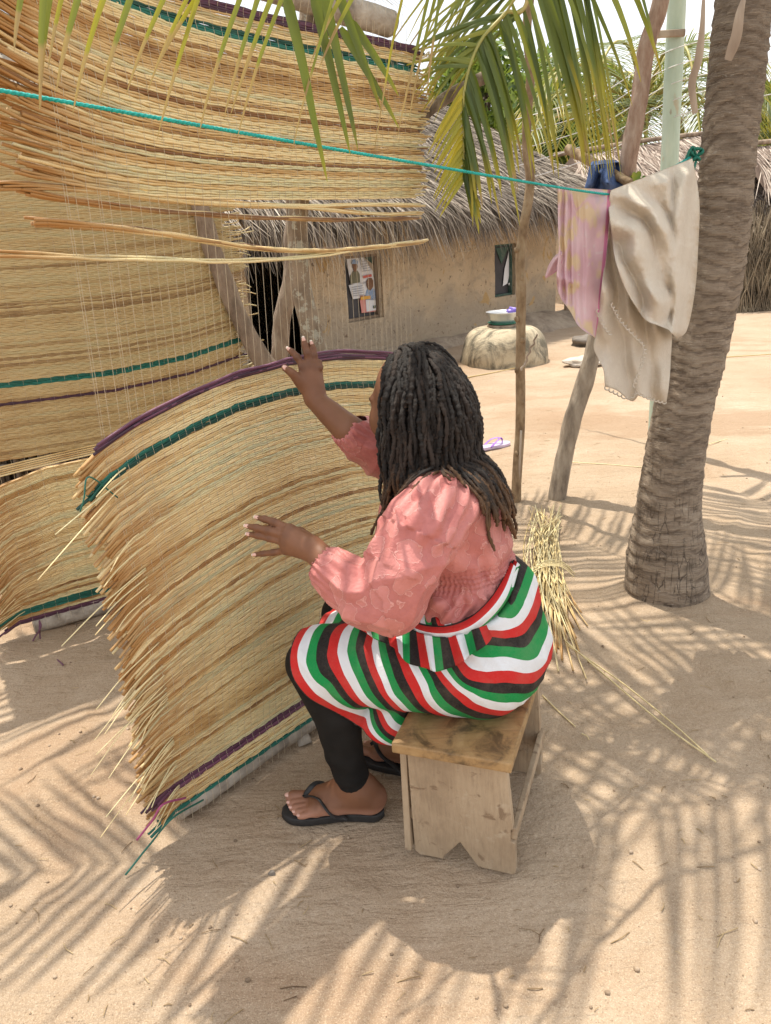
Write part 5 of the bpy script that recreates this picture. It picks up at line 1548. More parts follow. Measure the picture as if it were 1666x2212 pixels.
# climbing plant with heart-shaped leaves behind the washing
M_IVY = simple('heart_leaf', [(0.06, 0.14, 0.02), (0.12, 0.25, 0.04), (0.42, 0.38, 0.04)], 7, 0.45, 0.2, 0.003)
ivy = empty('climbing_plant', tuple(P(1365, 380, 4.3))); tag(ivy, 'green heart-leaved climber on the leaning post behind the blanket', 'plant')
obj('stem', tube(spline([P(1350, 500, 4.2), P(1362, 430, 4.15), P(1358, 380, 4.12), P(1372, 350, 4.1)], 16), 0.006, 6), M_SAP, ivy)
for (u, v_, s) in ((1358, 372, 9), (1374, 381, 11), (1389, 388, 8), (1362, 390, 11), (1350, 385, 7), (1378, 395, 10), (1366, 402, 9), (1354, 398, 8), (1386, 400, 7)):
    c_ = P(u, v_, 4.02 + 0.06 * R.random()); k = s / FPX * 4.3; a = R.random() * 1.5 - 0.7
    ol = [(0, -1.15), (-0.55, -0.55), (-0.85, 0.1), (-0.7, 0.65), (-0.3, 0.8), (0, 0.55), (0.3, 0.8), (0.7, 0.65), (0.85, 0.1), (0.55, -0.55)]
    ca, sa = math.cos(a), math.sin(a)
    V = [(c_.x, c_.y, c_.z)] + [(c_.x + k * (x * ca - z * sa), c_.y - 0.4 * k * abs(x) - 0.3 * k * z, c_.z + k * (x * sa + z * ca)) for x, z in ol]
    obj('leaf', (V, [(0, i + 1, (i + 1) % 10 + 1) for i in range(10)]), M_IVY, ivy)

# ================================================================== WATER JAR WITH BASIN
m, nt, b = mat_new('stained_cement'); n = N(nt)
v = n.obco()
c = n.ramp(n.noise(v, 4, 6, 0.65), [(0.3, (0.36, 0.29, 0.19)), (0.6, (0.50, 0.42, 0.29))])
st_ = n.noise(n.obco((1, 1, 0.55)), 4.2, 8, 0.68, 1.1)
c = n.mix(n.mr(st_, 0.46, 0.60, 0, 0.85), c, (0.095, 0.085, 0.06))
n.link(c, b.inputs['Base Color']); b.inputs['Roughness'].default_value = 0.9
n.bump(n.noise(v, 18, 6, 0.7), b, 0.6, 0.03)
DC = (G(1003, 795) + G(1180, 795)) / 2 + Vector((0.06, 0.42, 0)); 
def lathe(c, prof, n_, wob=0.0, off=0.0):
    V = []
    for (r, z) in prof:
        for j in range(n_):
            t = 2 * math.pi * j / n_
            k = 1 + wob * nz((math.cos(t) * 1.2, math.sin(t) * 1.2, z * 3), 1.0, off)
            V.append((c[0] + r * k * math.cos(t), c[1] + r * k * math.sin(t), c[2] + z))
    F = [(i * n_ + j, i * n_ + (j + 1) % n_, (i + 1) * n_ + (j + 1) % n_, (i + 1) * n_ + j) for i in range(len(prof) - 1) for j in range(n_)]
    return V, F
zt = P(1088, 704, DC.y).z
pts = spline([(0.455, -0.05, 0), (0.452, 0.04, 0), (0.435, zt * 0.35, 0), (0.40, zt * 0.68, 0), (0.33, zt * 0.90, 0), (0.22, zt * 0.985, 0), (0.001, zt, 0)], 30)
jar = empty('water_jar', (DC.x, DC.y, 0)); tag(jar, 'squat cement-covered water jar with black mould stains in front of the mud house', 'water jar')
obj('jar_body', lathe((DC.x, DC.y, 0), [(a, z) for a, z, _ in pts], 44, 0.10, 4), m, jar)
sL = P(1052, 680, DC.y); sRr = P(1120, 680, DC.y); cx = (sL.x + sRr.x) / 2 - 0.0
rb = (sRr.x - sL.x) / 2
z1 = zt
obj('lid', lathe((cx, DC.y, z1 - 0.012), [(0.001, 0), (rb * 0.98, 0), (rb * 0.99, 0.012), (rb * 0.98, 0.032), (0.001, 0.032)], 30), M_TIMB, jar)
M_ALU = simple('aluminium', [(0.52, 0.52, 0.51), (0.66, 0.66, 0.65)], 6, 0.38, 0.1, 0.002)
for nd in M_ALU.node_tree.nodes:
    if nd.type == 'BSDF_PRINCIPLED': nd.inputs['Metallic'].default_value = 0.75
M_ENAM = simple('green_enamel', [(0.03, 0.22, 0.15), (0.05, 0.30, 0.21)], 6, 0.3, 0)
z2 = z1 + 0.021
tr_ = empty('plate', (cx, DC.y, z2)); tag(tr_, 'green enamel plate under the aluminium basin on the jar lid', 'plate')
obj('plate_body', lathe((cx, DC.y, z2), [(0.001, 0), (rb * 0.72, 0), (rb * 0.93, 0.016), (rb * 0.95, 0.020), (rb * 0.92, 0.020), (rb * 0.7, 0.006), (0.001, 0.006)], 32), M_ENAM, tr_)
z3 = z2 + 0.008
bs = empty('basin', (cx, DC.y, z3)); tag(bs, 'round aluminium basin standing on the water jar', 'basin')
obj('basin_body', lathe((cx, DC.y, z3), [(0.001, 0), (rb * 0.70, 0), (rb * 0.82, 0.04), (rb * 0.93, 0.095), (rb * 1.06, 0.114), (rb * 1.07, 0.120), (rb * 1.02, 0.119), (rb * 0.90, 0.10), (rb * 0.79, 0.04), (rb * 0.66, 0.008), (0.001, 0.006)], 40), M_ALU, bs)
M_VIO = simple('violet_plastic', [(0.16, 0.10, 0.45), (0.24, 0.17, 0.58)], 10, 0.4, 0.2, 0.01)
vp = obj('scrubber', blob((cx + rb * 0.62, DC.y - 0.02, z3 + 0.128), 0.045, 3, (1.4, 1, 0.6), 12, 9, 0.6), M_VIO); tag(vp, 'violet net scrubber on the rim of the aluminium basin', 'scrubber')
# posts and stones round the house corner
pole_thing('corner_post', 'dark upright post at the right corner of the mud house', 'post', [W(S_R + 0.16, -0.05, 0.10), W(S_R + 0.15, 0.8, 0.1), W(S_R + 0.13, 1.65, 0.1)], 0.05, 0.045, 41, M_TIMB, 0.15)
pole_thing('propped_stick', 'grey stick propped against the corner of the mud house', 'stick', [W(S_R + 0.30, -0.02, 0.42), W(S_R + 0.40, 0.5, 0.3), W(S_R + 0.5, 1.1, 0.14)], 0.035, 0.028, 42, M_LOG, 0.15)
def stone(label, c, r, sq, seed, mat):
    o = obj('stone', blob(c, r, seed, sq, 16, 12, 0.35), mat); tag(o, label, 'stone'); return o
M_ROCK = simple('pale_rock', [(0.36, 0.30, 0.24), (0.50, 0.43, 0.35), (0.56, 0.5, 0.42)], 6, 0.9, 0.6, 0.02)
M_ROCKD = simple('dark_rock', [(0.13, 0.11, 0.09), (0.22, 0.19, 0.16)], 6, 0.9, 0.6, 0.02)
g_ = G(1268, 790); stone('flat pale stone lying on the sand beyond the leaning post', (g_.x, g_.y, 0.035), 0.17, (1.2, 0.8, 0.36), 5, M_ROCK)
g_ = G(1263, 745); stone('dark rounded stone near the foot of the mud house corner', (g_.x, g_.y, 0.05), 0.13, (1.2, 1.0, 0.6), 6, M_ROCKD)
g_ = G(588, 1890); stone('tiny dark pebble on the bare sand in front of the near sandal', (g_.x, g_.y, 0.004), 0.0075, (1.1, 0.8, 0.9), 7, M_ROCKD)

# ================================================================== STRAW ON THE GROUND
M_STRAW = reed_mat('cut_straw', [(0.0, (0.50, 0.36, 0.15)), (0.4, (0.66, 0.53, 0.27)), (0.8, (0.70, 0.60, 0.34)), (1.0, (0.60, 0.53, 0.32))])
bun = empty('reed_bundle', tuple(G(1190, 1260))); tag(bun, 'loose bundle of pale cut reeds lying on the sand behind the seated woman', 'reeds')
rsB = np.random.RandomState(9)
for k in range(58):
    a = rsB.rand(); 
    t0 = G(1135 + 84 * rsB.rand(), 1100 + 62 * rsB.rand())
    t1 = G(1112 + 130 * rsB.rand() ** 0.8, 1290 + 130 * rsB.rand())
    mid = G(1176 + 17 * rsB.randn(), 1200 + 18 * rsB.randn())
    h = 0.004 + 0.05 * rsB.rand() ** 1.3
    p0, p1, p2 = Vector((t0.x, t0.y, 0.006 + h * (0.4 + 0.9 * rsB.rand()))), Vector((mid.x + 0.01 * rsB.randn(), mid.y, 0.006 + h)), Vector((t1.x, t1.y, 0.004 + h * 0.35))
    p3 = p2 + (p2 - p1).normalized() * (0.25 * rsB.rand()); p3.z = 0.004 + h * 0.15
    nn_ = 14
    obj('reed', tube(spline([p0, p1, p2, p3], nn_), np.linspace(0.0022, 0.0034, nn_) * (0.8 + 0.4 * rsB.rand()), 5), M_STRAW, bun, True, rnd=rsB.rand(), rnd2=0.8 * rsB.rand(), along=1 - along(nn_, 5))
for k in range(5):                     # the binding straws
    c_ = G(1188, 1240 + 3 * k)
    obj('binding', tube(spline([c_ + Vector((-0.10, 0.03 * rsB.randn(), 0.03)), c_ + Vector((-0.02, 0, 0.062)), c_ + Vector((0.05, 0.0, 0.055)), c_ + Vector((0.10, 0.03 * rsB.randn(), 0.012))], 12), 0.0022, 5), M_STRAW, bun, True, rnd=0.7, rnd2=0, along=0.6)
def stalk(label, pts, r, rnd_=0.5, hts=None, group=None):
    q = [G(u, v_, 0.005 + (hts[i] if hts else 0)) for i, (u, v_) in enumerate(pts)]
    nn_ = 26
    o = obj('reed_stalk', tube(spline(q, nn_), np.linspace(r, r * 0.75, nn_), 6), M_STRAW, None, True, rnd=rnd_, rnd2=0.2, along=0.3 + 0.7 * along(nn_, 6))
    tag(o, label, 'reed', group or 'single reeds lying on the sand'); return o
stalk('long straight reed running from the bundle towards the lower right', [(1222, 1385), (1330, 1478), (1440, 1570), (1547, 1646)], 0.0030, 0.6, (0.03, 0.008, 0, 0))
stalk('long reed crossing just above its neighbour on the right side of the bundle', [(1228, 1395), (1340, 1472), (1450, 1560), (1530, 1632)], 0.0028, 0.5, (0.025, 0.008, 0, 0))
stalk('short reed on the sand right of the stool', [(1172, 1502), (1205, 1535), (1243, 1570)], 0.0026, 0.5)
stalk('thin pale reed lying flat between the leaning post and the palm trunk', [(1228, 998), (1310, 1003), (1395, 1010)], 0.0036, 0.8)
stalk('pale reed poking out right of the palm trunk', [(1500, 968), (1540, 957), (1572, 948)], 0.0035, 0.8)
stalk('brown reed lying far off at the right edge behind the palm trunk', [(1570, 771), (1620, 768), (1680, 764)], 0.006, 0.1)
stalk('curled tip of straw on the sand behind the stool', [(1257, 1585), (1268, 1590), (1273, 1598)], 0.0018, 0.6)
stalk('dark thin twig near the water jar', [(1010, 815), (1060, 806), (1112, 795)], 0.006, 0.0)
stalk('brown twig at the foot of the palm trunk', [(1368, 1330), (1395, 1342), (1410, 1338)], 0.002, 0.0)
tw = pole_thing('bare_twig', 'thin bare twig leaning against the sapling pole', 'twig', [P(1126, 800, 4.0), P(1142, 768, 4.0), P(1160, 722, 4.0)], 0.006, 0.004, 51, M_HUSK, 0.1)
# ================================================================== STOOL
m, nt, b = mat_new('worn_wood'); n = N(nt)
v = n.obco((1, 1, 1))
gr = n.node('ShaderNodeTexWave'); gr.wave_type = 'BANDS'; gr.bands_direction = 'X'
ST_SW = Vector(G(1105, 1650, 0.36) - G(845, 1605, 0.36)).normalized()
angw = math.atan2(ST_SW.y, ST_SW.x)
vr = n.obco((1, 1, 0.10), (0, 0, -angw))
gr.inputs['Scale'].default_value = 26; gr.inputs['Distortion'].default_value = 6; gr.inputs['Detail'].default_value = 4; gr.inputs['Detail Scale'].default_value = 2.2
n.link(vr, gr.inputs['Vector'])
fine = n.noise(n.obco((150, 150, 7)), 1.0, 5, 0.7)
c = n.ramp(n.noise(n.obco((1, 1, 0.5)), 7, 6, 0.65), [(0.3, (0.27, 0.195, 0.125)), (0.5, (0.39, 0.29, 0.19)), (0.7, (0.47, 0.365, 0.25))])
c = n.mix(n.mr(gr.outputs['Fac'], 0.2, 0.9, 0.0, 0.10), c, (0.24, 0.17, 0.105))
c = n.mix(n.mr(fine, 0.5, 0.72, 0, 0.45), c, (0.21, 0.15, 0.10))
c = n.mix(n.mr(n.noise(v, 21, 4, 0.6, 0.8), 0.60, 0.67, 0, 0.7), c, (0.17, 0.105, 0.06))
c = n.mix(n.mr(n.noise(v, 13, 5, 0.7), 0.58, 0.66, 0, 0.4), c, (0.52, 0.44, 0.33))
n.link(c, b.inputs['Base Color']); b.inputs['Roughness'].default_value = 0.75
n.bump(n.math('ADD', fine, n.math('MULTIPLY', n.noise(v, 60, 5), 0.6)), b, 0.6, 0.004)
M_WOOD = m
m, nt, b = mat_new('polished_seat'); n = N(nt)
v = n.obco((1, 1, 1))
c = n.ramp(n.noise(v, 16, 6, 0.65, 0.5), [(0.36, (0.12, 0.075, 0.035)), (0.5, (0.33, 0.20, 0.085)), (0.7, (0.43, 0.28, 0.13))])
ln = n.noise(n.obco((9, 120, 40), (0, 0, -angw + math.pi / 2)), 1.0, 4, 0.6)
c = n.mix(n.mr(ln, 0.5, 0.75, 0, 0.5), c, (0.16, 0.10, 0.055))
n.link(c, b.inputs['Base Color']); b.inputs['Roughness'].default_value = 0.42
n.bump(n.math('ADD', ln, n.noise(v, 70, 5)), b, 0.4, 0.003)
M_SEAT = m

sl0, sr0 = Vector(G(845, 1605, 0.36)), Vector(G(1105, 1650, 0.36))
SWv = (sr0 - sl0).normalized(); SLv = Vector((-SWv.y, SWv.x, 0)); ZV = Vector((0, 0, 1))
SWID = (sr0 - sl0).length; SLEN = 0.50
def SP_(a, l, z): return sl0 + SWv * a + SLv * l + Vector((0, 0, z - 0.36))
stool = empty('wooden_stool', tuple(SP_(SWID / 2, SLEN / 2, 0)))
tag(stool, 'low worn wooden stool with plank legs notched at the foot, under the seated woman', 'stool')
obj('seat', box(SP_(SWID / 2, SLEN / 2, 0.3465), SWID, SLEN, 0.026, (SWv, SLv, ZV), 0.004), M_SEAT, stool, False)
def wood_board(name, ol, tilt, foot_l, notch=True):
    """end board with a V notch; outline in (a across, z up), thickness along SLv"""
    fl, fr_ = SP_(0, 0, 0), SP_(0, 0, 0)
    a0, a1 = 0.022, SWID - 0.002
    mid = (a0 + a1) / 2 - 0.005
    top = [(a0 + 0.004, 0.3325), (a1 - 0.016, 0.3325)]
    pts = [(a0, 0.012), (a0 + 0.012, 0.0), (mid - 0.048, 0.002), (mid - 0.044, 0.012), (mid - 0.002, 0.070), (mid + 0.034, 0.010), (mid + 0.040, 0.001), (a1 - 0.008, 0.0), (a1, 0.006), (a1, 0.10), (a1 - 0.010, 0.105), (a1 - 0.010, 0.14), (a1 - 0.004, 0.145)] + top[::-1]
    th = 0.024
    import bmesh
    bm = bmesh.new()
    vs2 = []
    for (a, z) in pts:
        f = z / 0.3325
        vs2.append(bm.verts.new(SP_(a, foot_l + tilt * f, z)))
    f0 = bm.faces.new(vs2)
    ex = bmesh.ops.extrude_face_region(bm, geom=[f0])
    mv = [e for e in ex['geom'] if isinstance(e, bmesh.types.BMVert)]
    bmesh.ops.translate(bm, verts=mv, vec=SLv * th)
    bmesh.ops.recalc_face_normals(bm, faces=bm.faces[:])
    bmesh.ops.bevel(bm, geom=[e for e in bm.edges if len(e.link_faces) == 2 and e.calc_face_angle(0) > 0.9], offset=0.0022, segments=2, affect='EDGES', profile=0.6)
    bm.verts.index_update()
    V = [tuple(v.co) for v in bm.verts]; F = [[v.index for v in f.verts] for f in bm.faces]
    bm.free()
    return obj(name, (V, F), M_WOOD, stool, False)
wood_board('leg_board', None, -0.034, 0.062)
wood_board('leg_board', None, 0.0, 0.432)
rail = obj('side_rail', box(SP_(SWID - 0.0055, 0.258, 0.1225), 0.014, 0.40, 0.032, (SWv, SLv, ZV), 0.003), M_WOOD, stool, False)
obj('side_rail', box(SP_(0.0145, 0.258, 0.1225), 0.012, 0.40, 0.032, (SWv, SLv, ZV), 0.003), M_WOOD, stool, False)
obj('apron', box(SP_(SWID - 0.016, 0.235, 0.318), 0.012, 0.36, 0.024, (SWv, SLv, ZV), 0.002), M_WOOD, stool, False)
obj('leg_batten', box(SP_(0.0095, 0.062, 0.17), 0.016, 0.03, 0.30, (SWv, SLv, ZV), 0.002), M_WOOD, stool, False)
# ================================================================== THE SEATED WOMAN
class Sdf:
    def __init__(s, lo, hi, h):
        s.lo = np.array(lo, float); s.h = h
        s.n = np.ceil((np.array(hi) - s.lo) / h).astype(int) + 1
        s.d = np.full(s.n, 0.08, dtype=np.float32)
        s.ax = [(s.lo[i] + h * np.arange(s.n[i])).astype(np.float32) for i in range(3)]
    def region(s, lo, hi):
        a = np.clip(np.floor((np.array(lo) - s.lo) / s.h).astype(int), 0, s.n)
        b = np.clip(np.ceil((np.array(hi) - s.lo) / s.h).astype(int) + 1, 0, s.n)
        sl = tuple(slice(a[i], b[i]) for i in range(3))
        X = s.ax[0][sl[0]][:, None, None]; Y = s.ax[1][sl[1]][None, :, None]; Z = s.ax[2][sl[2]][None, None, :]
        return sl, X, Y, Z
    def smin(s, sl, v, k):
        a = s.d[sl]
        h = np.maximum(k - np.abs(a - v), 0) / max(k, 1e-6)
        s.d[sl] = np.minimum(a, v) - h * h * k * 0.25
    def cone(s, a, b, ra, rb, k=0.01):
        a, b = np.array(a, float), np.array(b, float)
        pad = max(ra, rb) + k + 0.03
        sl, X, Y, Z = s.region(np.minimum(a, b) - pad, np.maximum(a, b) + pad)
        d = b - a; L2 = float(d @ d) + 1e-12
        t = np.clip(((X - a[0]) * d[0] + (Y - a[1]) * d[1] + (Z - a[2]) * d[2]) / L2, 0, 1)
        v = np.sqrt((X - a[0] - t * d[0]) ** 2 + (Y - a[1] - t * d[1]) ** 2 + (Z - a[2] - t * d[2]) ** 2) - (ra + (rb - ra) * t)
        s.smin(sl, v.astype(np.float32), k)
    def chain(s, pts, rs, k=0.01):           # a tapering limb: hard union along itself, then blended in once
        pts = [np.array(p, float) for p in pts]
        pad = max(rs) + k + 0.03
        sl, X, Y, Z = s.region(np.min(pts, axis=0) - pad, np.max(pts, axis=0) + pad)
        v = None
        for i in range(len(pts) - 1):
            a, b = pts[i], pts[i + 1]
            d = b - a; L2 = float(d @ d) + 1e-12
            t = np.clip(((X - a[0]) * d[0] + (Y - a[1]) * d[1] + (Z - a[2]) * d[2]) / L2, 0, 1)
            w = np.sqrt((X - a[0] - t * d[0]) ** 2 + (Y - a[1] - t * d[1]) ** 2 + (Z - a[2] - t * d[2]) ** 2) - (rs[i] + (rs[i + 1] - rs[i]) * t)
            if v is None: v = w
            else:
                kk = 0.006; h = np.maximum(kk - np.abs(v - w), 0) / kk
                v = np.minimum(v, w) - h * h * kk * 0.1
        s.smin(sl, v.astype(np.float32), k)
    def ell(s, c, r, k=0.01, ax=None, sub=False):
        c = np.array(c, float); pad = max(r) + k + 0.03
        sl, X, Y, Z = s.region(c - pad, c + pad)
        ax = ax or ((1, 0, 0), (0, 1, 0), (0, 0, 1))
        q = [((X - c[0]) * A[0] + (Y - c[1]) * A[1] + (Z - c[2]) * A[2]) for A in ax]
        k0 = np.sqrt(sum((q[i] / r[i]) ** 2 for i in range(3))); k1 = np.sqrt(sum((q[i] / r[i] ** 2) ** 2 for i in range(3))) + 1e-6
        v = (k0 * (k0 - 1) / k1).astype(np.float32)
        if sub:
            a = s.d[sl]; h = np.maximum(k - np.abs(a + v), 0) / k
            s.d[sl] = np.maximum(a, -v) + h * h * k * 0.25
        else: s.smin(sl, v, k)
    def at(s, p):
        q = (np.asarray(p, float) - s.lo) / s.h
        i = np.clip(np.floor(q).astype(int), 0, s.n - 2)
        f = np.clip(q - i, 0, 1)
        D = s.d[i[0]:i[0] + 2, i[1]:i[1] + 2, i[2]:i[2] + 2]
        D = D[0] * (1 - f[0]) + D[1] * f[0]; D = D[0] * (1 - f[1]) + D[1] * f[1]
        return float(D[0] * (1 - f[2]) + D[1] * f[2])
    def grad(s, p):
        e = s.h; p = np.asarray(p, float); g = np.zeros(3)
        for i in range(3):
            q = p.copy(); q[i] += e; r = p.copy(); r[i] -= e
            g[i] = s.at(q) - s.at(r)
        return g / (np.linalg.norm(g) + 1e-9)
    def mesh(s):
        d = s.d
        ins = d < 0
        nx, ny, nz_ = s.n
        c = np.zeros((nx - 1, ny - 1, nz_ - 1), dtype=np.uint8)
        offs = [(a, b, e) for a in (0, 1) for b in (0, 1) for e in (0, 1)]
        for (a, b, e) in offs: c += ins[a:nx - 1 + a, b:ny - 1 + b, e:nz_ - 1 + e]
        act = np.argwhere((c > 0) & (c < 8))
        vid = np.full((nx - 1, ny - 1, nz_ - 1), -1, dtype=np.int32)
        vid[act[:, 0], act[:, 1], act[:, 2]] = np.arange(len(act))
        acc = np.zeros((len(act), 3)); cnt = np.zeros(len(act))
        for ax_ in range(3):
            o1, o2 = [q for q in range(3) if q != ax_]
            for u in (0, 1):
                for w in (0, 1):
                    p0 = np.zeros(3, int); p0[o1] = u; p0[o2] = w
                    p1 = p0.copy(); p1[ax_] = 1
                    i0, i1 = act + p0, act + p1
                    d0 = d[i0[:, 0], i0[:, 1], i0[:, 2]]; d1 = d[i1[:, 0], i1[:, 1], i1[:, 2]]
                    cr = (d0 < 0) != (d1 < 0)
                    t = np.where(cr, d0 / np.where(cr, d0 - d1, 1), 0)
                    pos = p0[None, :] + np.eye(3)[ax_][None, :] * t[:, None]
                    acc += np.where(cr[:, None], pos, 0); cnt += cr
        V = s.lo + (act + acc / cnt[:, None]) * s.h
        Fs = []
        for ax_ in range(3):
            o1, o2 = (ax_ + 1) % 3, (ax_ + 2) % 3
            sl0 = [slice(1, s.n[q] - 1) for q in range(3)]; sl0[ax_] = slice(0, s.n[ax_] - 1)
            sl1 = list(sl0); sl1[ax_] = slice(1, s.n[ax_])
            a0, a1 = ins[tuple(sl0)], ins[tuple(sl1)]
            for flip, msk in ((False, a0 & ~a1), (True, ~a0 & a1)):
                e = np.argwhere(msk)
                if not len(e): continue
                base = e + np.array([1 if q != ax_ else 0 for q in range(3)])
                qd = []
                for (u, w) in ((0, 0), (1, 0), (1, 1), (0, 1)):
                    g = base.copy(); g[:, o1] -= 1 - u; g[:, o2] -= 1 - w
                    qd.append(vid[g[:, 0], g[:, 1], g[:, 2]])
                q = np.stack(qd, axis=1)
                Fs.append(q[:, ::-1] if flip else q)
        return V, np.concatenate(Fs)

def vnormals(V, F):
    n_ = np.cross(V[F[:, 1]] - V[F[:, 0]], V[F[:, 2]] - V[F[:, 0]]) + np.cross(V[F[:, 2]] - V[F[:, 0]], V[F[:, 3]] - V[F[:, 0]])
    out = np.zeros_like(V)
    for i in range(4): np.add.at(out, F[:, i], n_)
    return out / (np.linalg.norm(out, axis=1)[:, None] + 1e-12)

def relax(V, F, it, lam=0.5):
    E_ = np.concatenate([F[:, [0, 1]], F[:, [1, 2]], F[:, [2, 3]], F[:, [3, 0]]])
    for _ in range(it):
        acc = np.zeros_like(V); c = np.zeros(len(V))
        np.add.at(acc, E_[:, 0], V[E_[:, 1]]); np.add.at(acc, E_[:, 1], V[E_[:, 0]])
        np.add.at(c, E_[:, 0], 1); np.add.at(c, E_[:, 1], 1)
        V = V + lam * (acc / c[:, None] - V)
    return V

def nzv(V, s, o=0.0):                # vector noise value per vertex
    return np.array([mnoise.noise(Vector((p[0] * s[0] + o, p[1] * s[1] - o, p[2] * s[2] + 2 * o))) for p in V])

A_ = lambda v: np.array(tuple(v))
# -------- joints
pelvis = np.array([0.215, 1.725, 0.485])
hipL, hipR = np.array([0.17, 1.625, 0.475]), np.array([0.24, 1.83, 0.475])
kneeL, kneeR = np.array([-0.195, 1.68, 0.468]), np.array([-0.125, 1.95, 0.455])
ankL, ankR = A_(P(770, 1702, 1.70)), np.array([0.045, 1.955, 0.085])
shL, shR = np.array([0.115, 1.60, 0.86]), np.array([0.125, 1.895, 0.86])
elL, elR = A_(P(842, 1296, 1.50)), A_(P(868, 1000, 1.99))
wrL, wrR = A_(P(678, 1187, 1.60)), A_(P(681, 864, 1.97))
HC = A_(P(890, 872, 1.80))
fh = np.array([-0.72, 0.68, -0.08]); fh /= np.linalg.norm(fh)
rh = np.array([fh[1], -fh[0], 0]); rh /= np.linalg.norm(rh)
uh = np.cross(rh, fh)
def hp(f, r, u): return HC + fh * f + rh * r + uh * u
HAX = (tuple(fh), tuple(rh), tuple(uh))

# -------- body, one continuous surface
B = Sdf((-0.42, 1.38, -0.004), (0.46, 2.16, 1.26), 0.0034)
B.ell(hp(-0.012, 0, 0.022), (0.100, 0.078, 0.104), 0.01, HAX)
B.ell(hp(0.034, 0, -0.036), (0.066, 0.064, 0.088), 0.03, HAX)
B.ell(hp(0.060, 0, -0.098), (0.034, 0.036, 0.028), 0.03, HAX)
for sg in (-1, 1):
    B.ell(hp(0.060, 0.040 * sg, -0.036), (0.030, 0.028, 0.034), 0.025, HAX)
    B.ell(hp(0.074, 0.030 * sg, 0.018), (0.013, 0.026, 0.009), 0.016, HAX)
    B.ell(hp(0.098, 0.033 * sg, -0.002), (0.013, 0.016, 0.011), 0.014, HAX, sub=True)
    B.ell(hp(0.101, 0.014 * sg, -0.038), (0.011, 0.011, 0.010), 0.008, HAX)
    B.ell(hp(-0.012, 0.079 * sg, -0.015), (0.020, 0.010, 0.032), 0.008, HAX)
B.cone(hp(0.088, 0, 0.004), hp(0.112, 0, -0.034), 0.007, 0.013, 0.014)
B.ell(hp(0.092, 0, -0.064), (0.014, 0.026, 0.0075), 0.008, HAX)
B.ell(hp(0.090, 0, -0.079), (0.014, 0.022, 0.0085), 0.007, HAX)
nb = np.array([0.135, 1.755, 0.915])
B.chain([hp(-0.02, 0, -0.05), hp(-0.03, 0, -0.11), nb], [0.055, 0.054, 0.062], 0.03)
# torso kept a little inside the clothes
B.ell((0.145, 1.745, 0.80), (0.11, 0.15, 0.12), 0.05); B.ell((0.185, 1.735, 0.65), (0.10, 0.13, 0.14), 0.06)
B.ell(tuple(pelvis), (0.145, 0.175, 0.110), 0.06)
B.chain([shL, elL], [0.048, 0.042], 0.03); B.chain([shR, elR], [0.048, 0.042], 0.03)
fcL = A_(P(718, 1228, 1.565))
B.chain([elL, fcL, (fcL + wrL) / 2, wrL], [0.042, 0.0335, 0.0295, 0.0265], 0.02)
fcR = A_(P(752, 928, 1.90))
B.chain([elR, fcR, fcR * 0.45 + wrR * 0.55, wrR], [0.042, 0.0375, 0.031, 0.0255], 0.02)
B.chain([hipL, kneeL], [0.088, 0.050], 0.03); B.chain([hipR, kneeR], [0.088, 0.050], 0.03)
B.chain([kneeL, kneeL * 0.65 + ankL * 0.35 + np.array([0.012, 0, 0]), ankL], [0.046, 0.048, 0.036], 0.02)
B.chain([kneeR, kneeR * 0.65 + ankR * 0.35, ankR], [0.046, 0.046, 0.036], 0.02)

# hands: every finger is its own chain of joints
def hand(wr, kn, fingers, thumb, palm_in, nor, pr=0.0135):
    """kn: four knuckles (index..little); fingers: lists of joint points beyond the knuckle"""
    for k_, r in zip(kn, (0.0150, 0.0155, 0.0150, 0.0135)):
        B.cone(wr + (k_ - wr) * 0.12, k_, 0.0185, r * 0.80, 0.016)
    for i in range(3):
        m0 = (kn[i] + kn[i + 1]) / 2
        B.cone(wr + (m0 - wr) * 0.25, m0 - (m0 - wr) * 0.08, 0.019, 0.0105, 0.014)
    for k_, fg, r in zip(kn, fingers, (0.0086, 0.0089, 0.0085, 0.0074)):
        pts = [k_ * 0.82 + wr * 0.18, k_] + fg
        rr = [r * 1.08, r * 1.12] + list(np.linspace(r * 1.0, r * 0.74, len(fg)))
        B.chain(pts, rr, 0.0035)
        for q in fg[:-1]: B.ell(q + nor * 0.001, (r * 0.98,) * 3, 0.004)
        B.ell(k_ + nor * 0.005, (0.0075,) * 3, 0.010)
    B.chain(thumb, [0.0175, 0.0145, 0.0105, 0.0085][:len(thumb)], 0.008)
    B.ell(palm_in, (0.022, 0.022, 0.022), 0.02)

def PY(lst): return [A_(P(u, v, y)) for (u, v, y) in lst]
# near (left) hand, back of the hand towards the camera, fingers spread to the left
knL = PY([(627, 1143, 1.632), (619.5, 1156, 1.625), (616, 1171, 1.625), (617, 1188, 1.63)])
fgL = [PY([(592, 1127.5, 1.648), (572, 1121.5, 1.66), (556.5, 1118, 1.668)]),
       PY([(578, 1145.5, 1.640), (554, 1140, 1.652), (535, 1136.5, 1.662)]),
       PY([(581, 1162, 1.640), (557, 1157, 1.652), (538, 1154, 1.662)]),
       PY([(590, 1193.5, 1.640), (568, 1196, 1.650), (551, 1198, 1.656)])]
norL = A_(P(640, 1160, 1.5)) - A_(P(640, 1160, 1.6)); norL /= np.linalg.norm(norL)
thL = PY([(668, 1172, 1.625), (648, 1152, 1.665), (622, 1146, 1.69), (604, 1146, 1.70)])
hand(wrL, knL, fgL, thL, A_(P(652, 1175, 1.63)), norL)
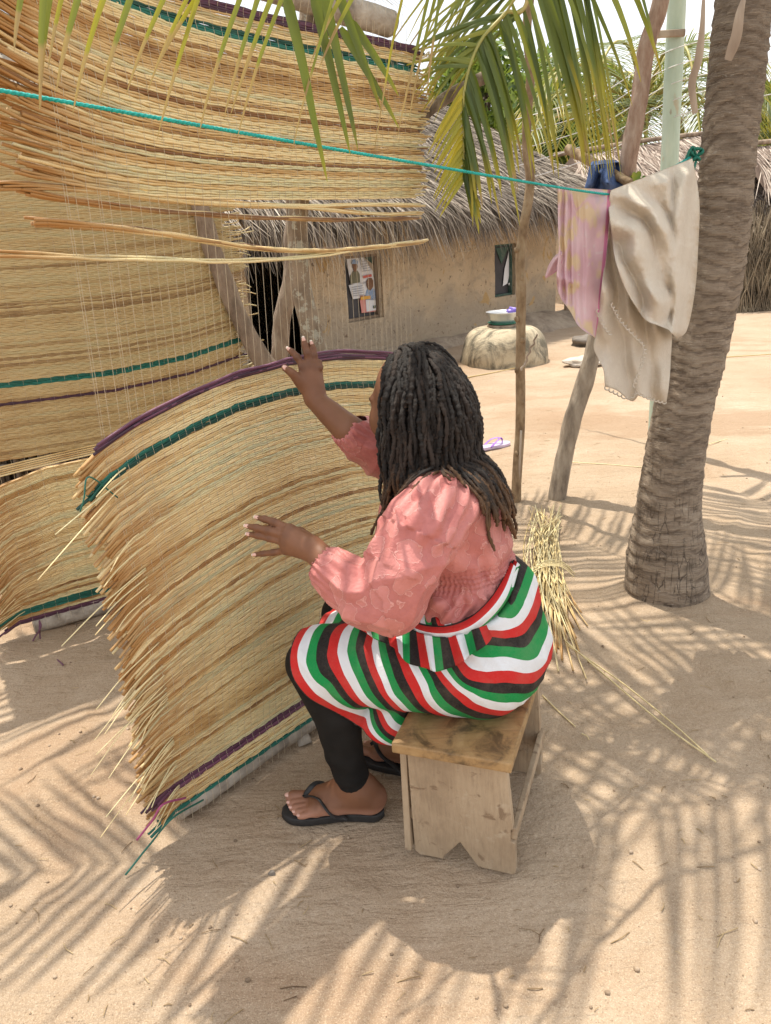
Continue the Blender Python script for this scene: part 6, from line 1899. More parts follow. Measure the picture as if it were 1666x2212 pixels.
# far (right) hand, raised, thumb to the left
knR = PY([(655.5, 793, 1.982), (668, 789, 1.985), (679, 793, 1.99), (686, 803, 2.0)])
fgR = [PY([(642, 771, 1.985), (632, 761, 1.99), (624, 754, 1.99)]),
       PY([(663.5, 762, 1.985), (659, 746, 1.99), (656, 733, 1.99)]),
       PY([(679, 767, 1.995), (676, 752, 2.0), (673, 741, 2.0)]),
       PY([(692, 794, 1.985), (690, 783, 1.995), (685, 778, 2.01)])]
norR = A_(P(670, 800, 1.5)) - A_(P(670, 800, 1.6)); norR /= np.linalg.norm(norR)
thR = PY([(662, 838, 1.975), (646, 821, 1.965), (630, 805, 1.955), (615, 794, 1.950)])
hand(wrR, knR, fgR, thR, A_(P(664, 825, 1.985)), norR)

# feet
def foot(heel, toe, ank, lat, toes, zs):
    ax = (toe - heel); L = np.linalg.norm(ax); ax = ax / L
    hz = lambda f, l, z: heel + ax * (L * f) + lat * l + np.array([0, 0, z])
    B.ell(hz(0.08, 0, zs + 0.034), (0.036, 0.034, 0.036), 0.02)
    B.chain([ank, hz(0.14, 0, zs + 0.055), hz(0.06, 0, zs + 0.036)], [0.036, 0.036, 0.032], 0.025)
    B.chain([ank, hz(0.38, -0.008, zs + 0.058), hz(0.60, -0.012, zs + 0.036)], [0.036, 0.030, 0.022], 0.03)
    B.chain([hz(0.10, 0.004, zs + 0.026), hz(0.45, 0.018, zs + 0.022), hz(0.66, 0.022, zs + 0.018)], [0.028, 0.024, 0.019], 0.025)
    B.chain([hz(0.10, -0.004, zs + 0.028), hz(0.45, -0.014, zs + 0.030), hz(0.70, -0.024, zs + 0.020)], [0.028, 0.024, 0.020], 0.025)
    B.chain([hz(0.68, -0.024, zs + 0.02), hz(0.70, 0.024, zs + 0.016)], [0.019, 0.016], 0.02)
    B.ell(A_(ank) + np.array([0, -0.030, 0.0]), (0.014, 0.012, 0.016), 0.015)
    tips = []
    for (f, l, r, fr) in toes:
        a, b = hz(fr, l * 0.95, zs + 0.018), hz(f - 0.045, l, zs + r * 1.25)
        e = hz(f, l * 1.0, zs + r * 0.85)
        B.chain([a, b, e], [r * 1.0, r * 1.05, r * 0.85], 0.005)
        tips.append((e, ax, r))
    return tips
ZS = 0.024
heelL, toeL = np.array([-0.060, 1.692, 0]), np.array([-0.298, 1.706, 0])
latL = np.array([0.0, -1.0, 0])        # little toe towards the camera
toesL = [(0.985, -0.030, 0.0135, 0.72), (0.975, -0.008, 0.0095, 0.74), (0.945, 0.010, 0.0090, 0.73), (0.905, 0.026, 0.0085, 0.70), (0.85, 0.040, 0.0085, 0.66)]
tipsL = foot(heelL, toeL, ankL, latL, toesL, ZS)
toeR_, heelR = np.array(tuple(G(781, 1628))), np.array(tuple(G(905, 1668)))
heelR = toeR_ + (heelR - toeR_) / np.linalg.norm(heelR - toeR_) * 0.235
axR = (toeR_ - heelR) / np.linalg.norm(toeR_ - heelR)
ankR = heelR + axR * 0.055 + np.array([0, 0, 0.115])
latR = np.array([-axR[1], axR[0], 0]); latR = latR if latR[1] > 0 else -latR
tipsR = foot(heelR, toeR_, ankR, latR, [(0.985, -0.030, 0.0135, 0.72), (0.975, -0.008, 0.0095, 0.74), (0.945, 0.010, 0.009, 0.73), (0.905, 0.026, 0.0085, 0.70), (0.85, 0.040, 0.0085, 0.66)], ZS)
B.chain([kneeR, ankR], [0.042, 0.032], 0.01)
bV, bF = B.mesh()
bV = relax(bV, bF, 2, 0.35)

m, nt, b = mat_new('brown_skin'); n = N(nt)
v = n.obco()
c = n.ramp(n.noise(v, 9, 5, 0.55), [(0.3, (0.150, 0.066, 0.034)), (0.55, (0.195, 0.088, 0.047)), (0.75, (0.24, 0.112, 0.062))])
pk = n.attr('pink'); dkk = n.attr('crease')
c = n.mix(n.math('MULTIPLY', pk, 0.75), c, (0.46, 0.235, 0.165))
c = n.mix(n.math('MULTIPLY', dkk, 0.6), c, (0.075, 0.036, 0.024))
n.link(c, b.inputs['Base Color'])
b.inputs['Roughness'].default_value = 0.52
b.inputs['Specular IOR Level'].default_value = 0.3
b.inputs['Subsurface Weight'].default_value = 0.06
b.inputs['Subsurface Radius'].default_value = (0.02, 0.008, 0.004)
hs = n.math('ADD', n.voro(v, 420, 'DISTANCE_TO_EDGE'), n.math('MULTIPLY', n.noise(v, 160, 4), 0.6))
n.bump(hs, b, 0.12, 0.0015)
M_SKIN = m

# natural skin tone differences: paler soles and heel rims, dark knuckles
pink = np.zeros(len(bV)); crease = np.zeros(len(bV))
for hl in (heelL, heelR):
    dd = np.linalg.norm(bV[:, :2] - hl[:2], axis=1)
    pink = np.maximum(pink, np.where(dd < 0.30, np.clip(1 - (bV[:, 2] - ZS - 0.012) / 0.022, 0, 1), 0))
    pink = np.maximum(pink, np.clip(1 - np.linalg.norm(bV - (hl + np.array([0.002, 0, 0.045])), axis=1) / 0.05, 0, 1))
for kn, fg, no in ((knL, fgL, norL), (knR, fgR, norR)):
    for k_, f_ in zip(kn, fg):
        for q, w_ in ((k_ + no * 0.010, 0.016), (f_[0] + no * 0.006, 0.011), (f_[1] + no * 0.005, 0.007)):
            crease = np.maximum(crease, np.clip(1 - np.linalg.norm(bV - q, axis=1) / w_, 0, 1))
woman = empty('person', (0.2, 1.7, 0.0))
tag(woman, 'seated woman with long dreadlocks, rose blouse and striped wrap, reaching to the mat', 'person')
obj('body', (bV, bF), M_SKIN, woman, True, pink=pink, crease=crease)

# nails
M_NAIL = simple('nail', [(0.62, 0.36, 0.29), (0.72, 0.46, 0.38)], 40, 0.25, 0)
M_NAILTIP = simple('nail_tip', [(0.74, 0.66, 0.56), (0.78, 0.70, 0.6)], 40, 0.3, 0)
def ellip(c, ax, r, n1=10, n2=7):
    V, F = [], []
    for i in range(n2 + 1):
        ph = math.pi * i / n2
        for j in range(n1):
            t = 2 * math.pi * j / n1
            V.append(np.array(c) + ax[0] * (r[0] * math.cos(ph)) + ax[1] * (r[1] * math.sin(ph) * math.cos(t)) + ax[2] * (r[2] * math.sin(ph) * math.sin(t)))
    for i in range(n2):
        for j in range(n1):
            F.append((i * n1 + j, i * n1 + (j + 1) % n1, (i + 1) * n1 + (j + 1) % n1, (i + 1) * n1 + j))
    return np.array(V), np.array(F)
def nail(tip, prev, no, r, tipped=True):
    d = tip - prev; d /= np.linalg.norm(d)
    up = no - d * (no @ d); up /= np.linalg.norm(up)
    sd = np.cross(d, up)
    o = obj('fingernail', ellip(tip + up * r * 0.68 - d * r * 0.10, (d, sd, up), (r * 1.05, r * 0.68, r * 0.26)), M_NAIL, woman)
    if tipped: obj('nail_tip', ellip(tip + up * r * 0.55 + d * r * 0.85, (d, sd, up), (r * 0.45, r * 0.55, r * 0.18)), M_NAILTIP, o)
for fg, no, rr in ((fgL, norL, (0.0066, 0.0068, 0.0066, 0.0058)), (fgR, norR, (0.0066, 0.0068, 0.0066, 0))):
    for f_, r in zip(fg, rr):
        if r: nail(f_[-1], f_[-2], no, r)
nail(thR[-1], thR[-2], norR + np.array([-0.2, 0, 0.3]), 0.0085, False)
for (e, ax, r) in tipsL + tipsR:
    d = ax
    obj('toenail', ellip(e + np.array([0, 0, r * 0.62]) + d * r * 0.25, (d, np.cross(d, np.array([0, 0, 1.0])), np.array([0, 0, 1.0])), (r * 0.75, r * 0.66, r * 0.35)), M_NAIL, woman)
# eyes and lashes
M_EYE = simple('eye_white', [(0.7, 0.66, 0.6), (0.75, 0.7, 0.64)], 5, 0.15, 0)
M_LASH = simple('lash_black', [(0.012, 0.01, 0.01), (0.02, 0.016, 0.014)], 5, 0.6, 0)
for sg in (-1, 1):
    obj('eye', ellip(hp(0.076, 0.031 * sg, -0.002), HAX_ if False else (fh, rh, uh), (0.011, 0.0125, 0.0085)), M_EYE, woman)
    ls = []
    for k in range(9):
        f = (k - 4) / 4
        a = hp(0.086 - 0.004 * f * f, 0.033 * sg + 0.012 * f, 0.003 - 0.003 * f * f)
        ls.append(tube(spline([a, a + fh * 0.006 + uh * 0.001, a + fh * 0.010 + uh * 0.005 + rh * 0.002 * f], 5), [0.0007, 0.0007, 0.0006, 0.0005, 0.0003], 4, False))
    obj('eyelashes', joinq(ls), M_LASH, woman)
    br_ = []
    for k in range(10):
        f = (k - 4.5) / 4.5
        a = hp(0.086 - 0.010 * f * f, 0.032 * sg + 0.022 * f, 0.021 - 0.004 * f * f)
        br_.append(tube([a - uh * 0.002, a + uh * 0.002 + rh * sg * 0.006], 0.0011, 4, False))
    obj('eyebrow', joinq(br_), M_LASH, woman)

# -------- leggings
Lg = Sdf((-0.33, 1.52, 0.05), (0.20, 2.10, 0.60), 0.004)
calf = kneeL * 0.62 + ankL * 0.38 + np.array([0.018, 0, 0.0])
Lg.chain([hipL * 0.4 + kneeL * 0.6, kneeL, calf, kneeL * 0.3 + ankL * 0.7, ankL], [0.075, 0.064, 0.060, 0.048, 0.0425], 0.05)
calfR = kneeR * 0.62 + ankR * 0.38 + np.array([0.015, 0, 0.0])
Lg.chain([hipR * 0.4 + kneeR * 0.6, kneeR, calfR, ankR], [0.075, 0.064, 0.060, 0.041], 0.03)
X = Lg.ax[0][:, None, None]; Y = Lg.ax[1][None, :, None]; Z = Lg.ax[2][None, None, :]
cutp = A_(P(768, 1710, 1.66)); sh = ankL - kneeL; sh /= np.linalg.norm(sh)
cut = (X - cutp[0]) * sh[0] + (Y - cutp[1]) * sh[1] + (Z - cutp[2]) * sh[2]
Lg.d = np.maximum(Lg.d, cut.astype(np.float32))
lV, lF = Lg.mesh()
lN = vnormals(lV, lF)
sl_ = (lV - kneeL) @ sh
fold = 0.0012 * np.sin(sl_ * 95 + 2.5 * nzv(lV, (14, 14, 5), 2)) * np.exp(-((sl_ - 0.30) / 0.10) ** 2) + 0.0025 * np.sin((lV[:, 0] * 60 + lV[:, 2] * 40)) * np.exp(-(np.linalg.norm(lV - kneeL - np.array([0.06, -0.04, -0.05]), axis=1) / 0.06) ** 2)
fold += 0.0016 * np.exp(-(((lV - cutp) @ sh + 0.016) / 0.006) ** 2) * -1
lV = lV + lN * fold[:, None]
m, nt, b = mat_new('black_jersey'); n = N(nt)
n.link(n.ramp(n.noise(n.obco(), 14, 5), [(0.3, (0.006, 0.0055, 0.0055)), (0.7, (0.014, 0.013, 0.0125))]), b.inputs['Base Color'])
b.inputs['Roughness'].default_value = 0.75; b.inputs['Specular IOR Level'].default_value = 0.25
n.bump(n.noise(n.obco(), 500, 2), b, 0.2, 0.001)
M_LEGG = m
obj('leggings', (lV, lF), M_LEGG, woman)

# -------- sandals (each rests under a foot: a thing of its own)
M_RUBBER = simple('black_rubber', [(0.012, 0.012, 0.013), (0.028, 0.027, 0.028)], 60, 0.6, 0.5, 0.0012, bscale=700)
def sandal(heel, toe, lat, label, mats, group, zs=0.022, L_=None, strap=True):
    ax = toe - heel; L = np.linalg.norm(ax); ax = ax / L
    t = empty('flip_flop', tuple((heel + toe) / 2)); tag(t, label, 'sandal', group)
    prof = [(-0.06, 0.004), (-0.045, 0.020), (-0.01, 0.030), (0.06, 0.034), (0.2, 0.033), (0.38, 0.034), (0.55, 0.041), (0.72, 0.047), (0.86, 0.046), (0.97, 0.038), (1.04, 0.024), (1.065, 0.004)]
    f = np.array([p[0] for p in prof]); w = np.array([p[1] for p in prof])
    ff = np.linspace(-0.06, 1.065, 40); ww = np.interp(ff, f, w)
    ww = np.convolve(np.pad(ww, 2, mode='edge'), [0.1, 0.2, 0.4, 0.2, 0.1], 'valid')
    off = -0.008 * np.sin(np.clip(ff, 0, 1) * 3.1)
    left = [heel + ax * L * a + lat * (o + wd_) for a, wd_, o in zip(ff, ww, off)]
    right = [heel + ax * L * a + lat * (o - wd_) for a, wd_, o in zip(ff, ww, off)][::-1]
    ring = left + right
    k = len(ring); ctr = (heel + toe) / 2
    V, F = [], []
    for (z, sc) in ((0.001, 0.965), (0.004, 1.0), (zs - 0.004, 1.0), (zs - 0.001, 0.985), (zs, 0.95)):
        for p in ring:
            q = ctr + (p - ctr) * np.array([sc, sc, 1]); V.append((q[0], q[1], z))
    for r_ in range(4):
        for i in range(k):
            F.append((r_ * k + i, r_ * k + (i + 1) % k, (r_ + 1) * k + (i + 1) % k, (r_ + 1) * k + i))
    n_ = 40
    for lay, fl in ((0, True), (4, False)):
        for i in range(n_ - 1):
            q = (lay * k + i, lay * k + i + 1, lay * k + (k - 2 - i), lay * k + (k - 1 - i))
            F.append(q[::-1] if fl else q)
    obj('sole', (V, F), mats[0], t)
    post = heel + ax * L * 0.80 + lat * -0.010 + np.array([0, 0, zs])
    for sd, hgt in ((1, 0.046), (-1, 0.052)):
        a = heel + ax * L * 0.34 + lat * (0.037 * sd - 0.004) + np.array([0, 0, zs - 0.004])
        b_ = heel + ax * L * 0.56 + lat * (0.034 * sd - 0.006) + np.array([0, 0, zs + hgt * 0.62])
        c_ = heel + ax * L * 0.72 + lat * (0.010 * sd - 0.009) + np.array([0, 0, zs + hgt * 0.80])
        sp_ = spline([a, b_, c_, post + np.array([0, 0, 0.022])], 26)
        for _ in range(3):
            for q in range(2, 26):
                ds = B.at(sp_[q])
                if ds < 0.0035: sp_[q] = sp_[q] + B.grad(sp_[q]) * (0.0035 - ds)
        sp_[3:-1] = (sp_[2:-2] + 2 * sp_[3:-1] + sp_[4:]) / 4
        obj('strap', tube(sp_, np.linspace(0.0105, 0.0070, 26), 8, True, 0.3), mats[1], t)
    obj('strap', tube([post + np.array([0, 0, -0.004]), post + np.array([0, 0, 0.014]), post + np.array([0, 0, 0.026])], 0.004, 7), mats[1], t)
    return t
sandal(heelL, toeL, latL, 'black flip-flop on the near foot of the seated woman', (M_RUBBER, M_RUBBER), 'worn black flip-flops')
sandal(heelR, toeR_, latR, 'black flip-flop on the far foot, half hidden by the stool', (M_RUBBER, M_RUBBER), 'worn black flip-flops')

# -------- blouse
Bl = Sdf((-0.20, 1.38, 0.52), (0.36, 2.10, 1.0), 0.0038)
Bl.ell((0.145, 1.745, 0.800), (0.128, 0.172, 0.135), 0.05)
Bl.ell((0.150, 1.745, 0.865), (0.105, 0.180, 0.075), 0.05)
Bl.ell((0.060, 1.765, 0.770), (0.085, 0.135, 0.085), 0.05)
Bl.ell((0.180, 1.735, 0.690), (0.118, 0.150, 0.10), 0.06)
Bl.ell((0.170, 1.735, 0.605), (0.142, 0.178, 0.10), 0.05)
Bl.chain([nb + np.array([0.01, 0, -0.05]), nb + np.array([0, 0, 0.012])], [0.095, 0.064], 0.03)
slp = [A_(P(938, 1092, 1.595)), A_(P(905, 1150, 1.55)), A_(P(872, 1225, 1.525)), A_(P(842, 1287, 1.512)), A_(P(800, 1290, 1.52)), A_(P(760, 1264, 1.54)), A_(P(727, 1240, 1.56)), A_(P(708, 1226, 1.572))]
Bl.chain(slp, [0.064, 0.082, 0.086, 0.081, 0.071, 0.062, 0.053, 0.041], 0.045)
slr = [shR + np.array([0, 0, -0.005]), elR] + [elR + (fcR - elR) * q for q in (0.42, 0.68, 0.86, 1.0)]
Bl.chain(slr, [0.070, 0.068, 0.065, 0.060, 0.050, 0.0410], 0.04)
# open ends at the cuffs so the arm shows through
def open_end(S, c, d, r, cutr=0.085):
    c = np.array(c); d = np.array(d) / np.linalg.norm(d)
    sl, X, Y, Z = S.region(c - 0.09, c + 0.09)
    al = (X - c[0]) * d[0] + (Y - c[1]) * d[1] + (Z - c[2]) * d[2]
    rr_ = np.sqrt(np.maximum((X - c[0]) ** 2 + (Y - c[1]) ** 2 + (Z - c[2]) ** 2 - al ** 2, 0))
    S.d[sl] = np.maximum(S.d[sl], np.where(rr_ < cutr, al, -1).astype(np.float32))
    hole = np.maximum(rr_ - r, -(al + 0.02))
    S.d[sl] = np.maximum(S.d[sl], -hole.astype(np.float32))
cuL, cuR = slp[-1], slr[-1]
dL_, dR_ = (slp[-1] - slp[-3]), (slr[-1] - slr[-3])
open_end(Bl, cuL + dL_ / np.linalg.norm(dL_) * 0.022, dL_, 0.034); open_end(Bl, cuR + dR_ / np.linalg.norm(dR_) * 0.018, dR_, 0.034, 0.060)
bxz = np.array([[p.x, p.z] for p in (P(800, 1352, 1.545), P(862, 1335, 1.535), P(905, 1360, 1.53), P(960, 1368, 1.53), P(1012, 1355, 1.56), P(1058, 1318, 1.61), P(1090, 1272, 1.67), P(1110, 1220, 1.72))])
zc_ = np.interp(Bl.ax[0], bxz[:, 0], bxz[:, 1])[:, None, None]
Bl.d = np.where(Bl.ax[0][:, None, None] > 0.13, np.maximum(Bl.d, (zc_ - np.where(Bl.ax[0][:, None, None] > 0.235, 0.006, 0.028)) - Bl.ax[2][None, None, :]), Bl.d).astype(np.float32)
cV, cF = Bl.mesh()
cV = relax(cV, cF, 1, 0.4)
cN = vnormals(cV, cF)
# folds: gathers at cuffs and shoulder heads, long folds on the sleeves, shirring at the waist
def seg_coord(V, pts):
    best = np.full(len(V), 9.0); al = np.zeros(len(V)); ang = np.zeros(len(V)); s0 = 0
    for i in range(len(pts) - 1):
        a, b_ = pts[i], pts[i + 1]; d = b_ - a; L = np.linalg.norm(d); d = d / L
        t = np.clip((V - a) @ d, 0, L); q = V - a - t[:, None] * d
        r = np.linalg.norm(q, axis=1)
        up = np.array([0, 0, 1.0]) - d * d[2]; up /= np.linalg.norm(up); sd = np.cross(d, up)
        g = np.arctan2(q @ sd, q @ up)
        k_ = r < best
        best = np.where(k_, r, best); al = np.where(k_, s0 + t, al); ang = np.where(k_, g, ang); s0 += L
    return best, al, ang, s0
disp = np.zeros(len(cV)); isl = np.zeros(len(cV))
for pts, ph in ((slp, 0.0), (slr, 1.7)):
    r, al, ang, tot = seg_coord(cV, pts)
    w = np.clip(1 - (r - 0.085) / 0.02, 0, 1)
    isl = np.maximum(isl, w)
    e = tot - al
    disp += w * 0.0028 * np.sin(ang * 19 + 3 * nzv(cV, (30, 30, 30), ph)) * np.exp(-e / 0.030)                       # cuff gathers
    disp += w * 0.0070 * np.sin(ang * 12 + ph + 2 * nzv(cV, (9, 9, 9), ph)) * np.exp(-((al - 0.03) / 0.065) ** 2)     # gathers at the shoulder seam
    lf_ = 1 - 2 * np.abs(np.sin(ang * 2.5 + al * 9 + 2.6 * nzv(cV, (9, 9, 9), 4 + ph)))
    lf2 = 1 - 2 * np.abs(np.sin(ang * 1.5 - al * 24 + 3.0 * nzv(cV, (7, 7, 7), 9 + ph)))
    disp += w * (0.0050 * np.sign(lf_) * np.abs(lf_) ** 1.2 + 0.0045 * lf2) * np.clip(e / 0.05, 0, 1) * np.clip((al - 0.05) / 0.05, 0, 1)
    # cuff edge band
    disp += w * 0.003 * np.exp(-((e + 0.004) / 0.006) ** 2)
nbg = nzv(cV, (16, 16, 9), 7)
disp += (1 - isl) * 0.006 * np.sin(14 * cV[:, 2] + 30 * cV[:, 0] + 5 * nbg)
bp = A_(P(1000, 1262, 1.58)); bq = A_(P(1096, 1200, 1.72))
zb_ = np.interp(cV[:, 0], [-0.05, bp[0], bq[0]], [bp[2] - 0.03, bp[2], bq[2]])
rel = cV[:, 2] - zb_
angt = np.arctan2(cV[:, 1] - 1.735, cV[:, 0] - 0.17)
shw = (1 - isl) * np.exp(-(rel / 0.028) ** 4)
disp += shw * (-0.008 + 0.0022 * np.sin(angt * 85 + 6 * nzv(cV, (20, 20, 60), 3)) + 0.0022 * np.cos(rel * 560))
plw = (1 - isl) * np.clip((-rel - 0.025) / 0.012, 0, 1)
disp += plw * (0.004 + 0.0055 * np.sin(angt * 26 + 5 * nzv(cV, (12, 12, 22), 5)))
cV = cV + cN * disp[:, None]

m, nt, b = mat_new('rose_chiffon'); n = N(nt)
v = n.obco()
wob = n.node('ShaderNodeTexNoise'); wob.inputs['Scale'].default_value = 30; wob.inputs['Detail'].default_value = 4
n.link(v, wob.inputs['Vector'])
vm = n.node('ShaderNodeVectorMath'); vm.operation = 'MULTIPLY_ADD'
n.link(wob.outputs['Color'], vm.inputs[0]); vm.inputs[1].default_value = (0.042, 0.042, 0.042); n.link(v, vm.inputs[2])
d1 = n.voro(vm.outputs[0], 19, 'F1', 'Distance', 0.9)
big_ = n.noise(v, 12, 2)
thr = n.math('ADD', d1, n.math('MULTIPLY', n.math('SUBTRACT', big_, 0.5), 0.45))
inside = n.mr(thr, 0.475, 0.49, 1.0, 0.0)
edge = n.math('MULTIPLY', n.mr(thr, 0.46, 0.475, 0.0, 1.0), n.mr(thr, 0.485, 0.50, 1.0, 0.0))
base = n.ramp(n.noise(v, 40, 4), [(0.3, (0.42, 0.130, 0.115)), (0.7, (0.50, 0.165, 0.145))])
c = n.mix(inside, base, n.ramp(n.noise(v, 25, 4), [(0.3, (0.48, 0.165, 0.145)), (0.7, (0.57, 0.215, 0.19))]))
c = n.mix(n.math('MULTIPLY', edge, 0.75), c, (0.70, 0.34, 0.30))
n.link(c, b.inputs['Base Color']); b.inputs['Roughness'].default_value = 0.55
b.inputs['Sheen Weight'].default_value = 0.1
hh = n.math('ADD', n.math('MULTIPLY', edge, 0.6), n.math('ADD', n.math('MULTIPLY', inside, 0.12), n.math('MULTIPLY', n.noise(v, 60, 6, 0.62, 1.4), 1.3)))
n.bump(hh, b, 0.55, 0.004)
M_BLOUSE = m
blouse_o = obj('blouse', (cV, cF), M_BLOUSE, woman)

# -------- striped wrap cloth
SPTS = {0: 'A 90,390 100,530 140,700 300,950 600,1280 850,1520 1030,1640', 1: 'A 182,380 195,560 270,760 450,970 700,1250 940,1470',
        2: 'A 295,345 310,540 400,760 560,950 800,1220 980,1450', 3: 'A 392,335 410,520 500,740 660,960 850,1210 1030,1440',
        4: 'A 500,325 540,560 640,780 800,1010 1000,1270 1130,1440', 5: 'A 600,320 640,530 750,790 900,1000 1080,1220 1250,1450',
        6: 'A 718,300 760,520 880,790 1000,1000 1200,1240 1420,1460', 7: 'A 815,310 860,520 970,750 1120,1010 1300,1250 1570,1465',
        8: 'A 905,310 950,450 1050,750 1200,990 1420,1310 1640,1430', 9: 'A 1005,320 1050,520 1170,790 1300,1020 1600,1390',
        10: 'A 1120,400 1170,640 1300,930 1500,1180 1660,1320', 11: 'A 1200,470 1300,750 1500,1040 1660,1190', 12: 'A 1370,620 1500,870 1660,1100',
        13: 'B 140,1190 230,1380 400,1560 600,1690 800,1750 980,1755', 14: 'B 265,1230 340,1400 480,1540 700,1670 900,1700 1110,1690',
        15: 'B 310,1240 420,1380 600,1510 800,1600 1000,1640 1200,1620', 16: 'B 420,1220 550,1330 700,1430 900,1520 1100,1550 1310,1530',
        17: 'B 490,1180 600,1270 700,1350 900,1430 1100,1465 1380,1440', 18: 'B 510,1165 700,1230 850,1300 1100,1350 1300,1345 1420,1320',
        19: 'B 580,1140 750,1200 950,1250 1200,1255 1400,1220 1500,1080', 20: 'B 620,1115 800,1145 1000,1150 1250,1140 1430,1080 1505,950',
        21: 'B 730,1045 900,1050 1200,1050 1400,1010 1500,860', 22: 'B 870,940 1050,945 1300,930 1420,820 1440,650', 23: 'B 900,850 1150,860 1300,810 1400,650',
        24: 'B 900,760 1080,795 1250,740 1370,560', 25: 'B 890,735 1000,740 1200,660 1330,450', 26: 'B 1060,600 1200,530 1290,340', 27: 'B 1090,570 1200,400 1220,250'}
xs, sv = [], []
YN = 1.575
for k_, t_ in SPTS.items():
    fr_, *ps_ = t_.split()
    for q in ps_:
        a, b2 = map(float, q.split(','))
        u, v_ = (596.6 + a * 0.1953, 1301.6 + b2 * 0.1953) if fr_ == 'A' else (867.7 + a * 0.2116, 1193.1 + b2 * 0.2116)
        p = P(u, v_, YN + (0.03 if u < 700 else 0) + 0.10 * max(0, (u - 1090) / 100))
        xs.append((p.x, p.z)); sv.append(k_)
xs, sv = np.array(xs), np.array(sv, float)
def tps(r2): return 0.5 * r2 * np.log(r2 + 1e-12)
D2 = ((xs[:, None] - xs[None]) ** 2).sum(-1)
K_ = tps(D2) + np.eye(len(xs)) * 2e-4
Pm = np.c_[np.ones(len(xs)), xs]
sol = np.linalg.solve(np.block([[K_, Pm], [Pm.T, np.zeros((3, 3))]]), np.r_[sv, 0, 0, 0])
def sfield(q):
    out = np.zeros(len(q))
    for i in range(0, len(q), 20000):
        c_ = q[i:i + 20000]
        out[i:i + 20000] = tps(((c_[:, None] - xs[None]) ** 2).sum(-1)) @ sol[:-3] + sol[-3] + c_ @ sol[-2:]
    return out
SHEAR = 0.33
Sk = Sdf((-0.33, 1.42, 0.22), (0.44, 2.10, 0.80), 0.0038)
Sk.ell((0.212, 1.725, 0.478), (0.168, 0.200, 0.130), 0.05)
Sk.chain([hipL + np.array([0.02, -0.005, 0.0]), (hipL + kneeL) / 2 + np.array([0, 0, -0.002]), kneeL + np.array([-0.035, 0, 0.002])], [0.122, 0.102, 0.079], 0.05)
Sk.chain([hipR, (hipR + kneeR) / 2, kneeR + np.array([-0.035, 0.01, 0.0])], [0.122, 0.102, 0.079], 0.05)
Sk.chain([(hipL + hipR) / 2, (kneeL + kneeR) / 2 + np.array([0.0, 0, 0.0])], [0.10, 0.060], 0.06)
Sk.ell((0.193, 1.735, 0.600), (0.158, 0.190, 0.112), 0.05)
h1, h2, h3 = A_(P(715, 1545, 1.665)), A_(P(785, 1590, 1.665)), A_(P(850, 1575, 1.64))
Sk.chain([kneeL + np.array([0.03, 0.0, -0.03]), h1 + np.array([0.02, 0.01, 0.03]), h2 + np.array([0, 0.01, 0.02]), h3 + np.array([0.0, 0.01, 0.01])], [0.068, 0.055, 0.042, 0.052], 0.06)
Sk.chain([kneeR + np.array([0.03, 0.0, -0.03]), h2 + np.array([0.06, 0.22, 0.03])], [0.06, 0.04], 0.06)
X = Sk.ax[0][:, None, None]; Y = Sk.ax[1][None, :, None]; Z = Sk.ax[2][None, None, :]
SLc, SRc = np.array(tuple(G(845, 1605, 0.36))), np.array(tuple(G(1105, 1650, 0.36)))
SW = SRc - SLc; SWL = np.linalg.norm(SW); SW = SW / SWL
SLd = np.array([-SW[1], SW[0], 0])
q_ = -((X - SLc[0]) * SW[0] + (Y - SLc[1]) * SW[1])
Sk.d = np.maximum(Sk.d, np.minimum(0.3625 - Z, 0.004 - q_).astype(np.float32))
# s on the (X, Z) side plane, sheared with depth so the far leg has the same hem
gxx = np.arange(-0.52, 0.50, 0.008); gzz = np.arange(0.20, 0.84, 0.008)
SG = sfield(np.array([(a, b2) for a in gxx for b2 in gzz])).reshape(len(gxx), len(gzz))
def s_at(Vx, Vy, Vz):
    x = np.clip((Vx - SHEAR * np.maximum(0, Vy - 1.60) - gxx[0]) / 0.008, 0, len(gxx) - 1.001); z = np.clip((Vz - gzz[0]) / 0.008, 0, len(gzz) - 1.001)
    i, j = x.astype(int), z.astype(int); fx, fz = x - i, z - j
    return (SG[i, j] * (1 - fx) + SG[i + 1, j] * fx) * (1 - fz) + (SG[i, j + 1] * (1 - fx) + SG[i + 1, j + 1] * fx) * fz
Xf, Yf, Zf = np.broadcast_arrays(X, Y, Z)
sg_ = s_at(Xf, Yf, Zf).astype(np.float32)
solid = Sk.d.copy()
wall = np.clip(0.0075 + np.maximum(0, sg_ - 1.6) * 0.05, 0, 0.3).astype(np.float32)
Sk.d = np.maximum(np.maximum(solid, -(sg_ + 0.22) * 0.03), np.where(sg_ < 4, -(solid + wall), -1))
import copy
Sk_s = copy.copy(Sk); Sk_s.d = solid
bxz = np.array([[p.x, p.z] for p in (P(800, 1352, 1.545), P(862, 1335, 1.535), P(905, 1360, 1.53), P(960, 1368, 1.53), P(1012, 1355, 1.56), P(1058, 1318, 1.61), P(1090, 1272, 1.67), P(1110, 1220, 1.72))])
zcut = np.interp(Sk.ax[0], bxz[:, 0], bxz[:, 1]).astype(np.float32)[:, None, None]
Sk.d = np.maximum(Sk.d, Z - zcut)
for vt_ in blouse_o.data.vertices:          # tuck the blouse inside the wrap
    c_ = vt_.co
    if c_.x > 0.2 and c_.z < np.interp(c_.x, bxz[:, 0], bxz[:, 1]) + 0.014:
        ds = Sk_s.at(c_)
        if ds > -0.008:
            g_ = Sk_s.grad(c_); vt_.co = c_ - Vector(g_) * (ds + 0.008)
kV, kF = Sk.mesh()
kV = relax(kV, kF, 1, 0.4)
kN = vnormals(kV, kF)
ks = s_at(kV[:, 0], kV[:, 1], kV[:, 2])
